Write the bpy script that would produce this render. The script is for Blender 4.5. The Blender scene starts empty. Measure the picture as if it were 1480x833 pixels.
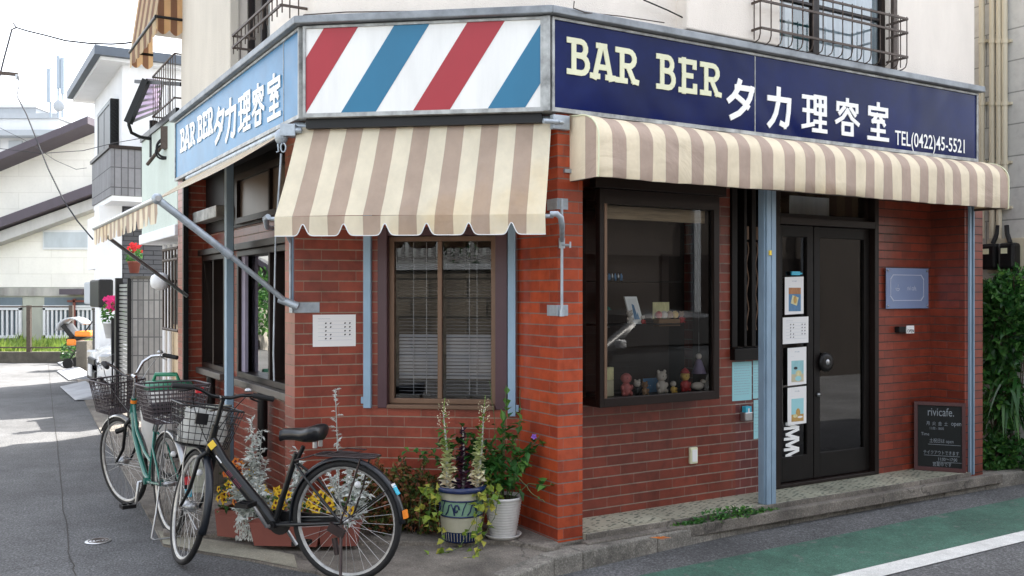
import bpy, math, random
from mathutils import Vector, Matrix
random.seed(11)
R=math.radians
scene=bpy.context.scene
COL=scene.collection
# ---------------- camera, world, sun, exposure ----------------
FOC=1360.0; CX=740.0; HY=425.0; H=1.6       # focal length and horizon in pixels of the 1480x833 photograph
cam_d=bpy.data.cameras.new('camera'); cam=bpy.data.objects.new('camera',cam_d); COL.objects.link(cam)
cam_d.sensor_width=36; cam_d.lens=36*FOC/1480; cam_d.shift_y=8.5/1480
cam_d.clip_end=2000; cam_d.clip_start=.05
cam.location=(0,0,H); cam.rotation_euler=(R(90),0,0); scene.camera=cam
world=bpy.data.worlds.new('World'); scene.world=world; world.use_nodes=True
wn=world.node_tree; wn.nodes.clear()
wo=wn.nodes.new('ShaderNodeOutputWorld'); wb=wn.nodes.new('ShaderNodeBackground'); ws=wn.nodes.new('ShaderNodeTexSky')
SUN_EL=R(54); SUN_AZ=R(28)     # sun stands behind the shop, a little to the right
ws.sky_type='NISHITA'; ws.sun_disc=False; ws.sun_elevation=SUN_EL; ws.sun_rotation=SUN_AZ
ws.air_density=1.0; ws.dust_density=2.5; ws.ozone_density=1.0
wb.inputs[1].default_value=.15
hs=wn.nodes.new('ShaderNodeHueSaturation'); hs.inputs['Saturation'].default_value=.33   # thin white cloud over the blue
wn.links.new(ws.outputs[0],hs.inputs['Color']); wn.links.new(hs.outputs[0],wb.inputs[0]); wn.links.new(wb.outputs[0],wo.inputs[0])
sd=bpy.data.lights.new('sun','SUN'); sun=bpy.data.objects.new('sun',sd); COL.objects.link(sun)
sd.energy=4.2; sd.angle=R(.6); sd.color=(1,.95,.87)
sdir=Vector((math.sin(SUN_AZ)*math.cos(SUN_EL),math.cos(SUN_AZ)*math.cos(SUN_EL),math.sin(SUN_EL)))
sun.rotation_euler=sdir.to_track_quat('Z','Y').to_euler(); sun.location=(8,12,20)
scene.view_settings.view_transform='Standard'; scene.view_settings.look='None'
scene.view_settings.exposure=2.15; scene.view_settings.gamma=1
scene.cycles.max_bounces=8; scene.cycles.transparent_max_bounces=24; scene.cycles.use_denoising=True
scene.cycles.sample_clamp_indirect=6
# ---------------- frames and measuring ----------------
class Fr:
    """a vertical plane: u along it to the right, w out of it towards the street, z up"""
    def __init__(s,o,deg):
        a=R(deg); s.o=Vector((o[0],o[1],0)); s.deg=deg
        s.U=Vector((math.cos(a),math.sin(a),0)); s.N=Vector((math.sin(a),-math.cos(a),0))
    def P(s,u,w,z): return s.o+s.U*u+s.N*w+Vector((0,0,z))
    def uw(s,p):
        d=Vector((p[0],p[1],0))-s.o; return d.dot(s.U),d.dot(s.N)
def hit(fr,w,px,py=400):
    d=Vector(((px-CX)/FOC,1,(HY-py)/FOC)); c=Vector((0,0,H))
    t=(w-(c-fr.o).dot(fr.N))/d.dot(fr.N); p=c+d*t
    return fr.uw(p)[0],p.z
def hu(fr,w,px): return hit(fr,w,px)[0]
def hz(fr,w,px,py): return hit(fr,w,px,py)[1]
def G(px,py,z=0.0):
    Y=(H-z)*FOC/(py-HY); return Vector(((px-CX)/FOC*Y,Y,z))
def D(px,py,Y): return Vector(((px-CX)/FOC*Y,Y,H+(HY-py)/FOC*Y))
WF=Fr((0,0),0)
# ---------------- mesh builder ----------------
ORG={}
class MB:
    def __init__(s): s.v=[];s.f=[];s.uv=[];s.mi=[];s.sm=[]
    def face(s,pts,uv=None,m=0,sm=False):
        b=len(s.v); s.v+=[Vector(p) for p in pts]; s.f.append(tuple(range(b,b+len(pts))))
        s.uv.append(uv if uv else [(0,0)]*len(pts)); s.mi.append(m); s.sm.append(sm)
    def shared(s,vs,fs,uvs=None,m=0,sm=False):
        b=len(s.v); s.v+=[Vector(p) for p in vs]
        for k,f in enumerate(fs):
            s.f.append(tuple(b+i for i in f)); s.uv.append(uvs[k] if uvs else [(0,0)]*len(f)); s.mi.append(m); s.sm.append(sm)
    def box(s,fr,u0,u1,w0,w1,z0,z1,m=0,skip=''):
        if u0>u1:u0,u1=u1,u0
        if w0>w1:w0,w1=w1,w0
        if z0>z1:z0,z1=z1,z0
        P=fr.P
        c=[P(u0,w0,z0),P(u1,w0,z0),P(u1,w1,z0),P(u0,w1,z0),P(u0,w0,z1),P(u1,w0,z1),P(u1,w1,z1),P(u0,w1,z1)]
        Q={'b':((0,1,5,4),[(u0,z0),(u1,z0),(u1,z1),(u0,z1)]),'f':((2,3,7,6)[::1],[(u1,z0),(u0,z0),(u0,z1),(u1,z1)]),
           'l':((3,0,4,7),[(w1,z0),(w0,z0),(w0,z1),(w1,z1)]),'r':((1,2,6,5),[(w0,z0),(w1,z0),(w1,z1),(w0,z1)]),
           't':((4,5,6,7),[(u0,w0),(u1,w0),(u1,w1),(u0,w1)]),'d':((3,2,1,0),[(u0,w1),(u1,w1),(u1,w0),(u0,w0)])}
        b=len(s.v); s.v+=c
        for k,(ix,uv) in Q.items():
            if k in skip: continue
            s.f.append(tuple(b+i for i in ix[::-1])); s.uv.append(uv[::-1]); s.mi.append(m); s.sm.append(False)
    def mbox(s,M,sx,sy,sz,m=0):
        a,b,c=sx/2,sy/2,sz/2
        vs=[M@Vector(p) for p in ((-a,-b,-c),(a,-b,-c),(a,b,-c),(-a,b,-c),(-a,-b,c),(a,-b,c),(a,b,c),(-a,b,c))]
        s.shared(vs,[(0,3,2,1),(4,5,6,7),(0,1,5,4),(1,2,6,5),(2,3,7,6),(3,0,4,7)],
          [[(0,0),(sx,0),(sx,sy),(0,sy)]]*2+[[(0,0),(sx,0),(sx,sz),(0,sz)],[(0,0),(sy,0),(sy,sz),(0,sz)]]*2,m)
    def bar(s,p,q,wd,th,up=(0,0,1),m=0):
        p=Vector(p);q=Vector(q);d=q-p;L=d.length
        if L<1e-6:return
        x=d/L; upv=Vector(up); y=upv.cross(x)
        if y.length<1e-4: y=Vector((0,1,0)).cross(x)
        y.normalize(); z=x.cross(y)
        M=Matrix((x,y,z)).transposed().to_4x4(); M.translation=(p+q)/2
        s.mbox(M,L,wd,th,m)
    def tube(s,pts,r,n=8,closed=False,m=0,caps=True,uvs=1.0):
        pts=[Vector(p) for p in pts]; k=len(pts)
        rr=r if isinstance(r,(list,tuple)) else [r]*k
        T=[]
        for i in range(k):
            a=pts[(i-1)%k] if (closed or i>0) else pts[i]; b=pts[(i+1)%k] if (closed or i<k-1) else pts[i]
            t=b-a
            T.append(t.normalized() if t.length>1e-9 else Vector((0,0,1)))
        x=T[0].cross(Vector((0,0,1)))
        if x.length<.05: x=T[0].cross(Vector((0,1,0)))
        x.normalize(); vs=[]
        for i in range(k):
            x=(x-T[i]*x.dot(T[i])); x.normalize(); y=T[i].cross(x)
            for j in range(n):
                a=2*math.pi*j/n; vs.append(pts[i]+(x*math.cos(a)+y*math.sin(a))*rr[i])
        fs=[];K=k if closed else k-1
        for i in range(K):
            i2=(i+1)%k
            for j in range(n):
                j2=(j+1)%n; fs.append((i*n+j,i*n+j2,i2*n+j2,i2*n+j))
        s.shared(vs,fs,None,m,True)
        if caps and not closed:
            s.face(vs[:n][::-1],None,m); s.face(vs[-n:],None,m)
    def lathe(s,prof,c,n=20,m=0,M=None,sm=True,uvs=None):
        vs=[];fs=[];uv=[]
        for (r,z) in prof:
            for j in range(n):
                a=2*math.pi*j/n; p=Vector((r*math.cos(a),r*math.sin(a),z))
                vs.append((M@p if M else p)+Vector(c))
        z=0
        for i in range(len(prof)-1):
            for j in range(n):
                j2=(j+1)%n; fs.append((i*n+j,i*n+j2,(i+1)*n+j2,(i+1)*n+j))
                uv.append([(j/n,prof[i][1]),((j+1)/n,prof[i][1]),((j+1)/n,prof[i+1][1]),(j/n,prof[i+1][1])])
        s.shared(vs,fs,uv,m,sm)
    def ball(s,c,r,n=10,k=6,m=0,M=None):
        rx,ry,rz=r if isinstance(r,(tuple,list)) else (r,r,r)
        vs=[];fs=[]
        for i in range(k+1):
            t=math.pi*i/k
            for j in range(n):
                a=2*math.pi*j/n; p=Vector((rx*math.sin(t)*math.cos(a),ry*math.sin(t)*math.sin(a),-rz*math.cos(t)))
                vs.append((M@p if M else p)+Vector(c))
        for i in range(k):
            for j in range(n): fs.append((i*n+j,i*n+(j+1)%n,(i+1)*n+(j+1)%n,(i+1)*n+j))
        s.shared(vs,fs,None,m,True)
    def vwall(s,pts,z0,z1,m=0,close=False):
        pts=[Vector((p[0],p[1],0)) for p in pts]
        if close: pts=pts+[pts[0]]
        d=0
        for a,b in zip(pts,pts[1:]):
            L=(b-a).length
            s.face([(a.x,a.y,z0),(b.x,b.y,z0),(b.x,b.y,z1),(a.x,a.y,z1)],[(d,z0),(d+L,z0),(d+L,z1),(d,z1)],m); d+=L
    def prism(s,pts,z0,z1,m=0):
        s.vwall(pts,z0,z1,m,True)
        s.face([(p[0],p[1],z1) for p in pts],[(p[0],p[1]) for p in pts],m); s.face([(p[0],p[1],z0) for p in pts][::-1],[(p[0],p[1]) for p in pts][::-1],m)
    def plate(s,fr,pts,w0,w1,m=0):
        """flat outline in (u,z), given thickness from w0 to w1"""
        n=len(pts)
        s.face([fr.P(u,w1,z) for u,z in pts],[(u,z) for u,z in pts],m); s.face([fr.P(u,w0,z) for u,z in pts][::-1],None,m)
        for i in range(n):
            a=pts[i];b=pts[(i+1)%n]; s.face([fr.P(a[0],w0,a[1]),fr.P(b[0],w0,b[1]),fr.P(b[0],w1,b[1]),fr.P(a[0],w1,a[1])],None,m)
    def wall(s,fr,us,ws,zs,holes,m=0,mj=None):
        """wall slab with rectangular openings; holes=(u0,u1,z0,z1)"""
        w0,w1=ws
        U=sorted(set([us[0],us[1]]+[x for h in holes for x in h[:2] if us[0]<x<us[1]]))
        Z=sorted(set([zs[0],zs[1]]+[x for h in holes for x in h[2:] if zs[0]<x<zs[1]]))
        for a,b in zip(U,U[1:]):
            for c,d in zip(Z,Z[1:]):
                if any(h[0]<(a+b)/2<h[1] and h[2]<(c+d)/2<h[3] for h in holes): continue
                s.face([fr.P(a,w1,c),fr.P(b,w1,c),fr.P(b,w1,d),fr.P(a,w1,d)],[(a,c),(b,c),(b,d),(a,d)],m)
                s.face([fr.P(b,w0,c),fr.P(a,w0,c),fr.P(a,w0,d),fr.P(b,w0,d)],[(b,c),(a,c),(a,d),(b,d)],m)
        mj=m if mj is None else mj
        def jamb(p,q,c,d,vert):
            pass
        for h in holes+[(us[0],us[1],zs[0],zs[1])]:
            a,b,c,d=h
            a=max(a,us[0]);b=min(b,us[1]);c=max(c,zs[0]);d=min(d,zs[1])
            mm=mj
            s.face([fr.P(a,w0,c),fr.P(a,w1,c),fr.P(a,w1,d),fr.P(a,w0,d)],[(w0,c),(w1,c),(w1,d),(w0,d)],mm)
            s.face([fr.P(b,w1,c),fr.P(b,w0,c),fr.P(b,w0,d),fr.P(b,w1,d)],[(w1,c),(w0,c),(w0,d),(w1,d)],mm)
            s.face([fr.P(a,w0,d),fr.P(a,w1,d),fr.P(b,w1,d),fr.P(b,w0,d)],[(a,w0),(a,w1),(b,w1),(b,w0)],mm)
            s.face([fr.P(a,w1,c),fr.P(a,w0,c),fr.P(b,w0,c),fr.P(b,w1,c)],[(a,w1),(a,w0),(b,w0),(b,w1)],mm)
    def build(s,name,mats,parent=None,label=None,bevel=0,origin=None,sm=None):
        if not isinstance(mats,(list,tuple)): mats=[mats]
        root=parent; o0=Vector((0,0,0))
        if parent is not None: o0=ORG[parent.name]
        elif origin is not None: o0=Vector(origin)
        elif s.v:
            xs=[p.x for p in s.v];ys=[p.y for p in s.v];zs=[p.z for p in s.v]
            o0=Vector(((min(xs)+max(xs))/2,(min(ys)+max(ys))/2,min(zs)))
        me=bpy.data.meshes.new(name)
        me.from_pydata([p-o0 for p in s.v],[],s.f)
        uvl=me.uv_layers.new(name='UVMap'); k=0
        fl=[c for uv in s.uv for p in uv for c in (p[0],p[1])]
        uvl.data.foreach_set('uv',fl)
        me.polygons.foreach_set('material_index',s.mi)
        me.polygons.foreach_set('use_smooth',[bool(x) if sm is None else sm for x in s.sm])
        for m_ in mats: me.materials.append(m_)
        me.update()
        o=bpy.data.objects.new(name,me); COL.objects.link(o); ORG[o.name]=o0
        if parent is not None: o.parent=parent
        else: o.location=o0
        if label: o['label']=label
        if bevel:
            w_=o.modifiers.new('weld','WELD'); w_.merge_threshold=.0002
            b_=o.modifiers.new('bevel','BEVEL'); b_.width=bevel; b_.segments=2; b_.limit_method='ANGLE'; b_.angle_limit=R(40)
        return o
def tag(o,label,cat,group=None,kind=None):
    if label:o['label']=label
    if cat:o['category']=cat
    if group:o['group']=group
    if kind:o['kind']=kind
    return o
def T(name,label,cat,loc=(0,0,0),group=None):
    o=bpy.data.objects.new(name,None); COL.objects.link(o); o.empty_display_size=.1
    o.location=loc; ORG[o.name]=Vector(loc); return tag(o,label,cat,group)
def copy_tree(o,parent=None):
    c=o.copy(); COL.objects.link(c); ORG[c.name]=ORG[o.name].copy()
    c.parent=parent
    for ch in list(o.children): copy_tree(ch,c)
    return c
def rnd(a,b): return random.uniform(a,b)
# ---------------- materials ----------------
def NT(name):
    m=bpy.data.materials.new(name); m.use_nodes=True; nt=m.node_tree
    return m,nt,nt.nodes['Principled BSDF']
def N(nt,t,**k):
    n=nt.nodes.new(t)
    for a,b in k.items():
        if a.startswith('i_'): n.inputs[a[2:].replace('_',' ')].default_value=b
        else: setattr(n,a,b)
    return n
def ramp(nt,stops,src=None):
    r=nt.nodes.new('ShaderNodeValToRGB'); e=r.color_ramp.elements
    while len(e)<len(stops): e.new(.5)
    for i,(p,c) in enumerate(stops): e[i].position=p; e[i].color=(*c,1) if len(c)==3 else c
    if src: nt.links.new(src,r.inputs[0])
    return r
def mixc(nt,a,b,f,mode='MIX'):
    n=nt.nodes.new('ShaderNodeMix'); n.data_type='RGBA'; n.blend_type=mode
    for s_,v in ((6,a),(7,b),(0,f)):
        if isinstance(v,(int,float)): n.inputs[s_].default_value=v
        elif isinstance(v,tuple): n.inputs[s_].default_value=(*v,1) if len(v)==3 else v
        else: nt.links.new(v,n.inputs[s_])
    return n.outputs[2]
def grime(nt,col,coord,amt=.3,scale=2.2,stretch=(1,1,.35)):
    mp=N(nt,'ShaderNodeMapping'); mp.inputs['Scale'].default_value=stretch; nt.links.new(coord,mp.inputs[0])
    n=N(nt,'ShaderNodeTexNoise'); n.inputs['Scale'].default_value=scale; n.inputs['Detail'].default_value=8; n.inputs['Roughness'].default_value=.65
    nt.links.new(mp.outputs[0],n.inputs[0])
    r=ramp(nt,[(.32,(1-amt,1-amt,1-amt)),(.62,(1,1,1))],n.outputs[0])
    return mixc(nt,col,r.outputs[0],1.0,'MULTIPLY')
def bump(nt,h,st,dist=.01,prev=None):
    b=N(nt,'ShaderNodeBump'); b.inputs['Strength'].default_value=st; b.inputs['Distance'].default_value=dist
    nt.links.new(h,b.inputs['Height'])
    if prev: nt.links.new(prev,b.inputs['Normal'])
    return b.outputs[0]
def pm(name,c,rough=.6,metal=0,amt=.2,scale=3,bs=0,bscale=60,spec=None,coat=0,stretch=(1,1,.35)):
    m,nt,p=NT(name); tc=N(nt,'ShaderNodeTexCoord')
    col=c
    if amt:
        col=grime(nt,tuple(c),tc.outputs['Object'],amt,scale,stretch); nt.links.new(col,p.inputs['Base Color'])
    else: p.inputs['Base Color'].default_value=(*c,1)
    p.inputs['Roughness'].default_value=rough; p.inputs['Metallic'].default_value=metal
    if spec is not None: p.inputs['Specular IOR Level'].default_value=spec
    if coat: p.inputs['Coat Weight'].default_value=coat; p.inputs['Coat Roughness'].default_value=.06
    if bs:
        n=N(nt,'ShaderNodeTexNoise'); n.inputs['Scale'].default_value=bscale; n.inputs['Detail'].default_value=5
        nt.links.new(tc.outputs['Object'],n.inputs[0]); nt.links.new(bump(nt,n.outputs[0],bs),p.inputs['Normal'])
    return m
def brick_mat(name,c1,c2,mortar,bw=.237,rh=.0717,ms=.0042,rough=.35,off=.5,bst=.5,zoff=0.0,amt=.35,vj=2.6,nz=1.0):
    m,nt,p=NT(name); uv=N(nt,'ShaderNodeUVMap'); tc=N(nt,'ShaderNodeTexCoord')
    mp=N(nt,'ShaderNodeMapping'); mp.inputs['Location'].default_value=(10.03*vj,10+zoff,0); mp.inputs['Scale'].default_value=(vj,1,1); nt.links.new(uv.outputs[0],mp.inputs[0])
    b=N(nt,'ShaderNodeTexBrick'); b.offset=off; b.offset_frequency=2
    b.inputs['Scale'].default_value=1; b.inputs['Brick Width'].default_value=bw*vj; b.inputs['Row Height'].default_value=rh
    b.inputs['Mortar Size'].default_value=ms; b.inputs['Mortar Smooth'].default_value=.15; b.inputs['Bias'].default_value=0
    b.inputs['Color1'].default_value=(*c1,1); b.inputs['Color2'].default_value=(*c2,1); b.inputs['Mortar'].default_value=(*mortar,1)
    nt.links.new(mp.outputs[0],b.inputs[0])
    n=N(nt,'ShaderNodeTexNoise'); n.inputs['Scale'].default_value=14; n.inputs['Detail'].default_value=7; n.inputs['Roughness'].default_value=.6; nt.links.new(tc.outputs['Object'],n.inputs[0])
    r=ramp(nt,[(.28,(1-.26*nz,1-.28*nz,1-.28*nz)),(.5,(1,1,1)),(.75,(1+.15*nz,1+.15*nz,1+.13*nz))],n.outputs[0])
    col=mixc(nt,b.outputs[0],r.outputs[0],1.0,'MULTIPLY')
    col=grime(nt,col,tc.outputs['Object'],amt,1.6,(1,1,.5))
    nt.links.new(col,p.inputs['Base Color'])
    rr=N(nt,'ShaderNodeMapRange'); rr.inputs['To Min'].default_value=rough; rr.inputs['To Max'].default_value=.9
    nt.links.new(b.outputs['Fac'],rr.inputs[0]); nt.links.new(rr.outputs[0],p.inputs['Roughness'])
    iv=N(nt,'ShaderNodeMath',operation='SUBTRACT'); iv.inputs[0].default_value=1; nt.links.new(b.outputs['Fac'],iv.inputs[1])
    n1=bump(nt,iv.outputs[0],bst,.006); nt.links.new(bump(nt,n.outputs[0],.15*nz,.003,n1),p.inputs['Normal'])
    return m
def glass_mat(name,tint=(.9,.93,.93),refl=1.15,rough=.0,base=.0):
    m=bpy.data.materials.new(name); m.use_nodes=True; nt=m.node_tree; nt.nodes.clear()
    o=N(nt,'ShaderNodeOutputMaterial'); t=N(nt,'ShaderNodeBsdfTransparent'); g=N(nt,'ShaderNodeBsdfGlossy')
    t.inputs[0].default_value=(*tint,1); g.inputs[0].default_value=(1,1,1,1); g.inputs['Roughness'].default_value=rough
    lw=N(nt,'ShaderNodeFresnel'); lw.inputs[0].default_value=1.5
    mu=N(nt,'ShaderNodeMath',operation='MULTIPLY_ADD'); mu.use_clamp=True; mu.inputs[1].default_value=refl; mu.inputs[2].default_value=base; nt.links.new(lw.outputs[0],mu.inputs[0])
    mx=N(nt,'ShaderNodeMixShader'); nt.links.new(mu.outputs[0],mx.inputs[0]); nt.links.new(t.outputs[0],mx.inputs[1]); nt.links.new(g.outputs[0],mx.inputs[2])
    nt.links.new(mx.outputs[0],o.inputs[0]); return m
def stripe_cloth(name,cream,brown,pitch,phase=0,trans=.3,amt=.18,duty=.5):
    m,nt,p=NT(name); uv=N(nt,'ShaderNodeUVMap'); sp=N(nt,'ShaderNodeSeparateXYZ'); nt.links.new(uv.outputs[0],sp.inputs[0])
    a=N(nt,'ShaderNodeMath',operation='MULTIPLY_ADD'); a.inputs[1].default_value=1/pitch; a.inputs[2].default_value=100+phase; nt.links.new(sp.outputs[0],a.inputs[0])
    f=N(nt,'ShaderNodeMath',operation='FRACT'); nt.links.new(a.outputs[0],f.inputs[0])
    g=N(nt,'ShaderNodeMath',operation='GREATER_THAN'); g.inputs[1].default_value=duty; nt.links.new(f.outputs[0],g.inputs[0])
    col=mixc(nt,cream,brown,g.outputs[0])
    tc=N(nt,'ShaderNodeTexCoord'); col=grime(nt,col,tc.outputs['Object'],amt,4,(1,1,.6))
    n2=N(nt,'ShaderNodeTexNoise'); n2.inputs['Scale'].default_value=1.3; n2.inputs['Detail'].default_value=6; nt.links.new(tc.outputs['Object'],n2.inputs[0])
    r2=ramp(nt,[(.55,(1,1,1)),(.75,(.93,.82,.62))],n2.outputs[0]); col=mixc(nt,col,r2.outputs[0],1.0,'MULTIPLY')
    nt.links.new(col,p.inputs['Base Color']); p.inputs['Roughness'].default_value=.75; p.inputs['Specular IOR Level'].default_value=.25
    n=N(nt,'ShaderNodeTexNoise'); n.inputs['Scale'].default_value=5; n.inputs['Detail'].default_value=3; nt.links.new(tc.outputs['Object'],n.inputs[0])
    n4=N(nt,'ShaderNodeTexNoise'); n4.inputs['Scale'].default_value=2.2; n4.inputs['Detail'].default_value=4; n4.inputs['Distortion'].default_value=1.2; nt.links.new(tc.outputs['Object'],n4.inputs[0])
    nt.links.new(bump(nt,n4.outputs[0],.3,.08,bump(nt,n.outputs[0],.3,.03)),p.inputs['Normal'])
    if trans:
        tr=N(nt,'ShaderNodeBsdfTranslucent'); c2=mixc(nt,col,(1.0,.62,.3),.55,'MULTIPLY'); nt.links.new(c2,tr.inputs[0])
        mx=N(nt,'ShaderNodeMixShader'); mx.inputs[0].default_value=trans
        o=nt.nodes['Material Output']; nt.links.new(p.outputs[0],mx.inputs[1]); nt.links.new(tr.outputs[0],mx.inputs[2]); nt.links.new(mx.outputs[0],o.inputs[0])
    return m
def leaf_mat(name,stops,rough=.5,trans=.25):
    m,nt,p=NT(name); uv=N(nt,'ShaderNodeUVMap'); sp=N(nt,'ShaderNodeSeparateXYZ'); nt.links.new(uv.outputs[0],sp.inputs[0])
    r=ramp(nt,stops,sp.outputs[0]); nt.links.new(r.outputs[0],p.inputs['Base Color']); p.inputs['Roughness'].default_value=rough
    p.inputs['Specular IOR Level'].default_value=.35
    tr=N(nt,'ShaderNodeBsdfTranslucent'); nt.links.new(r.outputs[0],tr.inputs[0]); mx=N(nt,'ShaderNodeMixShader'); mx.inputs[0].default_value=trans
    o=nt.nodes['Material Output']; nt.links.new(p.outputs[0],mx.inputs[1]); nt.links.new(tr.outputs[0],mx.inputs[2]); nt.links.new(mx.outputs[0],o.inputs[0])
    return m
def ground_mat(name,c,spk=.5,sscale=260,amt=.35,lscale=.7,rough=.85,bs=.5,crack=0,wear=None):
    m,nt,p=NT(name); tc=N(nt,'ShaderNodeTexCoord')
    n=N(nt,'ShaderNodeTexNoise'); n.inputs['Scale'].default_value=sscale; n.inputs['Detail'].default_value=4; n.inputs['Roughness'].default_value=.7; nt.links.new(tc.outputs['Object'],n.inputs[0])
    r=ramp(nt,[(.35,(1-spk,)*3),(.55,(1,)*3),(.72,(1+spk*2,)*3)],n.outputs[0])
    col=mixc(nt,tuple(c),r.outputs[0],1.0,'MULTIPLY')
    col=grime(nt,col,tc.outputs['Object'],amt,lscale,(1,1,1)); col=grime(nt,col,tc.outputs['Object'],amt*.6,lscale*6,(1,1,1))
    if wear:
        nw=N(nt,'ShaderNodeTexNoise'); nw.inputs['Scale'].default_value=9; nw.inputs['Detail'].default_value=10; nw.inputs['Roughness'].default_value=.75; nt.links.new(tc.outputs['Object'],nw.inputs[0])
        rw_=ramp(nt,[(wear[1]-.02,(0,0,0)),(wear[1]+.03,(.8,.8,.8))],nw.outputs[0]); col=mixc(nt,col,wear[0],rw_.outputs[0])
    if crack:
        v=N(nt,'ShaderNodeTexVoronoi'); v.feature='DISTANCE_TO_EDGE'; v.inputs['Scale'].default_value=crack
        n3=N(nt,'ShaderNodeTexNoise'); n3.inputs['Scale'].default_value=3; n3.inputs['Detail'].default_value=6; nt.links.new(tc.outputs['Object'],n3.inputs[0])
        va=N(nt,'ShaderNodeVectorMath',operation='MULTIPLY_ADD'); va.inputs[1].default_value=(.5,.5,.5); nt.links.new(n3.outputs['Color'],va.inputs[0]); nt.links.new(tc.outputs['Object'],va.inputs[2])
        nt.links.new(va.outputs[0],v.inputs[0])
        rc=ramp(nt,[(.0,(.45,.45,.45)),(.012,(1,1,1))],v.outputs['Distance']); col=mixc(nt,col,rc.outputs[0],1.0,'MULTIPLY')
    nt.links.new(col,p.inputs['Base Color']); p.inputs['Roughness'].default_value=rough
    nt.links.new(bump(nt,n.outputs[0],bs,.01),p.inputs['Normal'])
    return m
def grid_mat(name,c,joint,bw,rh,ms=.006,off=0,rough=.6,var=.12,amt=.25,metal=0,nz=.5):
    c2=tuple(x*(1-var) for x in c)
    return brick_mat(name,c,c2,joint,bw,rh,ms,rough,off,.4,0,amt,1.0,nz)
M={}
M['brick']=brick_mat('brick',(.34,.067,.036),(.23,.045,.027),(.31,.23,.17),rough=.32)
M['brick_pillar']=brick_mat('brick_pillar',(.50,.085,.030),(.31,.048,.021),(.20,.14,.12),rough=.25,vj=4.5)  # same brick, its stronger sky light put into a brighter colour
M['brick_shaded']=brick_mat('brick_shaded',(.235,.046,.026),(.15,.032,.02),(.24,.19,.15),rough=.35)  # same brick, the shade under the awnings put into a darker colour
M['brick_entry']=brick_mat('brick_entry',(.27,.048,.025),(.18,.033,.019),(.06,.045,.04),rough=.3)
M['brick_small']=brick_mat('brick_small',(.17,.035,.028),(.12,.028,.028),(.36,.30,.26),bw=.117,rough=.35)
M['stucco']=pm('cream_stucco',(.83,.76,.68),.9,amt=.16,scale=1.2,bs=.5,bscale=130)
M['stucco_grey']=pm('grey_cream_stucco',(.62,.57,.49),.9,amt=.2,scale=1.2,bs=.5,bscale=130)  # greyer and darker cream than the main stucco
M['cap']=pm('zinc_cap',(.27,.29,.31),.5,.4,amt=.45,scale=6,stretch=(1,1,1))
M['white_frame']=pm('weathered_frame',(.45,.46,.45),.5,.3,amt=.6,scale=9,stretch=(1,1,1))
M['soffit']=pm('soffit',(.045,.042,.04),.8)
M['bronze']=pm('bronze_aluminium',(.014,.008,.0065),.42,0,amt=.25,spec=.25)
M['bronze_light']=pm('bronze_light',(.19,.115,.075),.4,.35,amt=.25)
M['dark_wood']=pm('dark_wood',(.008,.006,.0055),.5,amt=.4,scale=8,spec=.22)
M['plum']=pm('plum_board',(.075,.032,.042),.4,amt=.35)
M['blue_paint']=pm('pale_blue_paint',(.27,.40,.52),.5,amt=.22,scale=5)
M['blue_paint2']=pm('grey_blue_paint',(.24,.34,.44),.5,amt=.3,scale=5)
M['galv']=pm('galvanised',(.42,.47,.52),.45,.5,amt=.35,scale=12,stretch=(1,1,1))
M['rusty']=pm('rusty_dark_steel',(.10,.075,.062),.6,.4,amt=.45,scale=25,stretch=(1,1,1))
M['black']=pm('black_paint',(.008,.008,.009),.4,amt=.2,spec=.3)
M['black_rubber']=pm('black_rubber',(.009,.009,.010),.75,amt=.3)
M['pipe_black']=pm('black_pipe',(.008,.007,.007),.45,spec=.3)
M['sign_navy']=pm('navy_sign',(.003,.011,.092),.14,amt=.5,scale=1.1,spec=.12,stretch=(1,1,1))
M['sign_sky_sheen']=pm('navy_sign_sky_sheen',(.012,.16,.34),.3,amt=.3,scale=2,spec=.2,stretch=(1,1,1))  # faded navy; the sky reflected in it is put into the base colour
M['sign_white']=pm('white_sign',(.80,.80,.78),.35,amt=.14,scale=5,stretch=(1,1,.15))
M['sign_red']=pm('red_stripe',(.36,.016,.028),.45,amt=.1)
M['sign_sky']=pm('blue_stripe',(.010,.15,.28),.45,amt=.1)
def warp(m,st,sc,dist):
    nt=m.node_tree; p=nt.nodes['Principled BSDF']; tc=N(nt,'ShaderNodeTexCoord'); n=N(nt,'ShaderNodeTexNoise'); n.inputs['Scale'].default_value=sc; n.inputs['Detail'].default_value=1; n.inputs['Distortion'].default_value=1.5
    nt.links.new(tc.outputs['Object'],n.inputs[0]); nt.links.new(bump(nt,n.outputs[0],st,dist),p.inputs['Normal'])
warp(M['sign_navy'],.16,1.1,.1); warp(M['sign_sky_sheen'],.1,1.2,.08)
M['letter_cream']=pm('cream_letter',(.72,.72,.50),.5,amt=.1)
M['letter_white']=pm('white_letter',(.88,.88,.86),.5,amt=.05)
M['cloth_front']=stripe_cloth('awning_cloth',(.90,.82,.63),(.54,.42,.33),.222,.0,.28)
M['cloth_round']=stripe_cloth('awning_cloth_round',(.84,.73,.54),(.49,.375,.305),.213,.0,.12)
M['glass']=glass_mat('window_glass')
M['glass_door']=glass_mat('door_glass',(.5,.45,.43),1.0,0,.02)
M['glass_bright']=glass_mat('bright_glass',(.8,.85,.85),1.5,0,.06)
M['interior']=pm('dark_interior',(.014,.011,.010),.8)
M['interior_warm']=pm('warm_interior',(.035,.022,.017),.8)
M['blind']=pm('blind_slat',(.34,.33,.36),.5,amt=.1)
M['curtain']=pm('curtain',(.62,.68,.74),.9,amt=.15,scale=5,stretch=(4,4,.2))
M['curtain_teal']=pm('teal_curtain',(.10,.24,.26),.9,amt=.3,scale=5,stretch=(4,4,.2))
M['paper']=pm('paper',(.80,.79,.78),.8,amt=.03)
M['paper_cyan']=pm('cyan_paper',(.33,.62,.66),.8,amt=.04)
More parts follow.
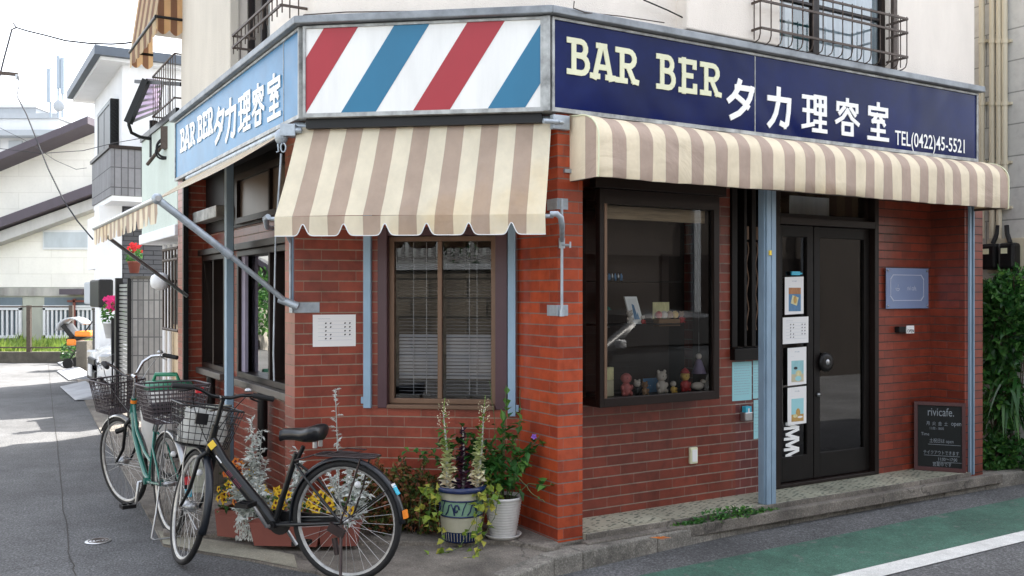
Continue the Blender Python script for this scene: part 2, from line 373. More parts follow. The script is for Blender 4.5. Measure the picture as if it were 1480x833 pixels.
M['ink']=pm('ink',(.03,.03,.035),.7,amt=0)
M['ink_soft']=pm('ink_soft',(.30,.36,.44),.7,amt=0)
M['asphalt']=ground_mat('asphalt',(.145,.147,.152),.66,75,.48,.5,.85,1.0)
M['concrete']=ground_mat('concrete',(.27,.24,.205),.35,90,.6,1.6,.9,.7,crack=.9)
M['kerb']=ground_mat('kerb_stone',(.30,.28,.245),.4,90,.6,2.6,.9,.5)
M['green_road']=ground_mat('green_paint',(.058,.160,.115),.4,90,.45,1.2,.8,.8,wear=((.12,.13,.12),.60))
M['white_road']=ground_mat('white_paint',(.72,.72,.70),.2,120,.25,3,.7,.4,wear=((.22,.22,.22),.63))
M['chrome']=pm('chrome',(.62,.63,.65),.18,1,amt=.15)
M['steel']=pm('steel',(.45,.46,.47),.35,.9,amt=.25)
M['bike_black']=pm('black_bike_paint',(.007,.008,.009),.3,amt=.15,coat=.15,spec=.35)
M['bike_green']=pm('green_bike_paint',(.010,.13,.10),.22,amt=.1,coat=.6)
M['bike_blue']=pm('blue_shine_rubber',(.008,.011,.017),.33,amt=.2)
M['orange']=pm('orange_reflector',(.75,.22,.02),.3,amt=0)
M['yellow']=pm('yellow_sticker',(.75,.52,.04),.5,amt=0)
M['red']=pm('red_plastic',(.55,.02,.03),.3,amt=0)
M['cyan']=pm('cyan_plastic',(.05,.42,.58),.4,amt=0)
M['white']=pm('white_plastic',(.72,.73,.74),.5,amt=.08)
M['magenta']=pm('magenta_print',(.22,.02,.07),.5,amt=0)
M['terracotta']=pm('terracotta_plastic',(.22,.062,.045),.6,amt=.2)
M['soil']=ground_mat('soil',(.05,.035,.025),.5,80)
M['leaf']=leaf_mat('green_leaf',[(0,(.025,.09,.02)),(.6,(.05,.17,.035)),(1,(.13,.28,.05))])
M['leaf_dark']=leaf_mat('dark_leaf',[(0,(.012,.05,.014)),(.6,(.03,.11,.022)),(1,(.09,.20,.05))],.3)
M['leaf_silver']=leaf_mat('silver_leaf',[(0,(.42,.46,.43)),(1,(.80,.81,.77))],.8,.15)
M['leaf_lime']=leaf_mat('lime_leaf',[(0,(.10,.22,.03)),(.6,(.30,.36,.05)),(1,(.46,.42,.08))])
M['leaf_kale']=leaf_mat('pale_leaf',[(0,(.22,.36,.08)),(.35,(.55,.62,.28)),(.7,(.80,.80,.52)),(1,(.86,.78,.62))])
M['leaf_purple']=leaf_mat('purple_leaf',[(0,(.06,.025,.05)),(1,(.17,.07,.13))])
M['leaf_red']=leaf_mat('red_green_leaf',[(0,(.03,.06,.012)),(.45,(.10,.14,.03)),(.75,(.24,.10,.04)),(1,(.36,.13,.07))])
M['grass']=leaf_mat('grass_blade',[(0,(.12,.22,.03)),(1,(.36,.46,.10))])
M['pansy_yellow']=leaf_mat('yellow_petal',[(0,(.72,.42,.02)),(1,(.85,.62,.05))],.6)
M['pansy_orange']=leaf_mat('orange_petal',[(0,(.62,.12,.02)),(1,(.72,.3,.05))],.6)
M['pansy_dark']=leaf_mat('maroon_petal',[(0,(.09,.01,.02)),(1,(.16,.03,.03))],.6)
M['pink']=leaf_mat('pink_petal',[(0,(.62,.02,.18)),(1,(.75,.06,.25))],.6)
M['red_petal']=leaf_mat('red_petal',[(0,(.5,.02,.03)),(1,(.65,.05,.05))],.6)
M['violet']=leaf_mat('violet_petal',[(0,(.2,.08,.45)),(1,(.3,.15,.6))],.6)
M['stem']=pm('stem_green',(.07,.12,.04),.7)
M['stem_pale']=pm('stem_pale',(.45,.46,.42),.8)
M['bark']=pm('bark',(.08,.055,.04),.9,bs=.5)
# ---------------- small shape helpers ----------------
def leaf(mb,p,d,up,L,W,fold=.25,m=0,val=None):
    d=Vector(d).normalized(); up=Vector(up); s_=d.cross(up)
    if s_.length<1e-3: s_=d.cross(Vector((1,0,0)))
    s_.normalize(); n=s_.cross(d); p=Vector(p); v=rnd(0,1) if val is None else val
    uv=[(v,0)]*4
    a=p+d*L*.45+s_*W*.5+n*W*fold; b=p+d*L*.45-s_*W*.5+n*W*fold; t=p+d*L-n*L*.12; c=p+d*L*.5
    mb.shared([p,a,t,b,c],[(0,1,4),(1,2,4),(2,3,4),(3,0,4)],[[(v,0)]*3]*4,m,False)
def rdir(zb=0.0):
    while True:
        v=Vector((rnd(-1,1),rnd(-1,1),rnd(-1,1)))
        if .05<v.length<1: break
    v.normalize(); v.z+=zb; return v.normalized()
def clump(mb,c,rad,n,L,W,zb=.2,m=0,hollow=.35):
    c=Vector(c)
    for _ in range(n):
        d=rdir(0); r=hollow+(1-hollow)*rnd(0,1)**.6
        p=c+Vector((d.x*rad[0],d.y*rad[1],d.z*rad[2]))*r
        dd=(d+rdir(zb)*.9).normalized(); k=rnd(.7,1.25); leaf(mb,p,dd,rdir(1.0),L*k,W*k,m=m)
def flower(mb,p,face,r,n=5,m=0,mc=None):
    face=Vector(face).normalized(); x=face.cross(Vector((0,0,1)))
    if x.length<.1: x=Vector((1,0,0))
    x.normalize(); y=face.cross(x); p=Vector(p); ph=rnd(0,6)
    for i in range(n):
        a=ph+2*math.pi*i/n; d=x*math.cos(a)+y*math.sin(a)
        leaf(mb,p,d+face*.3,face,r,r*.9,m=m)
    if mc is not None:
        for i in range(4):
            a=ph+math.pi*i/2; leaf(mb,p+face*.003,x*math.cos(a)+y*math.sin(a)+face*.2,face,r*.45,r*.4,m=mc)
def stroke(mb,fr,w,path,th,scale=(1,1),off=(0,0),m=0,dw=.0,depth=.002,cap=.5):
    """draw polylines as raised bars on plane (u,z)"""
    stroke.i=0
    for a,b in zip(path,path[1:]):
        p=Vector((off[0]+a[0]*scale[0],off[1]+a[1]*scale[1])); q=Vector((off[0]+b[0]*scale[0],off[1]+b[1]*scale[1]))
        d=q-p
        if d.length<1e-6: continue
        d.normalize(); n=Vector((-d.y,d.x))*th/2; e=d*th*cap
        def turn(x,y):
            if not(0<=x<len(path) and 0<=y<len(path)): return None
        i_=stroke.i; stroke.i+=1
        def ang(k):
            if k<=0 or k>=len(path)-1:
                if path[0]==path[-1] and len(path)>3: return 90
                return 90
            v1=Vector((path[k][0]-path[k-1][0],path[k][1]-path[k-1][1])); v2=Vector((path[k+1][0]-path[k][0],path[k+1][1]-path[k][1]))
            return math.degrees(v1.angle(v2,0)) if v1.length and v2.length else 0
        e0=d*th*(cap if ang(i_)>50 else .16); e1=d*th*(cap if ang(i_+1)>50 else .16)
        pts=[p-e0-n,q+e1-n,q+e1+n,p-e0+n]; stroke.c=(stroke.c+1)%17
        ww=w+depth+stroke.c*.00012
        mb.plate(fr,[(x.x,x.y) for x in pts],w,ww,m)
stroke.c=0
def arc(cx,cy,rx,ry,a0,a1,n=8): return [(cx+rx*math.cos(R(a0+(a1-a0)*i/n)),cy+ry*math.sin(R(a0+(a1-a0)*i/n))) for i in range(n+1)]
_tm={}
def text(mb,fr,w,s_,u,z,size,m=0,sx=1.0,depth=.001,align='L',bold=0.0,rot=0):
    """built-in font lettering laid on a plane as thin raised solid"""
    cu=bpy.data.curves.new('t','FONT'); cu.body=s_; cu.size=1; cu.offset=bold; cu.resolution_u=3
    ob=bpy.data.objects.new('t',cu); me=ob.to_mesh()
    vs=[v.co.copy() for v in me.vertices]; fs=[tuple(p.vertices) for p in me.polygons]
    ob.to_mesh_clear(); bpy.data.objects.remove(ob); bpy.data.curves.remove(cu)
    if not vs: return
    x0=min(v.x for v in vs);x1=max(v.x for v in vs)
    o={'L':0,'C':-(x0+x1)/2,'R':-x1}[align]
    c_,s2=math.cos(rot),math.sin(rot)
    pts=[]
    for v in vs:
        a=(v.x+o)*size*sx; b=v.y*size; pts.append(fr.P(u+a*c_-b*s2,w+depth,z+a*s2+b*c_))
    mb.shared(pts,fs,None,m)
# ---------------- plan of the shop (metres, camera at the origin) ----------------
V0=(.289,5.96)                               # outer corner of the brick pillar
FR=Fr(V0,31)                                 # right-hand facade, on the main street
FF=Fr((.0376,6.383),-7.5)                    # chamfered facade; u runs from -1.08 to 0
FL=Fr((-1.47,6.366),-59.3)                   # left-hand facade, along the side street; u runs to -3.6
def isect(fa,wa,fb,wb):
    a=fa.o+fa.N*wa; b=fb.o+fb.N*wb
    den=fa.U.x*fb.U.y-fa.U.y*fb.U.x; d=b-a; t=(d.x*fb.U.y-d.y*fb.U.x)/den
    return a+fa.U*t
ZB,ZT=2.757,3.335
RU1=hu(FR,.03,1412)                          # right end of the main sign
CR=FR.P(hu(FR,.03,796),.03,0); 
uL0=hu(FL,.04,435); CLp=FL.P(uL0,.04,0)
LU0=hu(FL,.04,254)                           # far end of the side sign
FS=Fr((CLp.x,CLp.y),math.degrees(math.atan2(CR.y-CLp.y,CR.x-CLp.x))); FSL=(CR-CLp).length
LEND=-3.585; REND=4.49; PZ=.06
# ---------------- ground ----------------
def sstep(a,b,x):
    t=min(1,max(0,(x-a)/(b-a))); return t*t*(3-2*t)
def gz(x,y): return -.015-.085*sstep(-1.0,.3,x)
def road():
    xs=[-400,-100,-30,-15,-8,-4,-2.5,-1.6,-1.2]+[-1.0+.1*i for i in range(14)]+[.6,1.5,3,6,10,20,60,400]
    ys=[-400,-100,-30,-10,-3,0,2,4,5,6,7,8,10,14,20,30,60,150,500]
    mb=MB(); vs=[];fs=[];uv=[]
    for y in ys:
        for x in xs: vs.append((x,y,gz(x,y)))
    n=len(xs)
    for j in range(len(ys)-1):
        for i in range(n-1): fs.append((j*n+i,j*n+i+1,(j+1)*n+i+1,(j+1)*n+i))
    mb.shared(vs,fs); return tag(mb.build('road',M['asphalt'],origin=(0,0,0)),None,None,kind='structure')
road()
def ribbon(name,pts_a,pts_b,mat,dz,up=False):
    mb=MB()
    for i in range(len(pts_a)-1):
        q=[pts_a[i],pts_a[i+1],pts_b[i+1],pts_b[i]]
        mb.face([(p.x,p.y,gz(p.x,p.y)+dz) for p in q])
    return tag(mb.build(name,mat,origin=(0,0,0)),None,None,kind='structure')
ur=Vector((math.cos(R(31.9)),math.sin(R(31.9)),0))
a0=G(1200,777,-.1); b0=G(1365,802-9,-.1)
ga=G(1200,777,-.1); gb=G(1400,789,-.1); gc=G(1400,808,-.1)
T_=[-.9+.3*i for i in range(5)]+[3,6,10,20,60]
nr=Vector((ur.y,-ur.x,0))
wa=(ga-Vector((0,0,0))).dot(nr); wb=gb.dot(nr)-.02; wc=wb+.165
def along(w,t0=0): return [nr*w+ur*(3.2+t) for t in [-.6,-.3,0,.6,3,6,10,20,60,150]]
ribbon('green_lane',along(wa),along(wb),M['green_road'],.006)
ribbon('white_line',along(wb+.004),along(wc),M['white_road'],.007)
# gutter strip beside the kerb
# apron and pavement round the corner
kerb_px=[(735,836),(800,809),(842,800),(950,776),(1040,757),(1140,738.5),(1300,711),(1480,683)]
kerb=[G(x,y,0) for x,y in kerb_px]
kd=(kerb[-1]-kerb[-2]).normalized(); kerb.append(kerb[-1]+kd*6); kerb.append(kerb[-1]+kd*40)
left_px=[(110,545),(124,582),(150,632),(196,712),(218,752),(236,787)]
left=[G(x,y,0) for x,y in left_px]
ld=(left[0]-left[1]).normalized(); left=[left[0]+ld*8]+left
front=[G(x,y,0) for x,y in [(300,799),(360,808),(430,822),(455,826),(520,850),(610,880),(690,862)]]
outer=left+front+kerb
back=[kerb[-1]+Vector((-10,20,0)),Vector((-2,40,0)),left[0]+Vector((8,8,0))]
mb=MB(); mb.prism([(p.x,p.y) for p in outer+back],-.25,0.0)
tag(mb.build('pavement',M['concrete'],origin=(0,0,0)),None,None,kind='structure')
# kerb stones: a raised row along the right-hand edge
mb=MB(); kk=[p.copy() for p in kerb[:-1]]
inn=[]
for i,p in enumerate(kk):
    d=(kk[min(i+1,len(kk)-1)]-kk[max(i-1,0)]).normalized(); inn.append(p+Vector((-d.y,d.x,0))*.13)
for i in range(len(kk)-1):
    a,b=kk[i],kk[i+1]; L=(b-a).length; n=max(1,round(L/.6)) if i<len(kk)-2 else 10
    for k in range(n):
        q=[a.lerp(b,k/n),a.lerp(b,(k+1)/n-.006),inn[i].lerp(inn[i+1],(k+1)/n-.006),inn[i].lerp(inn[i+1],k/n)]
        d=(b-a).normalized(); o=Vector((d.y,-d.x,0))*.008
        q[0]+=o;q[1]+=o; zt=.012+rnd(-.002,.002)
        if i==0: zt=.006
        mb.prism([(p.x,p.y) for p in q],-.22,zt)
tag(mb.build('kerb',M['kerb'],bevel=.012,origin=(0,0,0)),None,None,kind='structure')
# raised plinth strip along the chamfer and side wall where the pots stand
mb=MB()
pl=[G(236,770,.03),G(330,772,.03),G(470,781,.03),G(640,783,.03),G(735,781,.03),G(800,793,.03),Vector((.30,5.93,0)),Vector((.1,6.6,0)),Vector((-1.5,6.9,0)),Vector((-3.2,9.5,0)),Vector((-3.42,9.3,0))]
mb.prism([(p.x,p.y) for p in pl],-.1,.03)
tag(mb.build('plinth',M['concrete'],bevel=.008,origin=(0,0,0)),None,None,kind='structure')
# pale cement strip at the edge of the asphalt
mb=MB(); pp=[G(236,787,0),G(300,799,0),G(360,808,0),G(430,822,0)]; qq=[G(228,768,0),G(300,780,0),G(360,789,0),G(425,803,0)]
for i in range(3): mb.face([(p.x,p.y,.004) for p in (pp[i],pp[i+1],qq[i+1],qq[i])])
M['cement']=ground_mat('cement',(.34,.32,.25),.25,120,.3,2)
tag(mb.build('cement_strip',M['cement'],origin=(0,0,0)),None,None,kind='structure')
# asphalt seams on the side street
M['seam']=ground_mat('seam',(.05,.046,.042),.3,100)
mb=MB()
for pts,wd in (([(70,523),(78,600),(88,700),(97,790),(104,812)],.008),([(0,828),(60,817),(104,812),(110,833)],.008)):
    P_=[G(x,y,-.015) for x,y in pts]
    P2=[]
    for a,b in zip(P_,P_[1:]):
        for k in range(6): P2.append(a.lerp(b,k/6)+Vector((rnd(-.012,.012),0,0)))
    P2.append(P_[-1])
    for a,b in zip(P2,P2[1:]): mb.face([(a.x-wd/2,a.y,-.010),(a.x+wd/2,a.y,-.010),(b.x+wd/2,b.y,-.010),(b.x-wd/2,b.y,-.010)])
tag(mb.build('asphalt_seam',M['seam'],origin=(0,0,0)),None,None,kind='structure')
# worn repair patch at the apron's corner
# tiled step in front of the shop
def tile_mat():
    m,nt,p=NT('step_tile'); uv=N(nt,'ShaderNodeUVMap'); sp=N(nt,'ShaderNodeSeparateXYZ')
    mp=N(nt,'ShaderNodeMapping'); mp.inputs['Scale'].default_value=(19,19,1); nt.links.new(uv.outputs[0],mp.inputs[0])
    v=N(nt,'ShaderNodeTexVoronoi'); v.feature='F1'; v.distance='MINKOWSKI'; v.inputs['Exponent'].default_value=1.2; v.inputs['Scale'].default_value=1; v.inputs['Randomness'].default_value=.45
    mp2=N(nt,'ShaderNodeMapping'); mp2.inputs['Rotation'].default_value=(0,0,R(38)); mp2.inputs['Scale'].default_value=(1,1.55,1); nt.links.new(mp.outputs[0],mp2.inputs[0]); nt.links.new(mp2.outputs[0],v.inputs[0])
    r=ramp(nt,[(.36,(.045,.075,.06)),(.43,(.46,.45,.35))],v.outputs['Distance'])
    b=N(nt,'ShaderNodeTexBrick'); b.inputs['Scale'].default_value=1; b.inputs['Brick Width'].default_value=.3; b.inputs['Row Height'].default_value=.3; b.offset=0
    b.inputs['Mortar Size'].default_value=.004; b.inputs['Color1'].default_value=(1,1,1,1); b.inputs['Color2'].default_value=(.92,.95,.95,1); b.inputs['Mortar'].default_value=(.5,.48,.42,1)
    nt.links.new(uv.outputs[0],b.inputs[0])
    tc=N(nt,'ShaderNodeTexCoord')
    c=mixc(nt,r.outputs[0],b.outputs[0],1.0,'MULTIPLY'); c=grime(nt,c,tc.outputs['Object'],.45,1.7,(1,1,1))
    nt.links.new(c,p.inputs['Base Color']); p.inputs['Roughness'].default_value=.5; return m
M['tile']=tile_mat()
# ---------------- the shop building ----------------
SHOP=T('shop_building','two-storey corner shop building of red brick below and cream render above','building',(.289,5.96,0))
def part(mb,name,mat,parent=SHOP,**k): return mb.build(name,mat,parent,**k)
mb=MB(); mb.box(FR,.193,4.25,-.34,.032,-.05,PZ); part(mb,'tiled_step',[M['tile']])
mb=MB(); mb.box(FR,.193,4.25,.0325,.046,-.05,PZ+.001); part(mb,'step_nosing',M['concrete'],bevel=.003)
mb=MB()
# concrete riser strip of the step
mb.box(FR,.15,4.6,.047,.12,-.05,.028); part(mb,'step_edging',M['concrete'],bevel=.006)
# pillar
lv=Vector((-.5105,.8598,0)); pb=Vector((V0[0],V0[1],0))+lv*.4925
c=[FR.P(0,0,0),FR.P(.193,0,0),FR.P(.193,-.33,0),FR.P(.1,-.6,0),pb+Vector((.1,.3,0)),pb]
mb=MB(); mb.vwall([c[5],c[0]],-.05,ZB); mb.vwall([c[0],c[1]],-.05,ZB)
mb.vwall([c[1],c[2]],-.05,ZB); mb.vwall([c[2],c[3],c[4],c[5]],-.05,ZB)
part(mb,'brick_pillar',M['brick_pillar'])
mb=MB(); cc=[FR.P(-.02,.02,0),FR.P(.21,.02,0),FR.P(.21,-.2,0),pb+FR.U*.05,pb-FR.U*.02+lv*(-.03)]
mb.prism([(p.x,p.y) for p in cc],-.05,.022); part(mb,'pillar_foot',M['concrete'],bevel=.006)
# left pier
A=FF.P(-1.083,0,0); B=Vector((-1.47,6.366,0)); Cc=FL.P(-.216,0,0); Dd=FL.P(-.216,-.24,0)
mb=MB(); mb.vwall([Dd,Cc,B,A],-.05,ZB); mb.vwall([A,A+Vector((.1,.4,0)),Dd],-.05,ZB)
part(mb,'brick_pier',M['brick'])
# chamfer wall with the sliding window
fw0,fz0=hit(FF,0,546,590); fw1,_=hit(FF,0,734,590); fzt=2.06
mb=MB(); mb.wall(FF,(-1.083,0),(-.16,0),(-.05,ZB),[(fw0,fw1,fz0,fzt)]); part(mb,'brick_wall',M['brick'])
# right-hand recessed wall: door opening, tall window opening, bay opening
W=-.33
bu0=hu(FR,-.08,867); bu1=hu(FR,-.08,1040); bz0=hz(FR,-.08,867,590); bz1=hz(FR,-.08,867,272)
du0=hu(FR,W,1118); du1=hu(FR,W,1268); nu0=hu(FR,W,1055); nu1=hu(FR,W,1112); nz0=hz(FR,W,1080,520)
ue=4.233; pu=hu(FR,W,1063)
print('bay',bu0,bu1,bz0,bz1,'door',du0,du1,'narrow',nu0,nu1,nz0,'fwin',fw0,fw1,fz0,'sign',RU1,'L',uL0,LU0,'FSL',FSL,FS.deg)
mb=MB(); mb.wall(FR,(.1,pu),(-.48,W),(PZ,ZB),[(bu0-.02,bu1+.02,bz0+.03,bz1-.03),(nu0,pu,nz0,ZB)]); part(mb,'brick_wall',M['brick_shaded'])
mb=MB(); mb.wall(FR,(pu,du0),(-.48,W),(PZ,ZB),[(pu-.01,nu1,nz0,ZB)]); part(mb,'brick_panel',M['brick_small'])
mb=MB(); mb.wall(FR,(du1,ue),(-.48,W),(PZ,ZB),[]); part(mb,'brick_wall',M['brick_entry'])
# return wall and far pillar
mb=MB(); mb.vwall([FR.P(ue,W,0),FR.P(ue,-.012,0)],PZ,ZB); mb.vwall([FR.P(ue,-.012,0),FR.P(ue,0,0),FR.P(REND,0,0),FR.P(REND,-2.5,0),FR.P(ue,-2.5,0),FR.P(ue,W,0)],-.05,ZB)
part(mb,'brick_pillar',M['brick_entry'])
# left-hand recessed wall with two windows
WL=-.24
lu0a=hu(FL,WL,356); lz0a=.83
la0,la1=hu(FL,WL,352),hu(FL,WL,411)
lb0,lb1=hu(FL,WL,300),hu(FL,WL,334)
LZ0,LZ1=.865,1.98
print('L wins',la0,la1,lb0,lb1)
mb=MB(); mb.wall(FL,(LEND,-.216),(-.38,WL),(-.05,2.2),[(la0,-.26,LZ0,LZ1),(lb0,lb1,LZ0,LZ1)]); part(mb,'brick_wall',M['brick_shaded'])
mb=MB(); mb.box(FL,LEND+.003,-.22,-.30,WL+.02,2.2,ZB); part(mb,'header_board',M['dark_wood'])
mb=MB(); mb.vwall([FL.P(LEND-.26,-.3,0),FL.P(LEND-.26,0,0),FL.P(LEND,0,0),FL.P(LEND,WL,0)],-.05,ZB); part(mb,'brick_pillar',M['brick'])
mb=MB()
for a,b,c,d in ((la0-.05,-.26,2.22,2.27),(la0-.05,-.26,2.60,2.66),(la0-.05,la0,2.27,2.60),((la0-.26)/2-.02,(la0-.26)/2+.02,2.27,2.60)): mb.box(FL,a,b,WL+.021,WL+.06,c,d)
tr_w=part(mb,'transom_frame',M['bronze'],bevel=.003)
mb=MB(); mb.box(FL,la0,-.26,WL+.0205,WL+.03,2.27,2.60); mb.build('frosted_pane',pm('brown_frosted',(.10,.075,.06),.35,amt=.2),tr_w)
# inner rooms: dark shell behind the openings
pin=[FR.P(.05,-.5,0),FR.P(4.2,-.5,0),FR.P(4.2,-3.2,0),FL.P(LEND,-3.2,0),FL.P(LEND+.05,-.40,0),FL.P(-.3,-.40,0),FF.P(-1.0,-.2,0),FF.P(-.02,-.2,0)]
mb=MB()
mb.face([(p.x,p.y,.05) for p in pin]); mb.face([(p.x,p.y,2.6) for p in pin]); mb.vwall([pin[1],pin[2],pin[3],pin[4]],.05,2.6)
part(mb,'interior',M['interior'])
# soffit below the signs
c2=[FR.P(RU1,.0,0),FR.P(RU1,-.6,0),FL.P(LU0,-.6,0),FL.P(LU0,.01,0),FL.P(uL0,.01,0)+FS.N*-.03,FR.P(hu(FR,.03,796),0,0)+FS.N*-.03]
mb=MB(); mb.prism([(p.x,p.y) for p in c2],ZB+.004,ZB+.06); part(mb,'soffit',M['soffit'])
# upper storey
UW=-.06; UZ=6.4
ua=isect(FS,-.08,FR,UW); ub=isect(FL,UW,FS,-.08)
uwin0,uz0=hit(FR,UW,1112,70); uwin1=hu(FR,UW,1287); uz0=hz(FR,UW,1200,86)
u0=FR.uw(ua)[0]
print('upper win',uwin0,uwin1,uz0)
mb=MB(); mb.wall(FR,(u0,4.46),(-.25,UW),(ZT+.03,UZ),[(uwin0,uwin1,uz0,uz0+1.5)])
mb.face([FR.P(4.46,-.25,ZT),FR.P(4.46,-5,ZT),FR.P(4.46,-5,UZ),FR.P(4.46,-.25,UZ)])
mb.vwall([ub,ua],ZT+.03,UZ)
part(mb,'rendered_wall',M['stucco'])
lw0=hu(FL,UW-.12,361); l1=FL.uw(ub)[0]
lw1=hu(FL,UW-.12,413)
mb=MB(); mb.wall(FL,(LU0+.12,l1),(-.25,UW),(ZT+.03,UZ),[(lw0,lw1,ZT+.08,ZT+1.7)])
mb.face([FL.P(LU0+.12,-.25,ZT),FL.P(LU0+.12,-5,ZT),FL.P(LU0+.12,-5,UZ),FL.P(LU0+.12,-.25,UZ)])
part(mb,'rendered_wall',M['stucco'])
pr0,pr1=hu(FL,.03,268),hu(FL,.03,327)
mb=MB(); mb.box(FL,LU0+.06,pr1,UW-.02,.0,ZT+.02,UZ-.01); part(mb,'pilaster',M['stucco_grey'],bevel=.01)
bk0,bk1=hu(FR,UW,978),uwin0-.005
mb=MB(); z_=hz(FR,.05,1040,50)
mb.box(FR,bk0,bk1,UW-.02,.05,z_,UZ-.01); part(mb,'pilaster',M['stucco'],bevel=.01)
mb=MB(); mb.prism([(p.x,p.y) for p in (FR.P(4.46,UW,0),FR.P(4.46,-5,0),FL.P(LU0+.12,-5,0),FL.P(LU0+.12,UW,0),ub,ua)],UZ,UZ+.15); part(mb,'roof',M['soffit'])
# zinc ledge over the signs
def ledge():
    ov=.055; a=isect(FS,ov,FR,.03+ov); b=isect(FL,.04+ov,FS,ov)
    a2=isect(FS,-.12,FR,-.12); b2=isect(FL,-.12,FS,-.12)
    for P,nm in (([FR.P(RU1+.04,.03+ov,0),FR.P(RU1+.04,-.12,0),a2,a],0),([a,a2,b2,b],0),([b,b2,FL.P(LU0-.05,-.12,0),FL.P(LU0-.05,.04+ov,0)],0)):
        mb=MB(); mb.prism([(p.x,p.y) for p in P],ZT+.012,ZT+.062); part(mb,'ledge',M['cap'],bevel=.006)
ledge()
def window(fr,u0,u1,w,z0,z1,parent,mat,glass,th=.045,dp=.05,mull=(),rails=(),name='window',curt=None,pane_w=None):
    f=MB()
    for a,b,c,d in ((u0,u0+th,z0,z1),(u1-th,u1,z0,z1),(u0+th,u1-th,z0,z0+th),(u0+th,u1-th,z1-th,z1)): f.box(fr,a,b,w-dp,w,c,d)
    for x in mull: f.box(fr,x-th*.45,x+th*.45,w-dp*.9,w-.004,z0+th,z1-th)
    for zz in rails: f.box(fr,u0+th,u1-th,w-dp*.8,w-.006,zz-.012,zz+.012)
    fo=f.build(name,mat,parent,bevel=.003)
    g=MB(); pw=w-dp*.55
    g.face([fr.P(u0+th*.5,pw,z0+th*.5),fr.P(u1-th*.5,pw,z0+th*.5),fr.P(u1-th*.5,pw,z1-th*.5),fr.P(u0+th*.5,pw,z1-th*.5)])
    g.build('pane',glass,fo)
    return fo
# upper right window: dark frame, two sashes, curtain and pale boards behind glass
um=hu(FR,UW,1186)
win=window(FR,uwin0,uwin1,UW-.05,uz0,uz0+1.5,SHOP,M['bronze'],M['glass_bright'],mull=[um,um+.03],rails=[uz0+.42,uz0+.85])
for a,b,mt,nm in ((uwin0+.04,um-.03,M['curtain_teal'],'curtain'),(um+.05,uwin1-.04,M['curtain'],'curtain')):
    c_=MB(); n=40; 
    for i in range(n):
        x0=a+(b-a)*i/n;x1=a+(b-a)*(i+1)/n
        w0=-.17+.018*math.sin(i*1.3);w1=-.17+.018*math.sin((i+1)*1.3)
        c_.face([FR.P(x0,w0,uz0+.03),FR.P(x1,w1,uz0+.03),FR.P(x1,w1,uz0+1.47),FR.P(x0,w0,uz0+1.47)],sm=True)
    c_.build(nm,mt,win)
c_=MB(); c_.box(FR,hu(FR,-.15,1133),hu(FR,-.15,1144),-.155,-.14,uz0+.03,uz0+1.47); c_.build('curtain_edge',M['white'],win)
mb=MB(); mb.box(FR,uwin0-.03,uwin1+.05,UW-.05,UW+.035,uz0-.045,uz0-.003); mb.box(FR,uwin1+.003,uwin1+.05,UW-.03,UW+.03,uz0,uz0+1.5)
mb.build('sill',M['rusty'],win,bevel=.004)
# steel window guard with bottom curl
def guard(fr,u0,u1,w0,w1,z0,z1,pitch,rails,mat,curl=True,left=True,right=True):
    mb=MB(); n=round((u1-u0)/pitch); r=.0065
    for zz in rails:
        pts=[fr.P(u0,w0,zz),fr.P(u0,w1,zz),fr.P(u1,w1,zz),fr.P(u1,w0,zz)]
        for a,b in zip(pts,pts[1:]): mb.bar(a,b,.012,.016)
    for i in range(n+1):
        x=u0+(u1-u0)*i/n
        pts=[fr.P(x,w1-.008,z1),fr.P(x,w1-.008,z0+.05)]
        if curl: pts+=[fr.P(x,w1-.02,z0+.015),fr.P(x,w1-.05,z0),fr.P(x,w0,z0)]
        mb.tube(pts,r*.75,6)
    for x in (u0,u1):
        for k in range(1,3):
            w=w0+(w1-w0)*k/3; mb.tube([fr.P(x,w,z1),fr.P(x,w,z0+.02)],r*.7,6)
    return mb
gu0,gu1=hu(FR,.14,1100),hu(FR,.14,1312)
gz1=hz(FR,.14,1312,28)
g=guard(FR,gu0,gu1,UW,.14,uz0-.03,gz1+.02,.105,[gz1+.0,gz1-.11,uz0+.06],M['rusty'])
part(g,'window_guard',M['rusty'])
# upper left window and its rail
win=window(FL,lw0,lw1,UW-.1,ZT+.08,ZT+1.7,SHOP,M['bronze'],M['glass_bright'],mull=[(lw0+lw1)/2-.1])
c_=MB()
for i in range(24):
    a=lw0+.35+(lw1-lw0-.4)*i/24; b=lw0+.35+(lw1-lw0-.4)*(i+1)/24
    c_.face([FL.P(a,-.22+.015*math.sin(i*1.4),ZT+.12),FL.P(b,-.22+.015*math.sin((i+1)*1.4),ZT+.12),FL.P(b,-.22+.015*math.sin((i+1)*1.4),ZT+1.6),FL.P(a,-.22+.015*math.sin(i*1.4),ZT+1.6)])
c_.build('curtain',M['curtain'],win)
rl0=hu(FL,.12,336); rz1=hz(FL,.12,336,52); rz2=hz(FL,.12,336,69)
g=guard(FL,rl0,l1-.15,UW,.12,ZT+.08,rz1,.115,[rz1,rz2],M['steel'],curl=False)
part(g,'window_rail',M['rusty'])
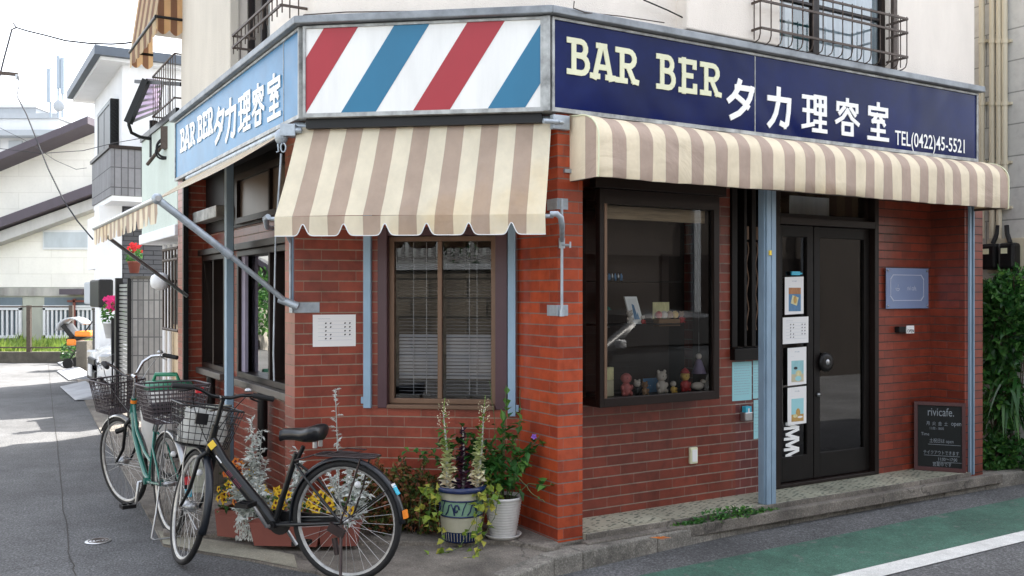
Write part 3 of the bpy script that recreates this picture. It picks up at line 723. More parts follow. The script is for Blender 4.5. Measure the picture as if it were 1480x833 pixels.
# ---------------- chamfer window ----------------
wm=(fw0+fw1)/2
a=hu(FF,0,560); b=hu(FF,0,716)
mb=MB()
mb.box(FF,fw0+.002,a,-.12,.015,fz0+.002,fzt-.002); mb.box(FF,b,fw1-.002,-.12,.015,fz0+.002,fzt-.002); mb.box(FF,a,b,-.12,.01,fzt-.06,fzt-.003)
part(mb,'window_surround',M['plum'],bevel=.004)
mid=hu(FF,-.06,636)
win=window(FF,a,b,-.045,fz0+.03,fzt-.062,SHOP,M['bronze_light'],M['glass'],th=.035,mull=[mid])
mb=MB(); mb.box(FF,a+.002,b-.002,-.14,.03,fz0+.002,fz0+.028); mb.build('sill',M['bronze_light'],win,bevel=.003)
mb=MB(); nsl=44; zz0,zz1=fz0+.085,fzt-.1
for i in range(nsl):
    z=zz0+(zz1-zz0)*i/nsl
    for p,q in ((a+.05,mid-.03),(mid+.03,b-.05)):
        o=FF.P
        th=(.9 if fz0+.2<z<fz0+.52 else .12)+.08*math.sin(i*.7)
        dz=.024*math.sin(th)/2; dw=.012*math.cos(th)
        mb.face([o(p,-.13-dw,z+dz),o(q,-.13-dw,z+dz),o(q,-.13+dw,z-dz),o(p,-.13+dw,z-dz)])
for x in (a+.25,mid-.2,mid+.25,b-.2): mb.box(FF,x-.002,x+.002,-.118,-.114,zz0,zz1)
mb.build('blind',M['blind'],win)
# pale blue shutter rails
for px,zb_ in ((530.5,590),(739.5,602)):
    x=hu(FF,.04,px); zz=hz(FF,.04,px,zb_); hw=.026
    mb=MB(); mb.box(FF,x-hw,x+hw,.003,.045,zz,2.3); mb.box(FF,x-hw-(.02 if px<600 else -.052),x-hw+(0 if px<600 else .072),.01,.035,zz+.03,zz+.075); part(mb,'shutter_rail',M['blue_paint'],bevel=.002)
# ---------------- show window bay ----------------
M['mirrored_strip']=pm('mirrored_strip_tone',(.40,.30,.20),.9,amt=.5,scale=9,stretch=(.3,.3,4))  # beige tone painted for the light band mirrored in the bay glass
BAY=MB(); th=.055; wf=-.08
for x0,x1,c0,c1 in ((bu0,bu0+.035,bz0,bz1),(bu1-.05,bu1,bz0,bz1),(bu0+.035,bu1-.05,bz0,bz0+.06),(bu0+.035,bu1-.05,bz1-.10,bz1)): BAY.box(FR,x0,x1,wf-.05,wf,c0,c1)
BAY.box(FR,bu0-.0,bu1,W+.003,wf-.052,bz0,bz0+.05); BAY.box(FR,bu0,bu1,W+.003,wf-.052,bz1-.06,bz1)
BAY.box(FR,bu0,bu0+.04,W+.003,W+.04,bz0+.05,bz1-.06); BAY.box(FR,bu1-.035,bu1-.002,W+.003,wf-.052,bz0+.05,bz1-.06)
bay=part(BAY,'show_window',M['bronze'],bevel=.003)
mb=MB(); mb.box(FR,bu0-.05,bu1+.05,wf-.045,wf+.02,bz1+.002,bz1+.11); mb.build('bay_header',M['bronze'],bay,bevel=.003)
mb=MB(); mb.box(FR,bu0+.036,bu0+.058,wf-.03,wf+.004,bz0+.06,bz1-.1); mb.build('corner_trim',M['bronze_light'],bay,bevel=.002)
mb=MB(); mb.face([FR.P(bu0+.02,wf-.03,bz0+.04),FR.P(bu1-.03,wf-.03,bz0+.04),FR.P(bu1-.03,wf-.03,bz1-.08),FR.P(bu0+.02,wf-.03,bz1-.08)])
mb.build('pane',M['glass'],bay)
mb=MB(); mb.face([FR.P(bu0+.01,W+.04,bz0+.04),FR.P(bu0+.01,wf-.05,bz0+.04),FR.P(bu0+.01,wf-.05,bz1-.05),FR.P(bu0+.01,W+.04,bz1-.05)])
mb.build('side_pane',M['glass'],bay)
mb=MB()
for zz in (hz(FR,-.3,950,467),hz(FR,-.3,950,407)):
    mb.box(FR,bu0+.045,bu1-.3,-.42,-.14,zz-.008,zz)
mb.build('shelf',M['dark_wood'],bay)
SH1=hz(FR,-.3,950,467); SH2=hz(FR,-.3,950,407); SH0=bz0+.052
mb=MB(); mb.box(FR,bu0+.03,bu1-.03,-.47,-.335,bz0+.0,bz0+.048); mb.box(FR,bu0+.045,bu1-.04,-.60,-.59,bz0+.05,bz1-.1); mb.build('back_board',M['interior_warm'],bay)
mb=MB(); x=hu(FR,-.45,1010); mb.box(FR,x-.07,x+.06,-.5,-.48,bz0+.05,bz1-.08); mb.build('curtain',M['curtain'],bay)
mb=MB()
for i in range(30):
    z=bz0+.12+i*.042; mb.box(FR,bu0+.05,bu1-.35,-.585,-.58,z,z+.012)
mb.build('blind',M['interior_warm'],bay)
mb=MB(); mb.box(FR,bu0+.05,bu1-.06,-.20,-.17,bz1-.19,bz1-.101); mb.build('mirrored_strip',M['mirrored_strip'],bay)
mb=MB(); mb.box(FR,bu0+.05,bu1-.06,-.45,-.44,bz1-.42,bz1-.19); mb.build('rear_pelmet',M['interior_warm'],bay)
# ---------------- tall narrow window ----------------
mb=MB()
for x0,x1 in ((nu0+.003,nu0+.06),(hu(FR,W,1073),hu(FR,W,1077)),(hu(FR,W,1084),hu(FR,W,1090)),(hu(FR,W,1098),nu1-.002)): mb.box(FR,x0,x1,W-.06,W+.02,nz0+.1,ZB-.01)
mb.box(FR,nu0+.003,nu1-.002,W-.06,W+.05,nz0+.002,nz0+.09)
tw=part(mb,'window',M['dark_wood'],bevel=.004)
mb=MB(); mb.face([FR.P(nu0,W-.03,nz0+.05),FR.P(nu1,W-.03,nz0+.05),FR.P(nu1,W-.03,ZB),FR.P(nu0,W-.03,ZB)]); mb.build('pane',M['glass'],tw)
mb=MB()
for px in (1081,1094):
    x=hu(FR,W,px)
    mb.tube([FR.P(x+.012*math.sin(i*1.1),W-.005,2.0-i*.04) for i in range(18)],.006,5)
    mb.tube([FR.P(x+.0,W-.005,2.02),FR.P(x,W-.005,2.12)],.012,6)
mb.build('iron_scroll',M['bronze_light'],tw)
# ---------------- entrance ----------------
DZ=hz(FR,W,1190,322)
mb=MB()
for x0,x1,c0,c1 in ((du0+.002,du0+.055,PZ+.002,ZB),(du1-.055,du1-.002,PZ+.002,ZB),(du0+.055,du1-.055,DZ-.03,DZ+.03),(du0+.055,du1-.055,PZ+.002,PZ+.03)): mb.box(FR,x0,x1,W-.12,W+.02,c0,c1)
part(mb,'door_frame',M['bronze'],bevel=.004)
def leaf_door(u0,u1,kick):
    z0,z1=PZ+.035,DZ-.033
    f=MB(); w=W-.03
    for a,b,c,d in ((u0,u0+.07,z0,z1),(u1-.07,u1,z0,z1),(u0+.07,u1-.07,z0,z0+kick),(u0+.07,u1-.07,z1-.09,z1),(u0+.07,u1-.07,1.02,1.11)): 
        if (c,d)==(1.02,1.11): continue
        f.box(FR,a,b,w-.04,w,c,d)
    o=f.build('door',M['dark_wood'],SHOP,bevel=.004)
    g=MB(); g.face([FR.P(u0+.06,w-.02,z0+kick-.01),FR.P(u1-.06,w-.02,z0+kick-.01),FR.P(u1-.06,w-.02,z1-.08),FR.P(u0+.06,w-.02,z1-.08)]); g.build('pane',M['glass_door'],o)
    return o
dm=hu(FR,W-.03,1176)
d1=leaf_door(du0+.06,dm-.004,.20); d2=leaf_door(dm+.004,du1-.06,.20)
x,z=hit(FR,W+.02,1198,524)
mb=MB(); Mx=Matrix((FR.U,Vector((0,0,1)),FR.N)).transposed().to_4x4()
mb.lathe([(0,0),(.072,0),(.08,.012),(.078,.028),(.05,.038),(.03,.036),(0,.036)],FR.P(x,W-.028,z),24,M=Mx)
h_=mb.build('door_pull',M['pipe_black'],d2)
mb=MB(); mb.lathe([(.0,.037),(.027,.0365),(.024,.042),(0,.043)],FR.P(x,W-.028,z),20,M=Mx); mb.build('pull_badge',M['steel'],d2)
mb=MB(); x2,z2=hit(FR,W,1186,571); mb.lathe([(0,0),(.016,0),(.016,.015),(0,.02)],FR.P(x2,W-.029,z2),12,M=Mx); mb.build('keyhole',M['steel'],d2)
# white zigzag lettering down the lower left of the door glass
mb=MB(); x0,z0_=hit(FR,W-.045,1134,668); x1=hu(FR,W-.045,1153); zt_=hz(FR,W-.045,1140,606)
hh=(zt_-z0_)/4.0; pts=[]
for k in range(4):
    zb_=z0_+hh*k
    stroke(mb,FR,W-.043,[(x0,zb_+.012),(x1,zb_+.012)],.022,m=0); stroke(mb,FR,W-.043,[(x1,zb_+.012),(x0+.02,zb_+hh*.5+.006)],.022,m=0); stroke(mb,FR,W-.043,[(x0+.02,zb_+hh*.5+.006),(x1,zb_+hh*.95)],.022,m=0)
mb.build('door_lettering',M['letter_white'],d1)
# transom light over the door
win=window(FR,du0+.06,du1-.06,W-.04,DZ+.033,ZB-.02,SHOP,M['bronze'],M['glass'],th=.03)
mb=MB(); x=hu(FR,-.6,1205); mb.box(FR,hu(FR,-.62,1146),x,-.66,-.65,DZ+.06,DZ+.25); mb.build('light_panel',M['curtain'],win)
# post (pale blue) and far rail of the roller shutter
x=hu(FR,0,1110)
mb=MB(); mb.box(FR,x-.047,x-.003,-.035,.035,PZ,ZB); mb.box(FR,x+.003,x+.047,-.035,.035,PZ,ZB); mb.box(FR,x-.004,x+.004,-.03,.02,PZ,ZB-.004); mb.box(FR,x-.06,x-.048,-.04,.02,PZ,ZB)
part(mb,'shutter_post',M['blue_paint2'],bevel=.003)
mb=MB(); z=hz(FR,.04,1106,366); mb.box(FR,x-.03,x-.008,.035,.045,z-.015,z+.02); part(mb,'post_latch',M['yellow'])
x=hu(FR,0,1402)
mb=MB(); mb.box(FR,x-.03,x-.008,-.04,.02,.03,ZB); part(mb,'shutter_rail',M['blue_paint2'])
mb=MB(); mb.box(FR,x-.007,x+.02,-.04,.006,.03,ZB); part(mb,'rail_channel',M['black'])
mb=MB(); mb.box(FR,x+.021,x+.035,-.04,.02,.03,ZB); part(mb,'shutter_rail',M['blue_paint2'])
M['sill_brown']=pm('sill_brown',(.13,.115,.105),.45,.3,amt=.3)
# left side: pole, far dark post, windows with sills, drain pipes
x=hu(FL,0,331); mb=MB(); mb.box(FL,x-.035,x+.035,-.03,.03,0,ZB); part(mb,'shutter_post',M['blue_paint'],bevel=.003)
mb=MB(); mb.box(FL,x-.052,x-.036,-.05,.0,0,ZB); part(mb,'dark_post',M['black'])
mb=MB(); mb.box(FL,LEND+.004,LEND+.05,-.04,.01,0,ZB); part(mb,'dark_post',M['black'])
for u0,u1,ml in ((la0,-.26,[(la0-.26)/2]),(lb0,lb1,[(lb0+lb1)/2])):
    win=window(FL,u0,u1,WL+.06,LZ0,LZ1,SHOP,M['bronze'],M['glass_bright'],th=.05,dp=.16,mull=ml)
    mb=MB(); mb.box(FL,u0-.06,min(u1+.06,-.222),WL+.003,WL+.12,LZ0-.06,LZ0-.003); mb.build('sill',M['sill_brown'],win,bevel=.004)
    mb=MB(); mb.box(FL,u0-.04,min(u1+.04,-.222),WL+.01,WL+.10,LZ1+.003,LZ1+.06); mb.build('head',M['bronze'],win,bevel=.004)
x0,x1=hu(FL,WL+.02,344),hu(FL,WL+.02,356); mb=MB(); n=14
for i in range(n):
    a=x0+(x1-x0)*i/n; mb.box(FL,a,a+(x1-x0)/n*.7,WL+.002,WL+.03,LZ0,LZ1)
M['lilac']=pm('lilac_panel',(.34,.31,.42),.6); part(mb,'side_panel',M['lilac'])
x0=hu(FL,WL,292); x1=hu(FL,WL,336); mb=MB(); zz=hz(FL,WL+.05,310,312); mb.box(FL,x0,x1,WL+.022,WL+.15,zz-.05,zz+.06); part(mb,'awning_case',M['white_frame'],bevel=.006)
for px in (383,308):
    x=hu(FL,WL+.05,px); mb=MB()
    mb.tube([FL.P(x,WL+.07,LZ0-.06),FL.P(x,WL+.07,.35),FL.P(x-.02,WL+.07,.29)],.042,12)
    part(mb,'drain_pipe',M['pipe_black'])
x=hu(FL,WL+.05,383); mb=MB(); mb.tube([FL.P(x-.02,WL+.07,.30),FL.P(x-.07,WL+.10,.23),FL.P(x-.18,WL+.16,.20),FL.P(x-.28,WL+.2,.19)],.028,10); part(mb,'hose_end',M['bronze_light'])
# ---------------- glyphs drawn by stroke, unit box ----------------
def arc(cx,cy,rx,ry,a0,a1,n=8): return [(cx+rx*math.cos(R(a0+(a1-a0)*i/n)),cy+ry*math.sin(R(a0+(a1-a0)*i/n))) for i in range(n+1)]
GL={
'タ':[[(.44,1.0),(.36,.78),(.20,.58),(.04,.46)],[(.33,.84),(.93,.84),(.84,.58),(.66,.33),(.42,.13),(.14,.0)],[(.34,.58),(.56,.47),(.74,.34)]],
'カ':[[(.04,.73),(.93,.73),(.90,.38),(.84,.08),(.74,.02),(.60,.06)],[(.46,1.0),(.44,.66),(.34,.34),(.20,.13),(.05,.0)]],
'理':[[(.02,.92),(.42,.92)],[(.04,.55),(.40,.55)],[(.0,.10),(.43,.19)],[(.22,.92),(.22,.16)],[(.52,.96),(.97,.96),(.97,.50),(.52,.50),(.52,.96)],[(.52,.73),(.97,.73)],[(.745,.96),(.745,.03)],[(.52,.27),(.97,.27)],[(.46,.03),(1.0,.03)]],
'容':[[(.5,1.0),(.5,.90)],[(.07,.70),(.07,.87),(.93,.87),(.93,.70)],[(.35,.77),(.16,.60)],[(.65,.77),(.84,.60)],[(.5,.70),(.30,.48),(.02,.34)],[(.5,.70),(.70,.48),(.98,.34)],[(.29,.31),(.71,.31),(.71,.02),(.29,.02),(.29,.31)]],
'室':[[(.5,1.0),(.5,.90)],[(.07,.70),(.07,.87),(.93,.87),(.93,.70)],[(.18,.69),(.82,.69)],[(.45,.69),(.24,.50),(.76,.52)],[(.62,.61),(.80,.44)],[(.5,.44),(.5,.03)],[(.2,.25),(.8,.25)],[(.03,.02),(.97,.02)]],
'B':[[(.24,.03),(.24,.97)],[(.0,.97),(.58,.97)]+arc(.58,.76,.28,.21,90,-90,7)+[(.28,.55)],[(.60,.54)]+arc(.62,.285,.33,.255,90,-90,7)+[(.0,.03)]],
'A':[[(.10,.0),(.42,.96),(.60,.96),(.90,.0)],[(.24,.32),(.78,.32)],[(-.02,.03),(.26,.03)],[(.74,.03),(1.04,.03)],[(.28,.97),(.60,.97)]],
'R':[[(.24,.03),(.24,.97)],[(.0,.97),(.60,.97)]+arc(.60,.735,.30,.235,90,-90,7)+[(.28,.50)],[(.55,.48),(.86,.05),(1.02,.03)],[(.0,.03),(.42,.03)]],
'E':[[(.22,0),(.22,1)],[(.0,.96),(.92,.96),(.92,.82)],[(.22,.52),(.70,.52)],[(.0,.03),(.95,.03),(.95,.20)]],
}
def glyph(mb,fr,w,ch,u0,u1,z0,z1,th,m=0,shear=0,z0b=None,z1b=None):
    for path in GL[ch]:
        stroke(mb,fr,w,[(u0+(u1-u0)*x+shear*y*(z1-z0),z0+(z1-z0)*y) for x,y in path],th,m=m,depth=.006)
def sign_box(name,label,fr,u0,u1,w,z0,z1,mat,seams=()):
    t=T(name,label,'sign',fr.P((u0+u1)/2,w,z0))
    mb=MB(); mb.box(fr,u0+.012,u1-.012,w-.09,w,z0+.012,z1-.008); p=mb.build('sign_panel',mat,t)
    f=MB()
    for a,b,c,d in ((u0-.004,u1+.004,z0-.012,z0+.014),(u0-.004,u1+.004,z1-.012,z1+.004)): f.box(fr,a,b,w-.11,w+.012,c,d)
    for a,b in ((u0-.004,u0+.014),(u1-.014,u1+.004)): f.box(fr,a,b,w-.11,w+.011,z0+.014,z1-.012)
    for x in seams: f.box(fr,x-.004,x+.004,w-.05,w+.003,z0+.014,z1-.012)
    f.build('sign_frame',M['white_frame'],t)
    return t
# main navy sign
ws=.03
ru0=hu(FR,ws,797)+.004
S1=sign_box('shop_sign','long navy blue shop sign, BAR BER in cream, over the round striped awning',FR,ru0,RU1,ws,ZB,ZT,M['sign_navy'],seams=(hu(FR,ws,1091),))
mb=MB()
def g_px(mb,fr,w,ch,x0,x1,yt,yb,th,shear=0,m=0):
    xc=(x0+x1)/2; u0=hu(fr,w,x0);u1=hu(fr,w,x1); glyph(mb,fr,w,ch,u0,u1,hz(fr,w,xc,yb),hz(fr,w,xc,yt),th,m,shear)
for ch,x0,x1,yt,yb in (('B',818,853,55,111),('A',852,888,62,117),('R',888,922,69,123),('B',947,977,78,132),('E',979,1008,84,137),('R',1010,1042,90,141)):
    g_px(mb,FR,ws+.001,ch,x0+4,x1-3,yt+4,yb-4,.036)
mb.build('cream_lettering',M['letter_cream'],S1)
mb=MB()
for ch,x0,x1,yt,yb in (('タ',1048,1093,116,175),('カ',1106,1146,127,186),('理',1156,1197,135,194),('容',1204,1244,142,199),('室',1250,1287,148,206)):
    g_px(mb,FR,ws+.001,ch,x0+4,x1-4,yt+3,yb-4,.040 if ch in 'タカ' else .031)
u0_,z0_=hit(FR,ws+.001,1293,208)
text(mb,FR,ws+.001,'TEL(0422)45-5521',u0_,z0_-.005,.165,sx=.76,depth=.003,bold=.008)
mb.build('white_lettering',M['letter_white'],S1)
# striped corner sign
S2=sign_box('striped_sign','corner sign panel with slanting red, white and blue stripes above the flat striped awning',FS,.02,FSL-.05,0,ZB,ZT,M['sign_white'])
L_=FSL-.05; x0s,x1s=.035,FSL-.065; z0s,z1s=ZB+.015,ZT-.013
def clip_band(b0,b1,slope):
    # parallelogram with bottom from b0 to b1, leaning right; clipped to the panel in u
    P=[(b0,z0s),(b1,z0s),(b1+slope,z1s),(b0+slope,z1s)]
    def clip(P,x,keep):
        o=[]
        for i in range(len(P)):
            a=P[i];b=P[(i+1)%len(P)]; ia=keep(a[0]);ib=keep(b[0])
            if ia:o.append(a)
            if ia!=ib:
                t=(x-a[0])/(b[0]-a[0]); o.append((x,a[1]+t*(b[1]-a[1])))
        return o
    P=clip(P,x0s,lambda q:q>=x0s)
    if len(P)>2: P=clip(P,x1s,lambda q:q<=x1s)
    return P
def su(px): return hu(FS,0,px)
mb=MB(); mb.box(FS,.02,FSL-.06,-.10,-.035,ZB-.075,ZB-.014); mb.build('gap_shade',M['black'],S2)  # black box painting the shade of the gap below the sign
sl=su(519)-su(443)
for nm,mat,bands in (('red_stripe','sign_red',[(su(393),su(441.5)),(su(597),su(650))]),('blue_stripe','sign_sky',[(su(493),su(543)),(su(705),su(759))])):
    for b0,b1 in bands:
        P=clip_band(b0,b1,sl)
        mb=MB(); mb.plate(FS,P,.0,.003); mb.build(nm,M[mat],S2)
mb=MB(); mb.box(FS,FSL-.045,FSL-.002,-.09,.02,ZB-.01,ZT+.005); mb.build('corner_post',M['white_frame'],S2)
# side street sign
wl=.04
S3=sign_box('shop_sign','faded navy shop sign, light blue from painted-in sky sheen, with white lettering facing the side street, over the folded-out awning',FL,LU0,uL0-.02,wl,ZB,ZT,M['sign_sky_sheen'],seams=(hu(FL,wl,410),))
mb=MB()
# ten glyphs across the side sign
for ch,x0,x1,yt,yb in (('B',262,267.5,188,218),('A',268,275,183,214),('R',275.5,282,179,209),('B',287,293,169,203),('E',294.5,300,164,197),('R',301.5,308,158,193)):
    g_px(mb,FL,wl+.001,ch,x0,x1,yt,yb,.04)
for ch,x0,x1,yt,yb in (('タ',311,325,158,203),('カ',327,342,145,199),('理',346,362,136,189),('容',366,382,124,180),('室',388,406,110,170)):
    g_px(mb,FL,wl+.001,ch,x0,x1,yt,yb,.045 if ch in 'タカ' else .034)
mb.build('lettering',M['letter_white'],S3)
# ---------------- awnings ----------------
# 1) flat striped awning over the chamfer window
YT,YB=6.2,5.83
tl,tr=D(431,187,6.22),D(797,177,5.98)
tl.z=tr.z=2.70
bl,br=D(397,309,5.86),D(788,314,5.66)
zb_=(bl.z+br.z)/2; bl.z=br.z=zb_
AW=T('striped_awning','flat cream and brown striped fabric awning with scalloped valance over the corner window','awning',FF.P(-.5,.4,2.0))
nx,nz=60,14; mb=MB(); vs=[];fs=[];uv=[]
Wd=1.665
for j in range(nz+1):
    t=j/nz
    for i in range(nx+1):
        s=i/nx; p=tl.lerp(tr,s).lerp(bl.lerp(br,s),t)
        p.z-=.018*math.sin(math.pi*t)+.004*math.sin(t*16+s*5)*math.sin(math.pi*s)**.3+.004*math.sin(s*23)*math.sin(math.pi*t)+.010*math.exp(-((s-.02)/.04)**2)*math.sin(3.1*t)
        vs.append(p)
for j in range(nz):
    for i in range(nx):
        a=j*(nx+1)+i; fs.append((a,a+1,a+nx+2,a+nx+1)); uv.append([(i/nx*Wd,0),((i+1)/nx*Wd,0),((i+1)/nx*Wd,1),(i/nx*Wd,1)])
mb.shared(vs,fs,uv,0,True); cl=mb.build('canopy_cloth',M['cloth_front'],AW)
def scallop(s,n,h,notch,ph=0):
    t=(s*n+ph); d=abs(t-round(t)); return -h+notch*math.exp(-(d/.105)**2)-.0
def valance(P0,P1,W_,n,h,notch,ph,parent,mat,steps=220,pipe=True,drift=Vector((0,0,0))):
    mb=MB(); vs=[];fs=[];uv=[]; edge=[]
    for i in range(steps+1):
        s=i/steps; p=P0.lerp(P1,s); q=p.copy(); q.z+=scallop(s,n,h,notch,ph); q+=drift+Vector((math.sin(s*40)*.004,math.sin(s*40)*.006,0))
        vs+=[p,q]; edge.append(q)
    for i in range(steps):
        fs.append((2*i,2*i+1,2*i+3,2*i+2)); uv.append([(i/steps*W_,0),(i/steps*W_,1),((i+1)/steps*W_,1),((i+1)/steps*W_,0)])
    mb.shared(vs,fs,uv,0,True); v=mb.build('valance',mat,parent)
    if pipe:
        mb=MB(); mb.tube(edge,.0035,6); mb.build('piping',M['white'],v)
    return v
valance(bl+Vector((0,-.004,-.0)),br+Vector((0,-.004,-.0)),Wd,6.5,.122,.072,.28,AW,M['cloth_front'])
dr=(br-bl).normalized()
mb=MB(); mb.tube([bl-dr*.04+Vector((0,.019,-.012)),br+dr*.05+Vector((0,.019,-.012))],.0125,12); mb.build('front_bar',M['galv'],AW)
rd=(tr-tl).normalized()
mb=MB(); mb.tube([tl-rd*.03+Vector((0,.03,.01)),tr+rd*.06+Vector((0,.03,.01))],.03,14); mb.build('roller',M['galv'],AW)
# left and right brackets, drop rods, clamps and elbow arms
def rodset(base,top,plate_c,elbow_from,wid,fr,side):
    pass
pr=FR.P(.012,.02,0)
# right: plates and rod on the pillar corner
def plate3(px,py,w_,h_,fr=FR,w=.0,name='bracket_plate'):
    u,z=hit(fr,w,px,py); mb=MB(); mb.box(fr,u-w_/2,u+w_/2,w+.001,w+.007,z-h_/2,z+h_/2); mb.build(name,M['galv'],AW,bevel=.001); return u,z
FPL=Fr((pb.x,pb.y),-59.3)    # left face of the pillar
for py in (295,449):
    z=hz(FR,0,812,py)
    mb=MB(); mb.box(FR,-.006,.075,.001,.008,z-.035,z+.035); mb.box(FPL,.49-.11,.4985,.001,.008,z-.035,z+.035); mb.build('bracket_plate',M['galv'],AW,bevel=.001)
z1_,z2_=hz(FR,0,812,288),hz(FR,0,812,455)
ro=FR.P(.012,.03,0)
mb=MB(); mb.tube([Vector((ro.x,ro.y,z1_)),Vector((ro.x,ro.y,z2_))],.009,10); mb.tube([Vector((ro.x,ro.y,z2_-.01)),Vector((ro.x,ro.y,z2_+.03))],.016,10); mb.build('drop_rod',M['galv'],AW)
el=Vector((ro.x,ro.y,hz(FR,.03,808,352)))
mb=MB(); e0=br+dr*.05; mb.tube([e0-dr*.02,e0+dr*.02,e0+dr*.045+Vector((0,.02,-.02)),e0+dr*.055+Vector((.0,.06,-.07)),el+Vector((0,-.02,.02))],[.018,.019,.019,.017,.015],10)
mb.tube([el+Vector((0,0,-.03)),el+Vector((0,0,.035))],.02,10); mb.tube([el+Vector((0,-.03,-.01)),el+Vector((.05,-.05,-.012))],.006,8); mb.tube([el+Vector((.05,-.05,-.03)),el+Vector((.05,-.05,.008))],.006,8)
mb.build('elbow_arm',M['galv'],AW)
u,z=hit(FR,.03,812,178); mb=MB(); mb.box(FR,u-.07,u+.055,.0,.04,z-.042,z+.048); mb.tube([FR.P(u-.04,.045,z),FR.P(u-.14,.03,z)],.016,10); mb.tube([FR.P(u-.0,.045,z),FR.P(u-.04,.052,z)],.011,8)
mb.build('roller_bracket',M['galv'],AW,bevel=.003)
# left side gear box and rods
gl=D(411,196,6.2)
mb=MB(); mb.mbox(Matrix.Translation(gl+Vector((.03,0,.03))),.10,.09,.08); mb.ball(gl+Vector((-.02,0,-.01)),(.045,.04,.055),12,8); mb.tube([gl+Vector((.05,-.02,.03)),gl+Vector((.12,-.02,.03))],.02,10)
ring=[gl+Vector((.0+.017*math.sin(a),-.03,-.085+.03*math.cos(a))) for a in [i*.6 for i in range(11)]]
mb.tube(ring,.006,6)
mb.build('gear_box',M['galv'],AW,bevel=.004)
mb=MB(); mb.tube([gl+Vector((-.02,0,-.12)),gl+Vector((-.045,.0,-.5))],.008,8); mb.tube([gl+Vector((-.035,-.03,-.06)),gl+Vector((-.03,-.03,-.11)),gl+Vector((-.045,-.03,-.115))],.006,6); mb.build('crank_rod',M['galv'],AW)
lp=FL.P(-.03,.02,0)
zt1,zt2=hz(FL,.02,425,340),hz(FL,.02,425,445)
mb=MB(); mb.tube([Vector((lp.x,lp.y,2.35)),Vector((lp.x,lp.y,zt2))],.009,8); mb.build('drop_rod',M['galv'],AW)
mb=MB(); mb.box(FL,-.055,-.02,.001,.012,zt2-.02,2.4); mb.build('side_rail',M['blue_paint2'],AW)
FPr=Fr((B.x,B.y),math.degrees(math.atan2(A.y-B.y,A.x-B.x)))
mb=MB(); mb.box(FPr,-.008,.165,.001,.008,zt2-.035,zt2+.035); mb.box(FL,-.06,.005,.013,.02,zt2-.035,zt2+.035); mb.build('bracket_plate',M['galv'],AW,bevel=.001)
mb=MB(); mb.tube([bl-dr*.04,bl-dr*.065+Vector((0,.02,-.01)),bl-dr*.07+Vector((0,.08,-.06)),Vector((lp.x-.03,lp.y-.05,2.03)),Vector((lp.x,lp.y,1.95))],[.019,.02,.016,.012,.010],10)
mb.tube([Vector((lp.x-.07,lp.y-.12,2.0)),Vector((lp.x-.09,lp.y-.1,1.2)),Vector((lp.x-.085,lp.y-.1,1.02))],.006,6)
mb.build('elbow_arm',M['galv'],AW)
# 2) fixed round-fronted awning on the main street
RA=T('round_awning','long rounded cream and brown striped awning under the navy sign, above the entrance','awning',FR.P(2.2,.15,2.3))
ra0,ra1=hu(FR,.02,826),4.36
AD,AT,AB=.315,2.735,2.318
prof=[(-.0,AT),(.09,AT-.012)]+[(.10+(AD-.10)*math.sin(a),AT-.17+.158*math.cos(a)) for a in [R(10*i) for i in range(1,10)]]+[(AD,AT-.24),(AD-.001,AT-.32),(AD-.004,AB+.006),(AD-.01,AB)]
mb=MB(); vs=[];fs=[];uv=[]; nu=240
for i in range(nu+1):
    s=i/nu; u=ra0+(ra1-ra0)*s
    for k,(w,z) in enumerate(prof):
        e=.003*math.sin(u*9+k*.4)+.002*math.sin(u*31+k)-.009*abs(math.sin(math.pi*u/.84))*math.sin(math.pi*k/(len(prof)-1))
        vs.append(FR.P(u,w+e*(k>1),z+e*.5-.012*(math.sin(u*2.3)*.3)*(k==len(prof)-1)))
K=len(prof)
for i in range(nu):
    for k in range(K-1):
        a=i*K+k; fs.append((a,a+1,a+K+1,a+K)); x0=(ra1-ra0)*i/nu;x1=(ra1-ra0)*(i+1)/nu; uv.append([(x0,0),(x0,0),(x1,0),(x1,0)])
mb.shared(vs,fs,uv,0,True)
mb.build('canopy_cloth',M['cloth_round'],RA)
for u,sgn in ((ra0,-1),(ra1,1)):
    mb=MB(); 
    P=[(w,z) for w,z in prof]+[(-.0,AB)]
    # end panel split at the stripe: cream at the wall, brown band, cream piping
    cuts=[-.01,.17,.285,.4]
    for ci in range(3):
        a,b=cuts[ci],cuts[ci+1]
        def clipw(P,x,keep):
            o=[]
            for i in range(len(P)):
                p=P[i];q=P[(i+1)%len(P)];ip=keep(p[0]);iq=keep(q[0])
                if ip:o.append(p)
                if ip!=iq:
                    t=(x-p[0])/(q[0]-p[0]);o.append((x,p[1]+t*(q[1]-p[1])))
            return o
        Q=clipw(clipw(P,a,lambda v:v>=a),b,lambda v:v<=b)
        uvx=.05 if ci!=1 else .16
        if len(Q)>2: mb.face([FR.P(u,w,z) for w,z in Q],[(uvx,0)]*len(Q))
    mb.build('end_panel',M['cloth_round'],RA)
    mb=MB(); mb.tube([FR.P(u+.002*sgn,w,z) for w,z in prof],.006,6); mb.build('edge_piping',M['letter_cream'],RA)
mb=MB(); mb.box(FR,ra0+.02,ra1-.02,AD-.03,AD-.012,AB-.0,AB+.02); mb.box(FR,ra0+.02,ra1-.02,.0,.03,AT-.05,AT-.02)
mb.box(FR,ra0+.01,ra0+.03,.0,AD-.03,AB,AB+.02); mb.box(FR,ra1-.03,ra1-.01,.0,AD-.03,AB,AB+.02)
mb.build('awning_frame',M['rusty'],RA)
mb=MB(); z=hz(FR,.02,820,247); mb.box(FR,ra0-.05,ra0+.0,.005,.02,z-.012,z+.012); mb.build('fixing_clip',M['galv'],RA)
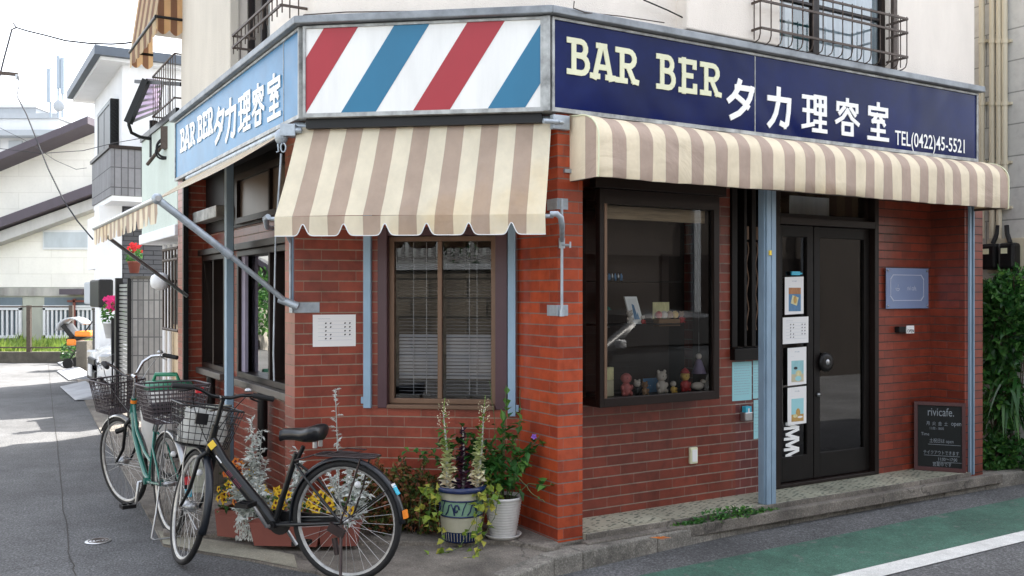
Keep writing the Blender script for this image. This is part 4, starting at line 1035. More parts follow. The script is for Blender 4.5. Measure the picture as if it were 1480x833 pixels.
# dark shutter box behind the awning
mb=MB(); mb.box(FR,.2,hu(FR,-.1,1017),-.325,-.06,2.45,ZB-.0); part(mb,'shutter_box',M['dark_wood'])
# 3) side awning, folded out over the side street
dN=.908
r0,r1=-.03,-3.2
fn=FL.P(0,.0,0)
P_n=D(227,287,5.84); P_f=D(136,331,8.51); P_n.z=P_f.z=2.19
R_n=FL.P(-.06,.02,2.72); R_f=FL.P(-3.25,.02,2.72)
SA=T('side_awning','cream striped awning folded out over the side street on a long grey arm, valance hanging','awning',FL.P(-1.6,.5,2.1))
mb=MB(); vs=[];fs=[];uv=[];nx,nz=50,8
for j in range(nz+1):
    for i in range(nx+1):
        s=i/nx;t=j/nz; p=R_f.lerp(R_n,s).lerp(P_f.lerp(P_n,s),t); p.z-=.03*math.sin(math.pi*t); vs.append(p)
for j in range(nz):
    for i in range(nx):
        a=j*(nx+1)+i; fs.append((a,a+1,a+nx+2,a+nx+1)); uv.append([(i/nx*3.1,0),((i+1)/nx*3.1,0),((i+1)/nx*3.1,1),(i/nx*3.1,1)])
mb.shared(vs,fs,uv,0,True); mb.build('canopy_cloth',M['cloth_front'],SA)
mb=MB(); mb.tube([P_n+(P_f-P_n).normalized()*-.04,P_f],.018,10); mb.build('front_bar',M['steel'],SA)
valance(P_f,P_n,3.1,13,.15,.06,.1,SA,M['cloth_front'],steps=300,pipe=False)
mb=MB(); mb.tube([R_n,R_f],.03,12); mb.build('roller',M['galv'],SA)
pe=D(425,441,6.28)
mb=MB(); m_=P_n.lerp(pe,.5); mb.tube([P_n+Vector((0,0,.0)),m_],.024,12); mb.tube([m_,pe+Vector((-.05,0,.02))],.018,12); mb.tube([m_.lerp(P_n,.06),m_.lerp(pe,.04)],.029,12); mb.tube([pe+Vector((-.10,.0,.04)),pe+Vector((.03,0,-.01))],.027,10); mb.ball(P_n,(.035,.035,.035),10,6)
mb.build('support_arm',M['galv'],SA)
q0=P_f+(P_n-P_f)*.03; q1=FL.P(-3.3,.02,hz(FL,.02,246,428))
mb=MB(); mb.tube([q0,q1],.017,10); mb.build('support_arm',M['steel'],SA)
# ---------------- papers, notices, small fittings ----------------
def sheet(name,label,cat,fr,w,px,group=None,mat='paper',th=.003,tilt=0):
    (x0,y0),(x1,y1)=px; u0,z1=hit(fr,w,x0,y0); u1,z0=hit(fr,w,x1,y1); zc=(hz(fr,w,(x0+x1)/2,y0)+hz(fr,w,(x0+x1)/2,y1))/2; h2=(hz(fr,w,(x0+x1)/2,y0)-hz(fr,w,(x0+x1)/2,y1))/2
    t=T(name,label,cat,fr.P((u0+u1)/2,w,zc-h2),group)
    mb=MB(); k=tilt*(u1-u0); mb.plate(fr,[(u0,zc-h2),(u1,zc-h2+k),(u1,zc+h2+k),(u0,zc+h2)],w+.001,w+th); mb.build('sheet',M[mat],t)
    return t,u0,u1,zc-h2,zc+h2,w+th
def cal_marks(t,fr,u0,u1,z0,z1,w):
    W_=u1-u0;Hh=z1-z0; mb=MB()
    for j in range(5):
        for i in (0,1,4,5):
            if (j,i)==(4,4) or (j,i)==(4,5): continue
            if (j,i)==(2,1): continue
            x=u0+W_*(.30+.112*i) ; z=z1-Hh*(.27+.12*j)
            mb.plate(fr,[(x-W_*.022,z-Hh*.022),(x+W_*.012,z-Hh*.02),(x+W_*.024,z+Hh*.022),(x-W_*.012,z+Hh*.024)],w,w+.0008)
    mb.build('printed_marks',M['ink'],t)
    mb=MB()
    for j in range(6):
        z=z1-Hh*(.20+.12*j); mb.box(fr,u0+W_*.12,u0+W_*.92,w,w+.0004,z-.0006,z+.0006)
    text(mb,fr,w+.0001,'~~~~~~',u0+W_*.12,z1-Hh*.16,Hh*.12,sx=.9,depth=.0006)
    mb.build('printed_lines',M['ink_soft'],t)
t,u0,u1,z0,z1,w=sheet('notice','white calendar sheet with dark marks on the brick pier left of the corner window','notice',FPr,.002,((452,455),(514,501)))
cal_marks(t,FPr,u0,u1,z0,z1,w)
WD=W-.028
t,u0,u1,z0,z1,w=sheet('notice','white calendar sheet with rows of dark marks second from top on the door','notice',FR,WD,((1131,459),(1168,497)),tilt=.02)
cal_marks(t,FR,u0,u1,z0,z1,w)
M['p_blue']=pm('print_blue',(.10,.24,.42),.6,amt=.3,scale=30);M['p_orange']=pm('print_orange',(.45,.20,.08),.6,amt=.4,scale=30);M['p_cream']=pm('print_cream',(.72,.66,.36),.6,amt=.3,scale=40);M['p_teal']=pm('print_teal',(.30,.56,.60),.6,amt=.2,scale=20);M['p_sand']=pm('print_sand',(.56,.50,.34),.6,amt=.2,scale=20);M['p_gold']=pm('print_gold',(.55,.33,.09),.6,amt=.3,scale=30)
def poster(label,px,kind):
    t,u0,u1,z0,z1,w=sheet('poster',label,'poster',FR,WD,px,group='posters taped to the door',tilt=.03)
    W_=u1-u0;Hh=z1-z0
    def q(a,b,c,d,mat,nm,k=.0004):
        mb=MB(); mb.box(FR,u0+W_*a,u0+W_*b,w,w+k,z0+Hh*c,z0+Hh*d); mb.build(nm,M[mat],t)
    def blob(cx,cz,rx,rz,mat,k,n=10,rot=0):
        mb=MB(); mb.plate(FR,[(u0+W_*(cx+rx*math.cos(a+rot)),z0+Hh*(cz+rz*math.sin(a+rot))) for a in [2*math.pi*i/n for i in range(n)]],w+.0002,w+k); mb.build('printed_shape',M[mat],t)
    mb=MB(); text(mb,FR,w,'rivi cafe',u0+W_*.5,z1-Hh*.12,Hh*.065,sx=.9,align='C'); text(mb,FR,w,'- - - - - -',u0+W_*.15,z1-Hh*.24,Hh*.05,sx=.8); mb.build('print',M['ink_soft'],t)
    if kind==0: q(.2,.85,.09,.72,'p_blue','picture'); q(.2,.85,.55,.72,'p_orange','picture_band',.0006); blob(.52,.38,.24,.16,'p_cream',.001,4,.5); blob(.54,.40,.09,.11,'p_gold',.0014)
    if kind==1: q(.2,.85,.09,.66,'p_teal','picture'); q(.2,.85,.09,.3,'p_sand','picture_band',.0006); blob(.58,.32,.16,.08,'p_cream',.001); blob(.42,.46,.10,.04,'ink',.0011); blob(.56,.18,.17,.07,'paper_cyan',.0012)
    if kind==2: q(.2,.85,.09,.70,'paper_cyan','picture'); q(.2,.85,.09,.28,'p_gold','picture_band',.0006); blob(.55,.32,.12,.12,'p_gold',.001); blob(.4,.24,.12,.05,'p_cream',.0013); blob(.66,.2,.14,.03,'paper',.0013)
poster('topmost white poster on the door with a sandwich picture on blue and orange',((1134,401),(1161,455)),0)
poster('white poster on the door with a pale teal picture, just below the calendar sheet',((1138,503),(1165,557)),1)
poster('lowest white poster on the door with a golden drink picture, above the zigzag lettering',((1138,560),(1165,614)),2)
mb=MB(); u,z=hit(FR,WD,1150,398); mb.box(FR,u-.055,u+.04,WD,WD+.012,z-.0,z+.03); mb.box(FR,u-.0,u+.07,WD,WD+.006,z+.008,z+.02); tag(mb.build('tape_dispenser',M['cyan']),'small cyan clip on the door above the topmost poster','clip')
def lines(t,fr,u0,u1,z0,z1,w,n):
    mb=MB()
    for i in range(n):
        z=z1-(z1-z0)*(.1+.8*i/n); x=u0+(u1-u0)*.1
        while x<u1-(u1-u0)*.15:
            L=rnd(.008,.03); mb.box(fr,x,min(x+L,u1-(u1-u0)*.1),w,w+.0004,z-.0018,z+.0018); x+=L+.006
    mb.build('print_lines',M['ink_soft'],t)
for lab,px,n in (('pale cyan printed menu sheet under the tall narrow window, left of the pair',((1058,523),(1086,579)),12),('pale cyan menu sheet squeezed between its neighbour and the blue post',((1088,521),(1100.5,576)),11),('lowest pale cyan sheet beside the blue post, above the small bricks',((1089,578),(1100.5,634)),9)):
    t,u0,u1,z0,z1,w=sheet('menu_sheet',lab,'menu',FR,W,px,group='pale cyan menu sheets',mat='paper_cyan'); lines(t,FR,u0,u1,z0,z1,w,n)
u,z=hit(FR,W,1075,597)
BX=T('leaflet_box','small blue and grey box fixed to the brick under the pale cyan menu sheet','box',FR.P(u,W,z-.06))
mb=MB(); mb.box(FR,u-.04,u+.04,W+.002,W+.055,z-.055,z+.01); mb.build('tray',M['steel'],BX,bevel=.006)
mb=MB(); mb.box(FR,u-.03,u+.03,W+.012,W+.052,z-.03,z+.055); mb.build('leaflet',M['cyan'],BX)
mb=MB(); mb.box(FR,u-.008,u+.008,W+.053,W+.054,z+.01,z+.04); mb.build('leaflet_mark',M['white'],BX)
u,z=hit(FR,W,1000,658); SW=T('socket_cover','small cream plastic cover on the brick wall below the show window','cover',FR.P(u,W,z-.06))
mb=MB(); mb.box(FR,u-.035,u+.035,W+.001,W+.028,z-.06,z+.06); mb.build('housing',M['letter_cream'],SW,bevel=.006); mb=MB(); mb.box(FR,u-.024,u+.024,W+.0285,W+.034,z-.045,z+.045); mb.build('lid',M['paper'],SW,bevel=.003)
# cafe plaque
PQ,u0,u1,z0,z1,w=sheet('cafe_plaque','square translucent blue-grey plaque reading rivi cafe beside the door','plaque',FR,W+.02,((1280,388),(1341,446)),mat='paper',th=.006)
M['plaque']=pm('plaque_blue',(.20,.26,.42),.25,amt=.06,coat=.4)
PQ.children[0].data.materials[0]=M['plaque']
M['plaque_white']=pm('plaque_white',(.42,.46,.58),.4,amt=0)
mb=MB(); W_=u1-u0;Hh=z1-z0
a,b,c,d=u0+W_*.1,u1-W_*.12,z0+Hh*.2,z1-Hh*.17; k=.035
stroke(mb,FR,w,[(a+k,c),(b-k,c),(b,c+k),(b,d-k),(b-k,d),(a+k,d),(a,d-k),(a,c+k),(a+k,c)],.007,depth=.0006)
for x in (a,b):
    for zz in (c,d):
        stroke(mb,FR,w,[(x+(k if x==a else -k)*t_,zz+(k if zz==c else -k)*(1-t_)) for t_ in (0,.5,1)],.012,depth=.0006)
text(mb,FR,w,'rivi cafe.',u0+W_*.60,z0+Hh*.45,.058,sx=.68,align='C',bold=.005)
cx=u0+W_*.27; stroke(mb,FR,w,arc(cx,z0+Hh*.49,.018,.018,-180,0)+[(cx-.018,z0+Hh*.49)],.006,depth=.0006); stroke(mb,FR,w,[(cx-.004,z0+Hh*.49),(cx+.002,z0+Hh*.60)],.004,depth=.0006); stroke(mb,FR,w,arc(cx-.022,z0+Hh*.48,.01,.01,60,300),.004,depth=.0006)
mb.build('lettering',M['plaque_white'],PQ)
for x in (u0+.022,u1-.022):
    for zz in (z0+.022,z1-.022):
        mb=MB(); mb.lathe([(0,0),(.008,0),(.008,.008),(0,.009)],FR.P(x,w,zz),10,M=Mx); mb.lathe([(0,0),(.006,0),(.006,.021),(0,.021)],FR.P(x,W,zz),8,M=Mx); mb.build('standoff_screw',M['steel'],PQ)
u,z=hit(FR,W+.05,1309,477)
OP=T('open_sign','small white OPEN plate on a black bracket below the cafe plaque','sign',FR.P(u,W,z-.03))
mb=MB(); mb.box(FR,u-.085,u+.012,W+.001,W+.05,z-.022,z+.03); mb.build('bracket',M['black'],OP,bevel=.003)
mb=MB(); mb.box(FR,u+.0,u+.10,W+.052,W+.062,z-.032,z+.036); mb.build('plate',M['paper'],OP,bevel=.002)
mb=MB(); text(mb,FR,W+.0622,'OPEN',u+.05,z-.022,.036,sx=.95,align='C',bold=.02); text(mb,FR,W+.0622,'--- -- ---',u+.05,z+.017,.013,sx=1,align='C'); mb.build('lettering',M['ink'],OP)
# chalkboard leaning in the corner of the entrance
cb_u0=hu(FR,-.14,1322); cb_u1=cb_u0+.50
c0=G(1321,679,PZ); c1=G(1396,684,PZ)
CB=Fr((c0.x,c0.y),math.degrees(math.atan2(c1.y-c0.y,c1.x-c0.x))); cw=(c1-c0).length
CH=T('chalkboard','black chalkboard in a dark red frame leaning in the entrance corner, headed rivicafe','chalkboard',c0)
ch=hz(CB,0,1360,582)-PZ
lean=.13
class Lean(Fr):
    def P(s,u,w,z):
        p=Fr.P(s,u,w,PZ+z*math.cos(.05)); return p-s.N*(z*math.sin(.05))
LB=Lean((c0.x,c0.y),CB.deg)
mb=MB(); mb.box(LB,.02,cw-.02,-.012,0,.02,ch-.02); board=mb.build('board',pm('blackboard',(.010,.012,.012),.6,amt=.35,scale=6,spec=.25),CH)
M['frame_red']=pm('frame_dark_red',(.07,.018,.018),.45,amt=.3)
for a,b,c,d in ((0,.03,0,ch),(cw-.03,cw,0,ch),(.03,cw-.03,0,.035),(.03,cw-.03,ch-.03,ch)):
    mb=MB(); mb.box(LB,a,b,-.02,.012,c,d); mb.build('frame_rail',M['frame_red'],CH,bevel=.002)
mb=MB(); mb.bar(LB.P(.05,-.02,ch*.95),LB.P(.05,-.16,0),.02,.015); mb.bar(LB.P(cw-.05,-.02,ch*.95),LB.P(cw-.05,-.16,0),.02,.015); mb.build('rear_legs',M['frame_red'],CH)
mb=MB(); KX=cw/.50
def hand(s_,x,z,size,sx=.85,bold=.0,al='L'): text(mb,LB,.0,s_,x*cw,z*ch,size*.92,sx=sx*KX,depth=.001,bold=bold,align=al)
hand('rivicafe.',.26,.80,.11,.84); 
for i,chh in enumerate('月火金土'):
    text(mb,LB,0,chh,(.24+.115*i)*cw,.665*ch,.038,sx=KX,depth=.001)
hand('open',.72,.668,.06,.9); hand('11:00 - 18:00',.30,.60,.034); hand('Time',.14,.51,.042,1)
hand('土祝日は open',.30,.415,.045,.9); stroke(mb,LB,0,[(.28*cw,.385*ch),(.90*cw,.385*ch)],.003,depth=.001)
hand('テイクアウトできます',.18,.245,.042,.9); stroke(mb,LB,0,[(.20*cw,.225*ch),(.88*cw,.225*ch)],.003,depth=.001)
hand('11:00〜17:00',.46,.155,.042,.9); stroke(mb,LB,0,[(.44*cw,.135*ch),(.92*cw,.135*ch)],.003,depth=.001); hand('営業中です',.36,.075,.045,.9)
mb.build('chalk_writing',pm('chalk',(.27,.30,.33),.9,amt=.3,scale=40),CH)
# ---------------- things in the show window ----------------
GR='ornaments in the show window'
def at_bay(px,w=-.25): return hu(FR,w,px)
def toy(name,label,cat,px,w,zs,build):
    u=hu(FR,w,px); p=FR.P(u,w,zs); t=T(name,label,cat,p,GR); build(t,p)
def lathe_part(t,p,prof,mat,nm,n=14):
    mb=MB(); mb.lathe(prof,p,n); mb.build(nm,mat,t)
def figure(col1,col2,s=1.0,ears=True,hat=None):
    def f(t,p):
        mb=MB(); mb.ball(p+Vector((0,0,.035*s)),(.028*s,.025*s,.036*s),12,8)
        for k in (-1,1):
            mb.ball(p+FR.U*(.024*s*k)+FR.N*.012+Vector((0,0,.012*s)),(.011*s,.016*s,.012*s),8,5); mb.ball(p+FR.U*(.030*s*k)+FR.N*.008+Vector((0,0,.044*s)),(.009*s,.012*s,.014*s),8,5)
        mb.build('body',col1,t)
        mb=MB(); mb.ball(p+Vector((0,0,.09*s)),(.029*s,.027*s,.027*s),12,8)
        if ears:
            for k in (-1,1): mb.ball(p+FR.U*(.021*s*k)+Vector((0,0,.114*s)),(.009*s,.007*s,.010*s),8,5)
        h=mb.build('head',col2,t)
        mb=MB()
        for k in (-1,1): mb.ball(p+FR.U*(.010*s*k)+FR.N*.026*s+Vector((0,0,.093*s)),.003*s,6,4)
        mb.build('eyes',M['black'],h)
        if hat: mb=MB(); mb.lathe([(0,.112*s),(.03*s,.108*s),(.02*s,.125*s),(.0,.14*s)],p,12); mb.build('hat',hat,t)
    return f
pk=pm('pink_toy',(.50,.14,.13),.5,amt=.1); wh=pm('ivory_toy',(.55,.48,.42),.6,amt=.2); rd_=pm('red_toy',(.40,.03,.03),.5,amt=.1); br_=pm('brown_toy',(.25,.14,.07),.7,amt=.2); gd=pm('gold_toy',(.60,.38,.08),.5,amt=.2); pu_=pm('violet_toy',(.22,.17,.28),.6,amt=.2)
toy('figurine','round pink seated doll at the lower left of the show window','figurine',905,-.2,SH0,figure(pk,pk,1.35,False))
toy('figurine','small dark rabbit figurine beside the pink doll in the show window','figurine',921,-.2,SH0,figure(M['black'],wh,.9))
toy('figurine','white bear holding a cloth at the middle of the show window floor','figurine',956,-.2,SH0,figure(wh,wh,1.35))
toy('figurine','red and gold doll at the right of the show window floor','figurine',990,-.2,SH0,figure(rd_,gd,1.25,False,rd_))
toy('figurine','tiny cream cat figurine left of the framed picture on the shelf','figurine',910,-.2,SH1,figure(wh,wh,.8))
toy('figurine','small red doll at the foot of the framed picture','figurine',929,-.17,SH1,figure(rd_,wh,.5))
def bird(t,p):
    mb=MB(); mb.ball(p+Vector((0,0,.035)),(.06,.03,.03),12,8,M=Matrix.Rotation(R(31),4,'Z')); mb.ball(p+FR.U*.05+Vector((0,0,.065)),(.02,.018,.018),10,6); mb.build('body',wh,t)
    mb=MB(); mb.lathe([(.012,0),(0,.03)],p+FR.U*.065+Vector((0,0,.065)),8,M=Matrix.Rotation(R(90),4,'Y')); mb.build('beak',gd,t)
toy('bird_ornament','cream bird ornament at the right end of the show window floor','ornament',1008,-.2,SH0,bird)
def doll(t,p):
    mb=MB(); mb.lathe([(0,0),(.055,0),(.03,.07),(.018,.10),(0,.105)],p,14); mb.build('skirt',pu_,t); mb=MB(); mb.ball(p+Vector((0,0,.125)),.022,10,7); mb.build('head',wh,t)
    mb=MB(); mb.tube([p+Vector((0,0,.15)),p+Vector((0,0,.3))],.0015,5); mb.tube([p+Vector((0,0,.3)),p+Vector((0,0,1.2))],.0008,4); mb.build('string',M['steel'],t)
toy('hanging_doll','small hanging doll in a violet skirt at the right of the show window','doll',1010,-.2,hz(FR,-.2,1010,540),doll)
def frame_pic(t,p):
    F2=Lean((p.x,p.y),31+8)
    def PP(u,w,z): return Fr.P(F2,u,w,p.z+z)-F2.N*z*.25+F2.U*(-z*.12)
    class Q(Fr):
        def P(s,u,w,z): return PP(u,w,z)
    q=Q((p.x,p.y),39)
    mb=MB()
    for a,b,c,d in ((-.06,-.045,0,.19),(.045,.06,0,.19),(-.045,.045,0,.015),(-.045,.045,.175,.19)): mb.box(q,a,b,-.012,0,c,d)
    mb.build('frame',M['letter_white'],t); mb=MB(); mb.box(q,-.046,.046,-.011,-.004,.014,.176); pc=mb.build('picture',M['paper'],t)
    mb=MB(); mb.plate(q,[(-.02,.03),(.02,.03),(.012,.13),(-.008,.14)],-.0035,-.0028); mb.plate(q,[(0,.03),(.035,.03),(.03,.08)],-.0035,-.0024); mb.build('printed_figure',M['p_blue'],pc)
toy('picture_frame','white framed picture leaning on the middle shelf of the show window','picture frame',922,-.22,SH1,frame_pic)
def basket_t(t,p):
    mb=MB(); mb.box(Fr((p.x,p.y),31),-.10,.10,-.03,.03,-.02+p.z,.03+p.z); mb.build('box',br_,t,bevel=.004)
    for k,c in enumerate((rd_,wh,br_,gd)):
        mb=MB(); mb.ball(p+FR.U*(-.075+.05*k)+Vector((0,0,.06)),(.026,.024,.028),10,7); mb.build('doll_head',c,t)
    mb=MB(); mb.box(Fr((p.x,p.y),31),-.10,.05,-.04,-.034,.03+p.z,.15+p.z); mb.build('back_card',M['p_cream'],t)
toy('doll_box','long box of little dolls with a yellow card on the middle shelf','toy box',964,-.22,SH1+.0,basket_t)
def card(t,p):
    mb=MB(); F2=Fr((p.x,p.y),31); mb.box(F2,-.07,.07,-.006,0,p.z,p.z+.10); mb.build('card',M['p_blue'],t); mb=MB(); text(mb,F2,.0,'- - -',-.055,p.z+.04,.035); mb.build('print',M['paper'],t)
toy('blue_card','blue printed card standing behind the white bear','card',941,-.30,SH0,card)
def bottles(t,p):
    for k in range(6):
        mb=MB(); q=p+FR.U*(.026*k); mb.lathe([(0,0),(.010,0),(.010,.035),(.005,.045),(.005,.052),(0,.052)],q,10); mb.build('bottle',M['p_blue'] if k%2 else M['steel'],t)
toy('bottle_row','row of small dark bottles on the top shelf of the show window','bottles',876,-.25,SH2,bottles)
def lamp(t,p):
    mb=MB(); mb.tube([p,p+Vector((0,0,.13))],.005,8); mb.lathe([(0,0),(.02,0),(.02,.006),(0,.008)],p,12); mb.build('stand',M['steel'],t); mb=MB(); mb.lathe([(.035,.12),(.02,.14),(0,.145)],p,12); mb.build('shade',M['bike_green'],t)
toy('table_ornament','slim ornament with a green top at the left end of the middle shelf','ornament',877,-.2,SH1-.02,lamp)
def greenb(t,p):
    mb=MB(); mb.box(Fr((p.x,p.y),31),-.04,.04,-.02,.02,p.z,p.z+.11); mb.build('body',M['p_sand'],t,bevel=.004); mb=MB(); mb.box(Fr((p.x,p.y),31),-.04,.04,-.02,.02,p.z+.112,p.z+.2); mb.build('top',M['p_cream'],t,bevel=.004)
toy('stacked_boxes','pale boxes stacked at the left edge of the show window floor','boxes',878,-.25,SH0,greenb)
toy('figurine','small brown bear between the rabbit and the blue card','figurine',932,-.16,SH0,figure(br_,br_,.8))
toy('figurine','tiny gold figure right of the white bear','figurine',973,-.16,SH0,figure(gd,wh,.75,False))
toy('figurine','small dark red figure at the right end of the doll box','figurine',985,-.2,SH1,figure(rd_,br_,.7))
# cables along the ledge and walls
def cable(label,pts,r=.006,mat='black',name='wall_cable'):
    mb=MB(); mb.tube(pts,r,6); return tag(mb.build(name,M[mat]),label,'cable')
cable('black cable running slantwise up over the navy sign to the upper window',[FR.P(hu(FR,0,x),.0,hz(FR,0,x,y)) for x,y in ((930,0),(965,15),(1000,32),(1060,52),(1095,62),(1140,70),(1300,112),(1390,135))],.005)
cable('thin cable along the wall above the striped corner sign',[FS.P(hu(FS,-.06,x),-.055,hz(FS,-.06,x,y)) for x,y in ((426,34),(440,22),(500,18),(600,17),(740,13),(790,10))],.004,'rusty')
cable('thin cable looping from the corner above the sign',[D(830,2,5.9),D(829,12,5.9),D(845,18,5.95),D(900,24,6.2),D(960,33,6.4)],.004,'rusty')
# ---------------- bicycles ----------------
def wheel(root,M_,R_=.338,name='wheel',tyre_w=.019,rim='steel',nsp=32,dyn=False,guard=None):
    """wheel in the local x-z plane of matrix M_ (centre at its origin, axle along y)"""
    def ring(r,w,k=0,n=48): return [M_@Vector((r*math.cos(2*math.pi*i/n),k,r*math.sin(2*math.pi*i/n))) for i in range(n)]
    mb=MB(); mb.tube(ring(R_-.032,0),.012,8,True); mb.tube(ring(R_-.040,0),.009,6,True); w=mb.build(name,M['rim'],root)
    mb=MB(); mb.tube(ring(R_-tyre_w,0),tyre_w,10,True); mb.build('tyre',M['black_rubber'],w)
    mb=MB()
    for i in range(nsp):
        a=2*math.pi*i/nsp; b=a+(.75 if i%4<2 else -.75); k=.028 if i%2 else -.028
        mb.tube([M_@Vector(((R_-.042)*math.cos(a),0,(R_-.042)*math.sin(a))),M_@Vector((.022*math.cos(b),k,.022*math.sin(b)))],.0013,4,caps=False)
    mb.build('spokes',M['spoke'],w)
    mb=MB(); r=.034 if dyn else .018
    mb.tube([M_@Vector((0,-.05,0)),M_@Vector((0,-.034,0)),M_@Vector((0,-.03,0)),M_@Vector((0,.03,0)),M_@Vector((0,.034,0)),M_@Vector((0,.05,0))],[.012,.012,r,r,.012,.012],12); mb.build('hub',M['steel'],w)
    mb=MB(); q=M_@Vector(((R_-.12)*math.cos(1.9),.0,(R_-.12)*math.sin(1.9))); mb.ball(q,(.02,.02,.02),8,5); mb.build('spoke_reflector',M['white'],w)
    return w
def fender(root,M_,a0,a1,R_,mat,wd=.026,name='mudguard'):
    mb=MB(); n=28; prof=[(-wd,-.012),(-wd*.8,0),(0,.008),(wd*.8,0),(wd,-.012)]; vs=[];fs=[]
    for i in range(n+1):
        a=R(a0+(a1-a0)*i/n)
        for k,(y,dr_) in enumerate(prof): vs.append(M_@Vector(((R_+dr_)*math.cos(a),y,(R_+dr_)*math.sin(a))))
    K=5
    for i in range(n):
        for k in range(K-1): fs.append((i*K+k,i*K+k+1,(i+1)*K+k+1,(i+1)*K+k))
    mb.shared(vs,fs,None,0,True); o=mb.build(name,mat,root)
    s=o.modifiers.new('solid','SOLIDIFY'); s.thickness=.0025
    return o
def basket(root,M_,lw,lt,dw,dt,h,mat,name='basket',nv=9,nr=7,r=.0022,thick_mesh=False):
    """wire basket tapering to the bottom: M_ local x forward, y side, z up; width lw bottom / lt top"""
    mb=MB()
    def corner(t,n=7):
        a=dw+(dt-dw)*t; b=lw+(lt-lw)*t; pts=[]; rr=.03
        for cx,cy,a0 in ((a/2-rr,b/2-rr,0),(-a/2+rr,b/2-rr,90),(-a/2+rr,-b/2+rr,180),(a/2-rr,-b/2+rr,270)):
            for k in range(4): an=R(a0+30*k); pts.append((cx+rr*math.cos(an),cy+rr*math.sin(an)))
        return pts
    for i in range(nr+1):
        t=i/nr; P=[M_@Vector((x,y,h*t)) for x,y in corner(t)]; mb.tube(P,r*(2.2 if i==nr else 1.0),5,True)
    def per(t,s):
        a=dw+(dt-dw)*t; b=lw+(lt-lw)*t; L=2*(a+b); d=s*L
        if d<b: return (a/2,-b/2+d)
        d-=b
        if d<a: return (a/2-d,b/2)
        d-=a
        if d<b: return (-a/2,b/2-d)
        d-=b; return (-a/2+d,-b/2)
    n=nv*4
    for i in range(n):
        x0,y0=per(0,i/n);x1,y1=per(1,i/n); mb.tube([M_@Vector((x0,y0,0)),M_@Vector((x1,y1,h))],r,4,caps=False)
    for i in range(1,nv):
        y=-lw/2+lw*i/nv; mb.tube([M_@Vector((-dw/2,y,0)),M_@Vector((dw/2,y,0))],r,4,caps=False)
        x=-dw/2+dw*i/nv; mb.tube([M_@Vector((x,-lw/2,0)),M_@Vector((x,lw/2,0))],r,4,caps=False)
    return mb.build(name,mat,root)
M['rim']=pm('alloy_rim',(.48,.48,.47),.4,.55,amt=.4,scale=20,stretch=(1,1,1)); M['spoke']=pm('spoke',(.5,.5,.5),.35,.8,amt=0)
M['basket_brown']=pm('brown_wire',(.055,.042,.048),.5,amt=.1); M['basket_black']=pm('black_wire',(.02,.02,.022),.45,amt=.1)
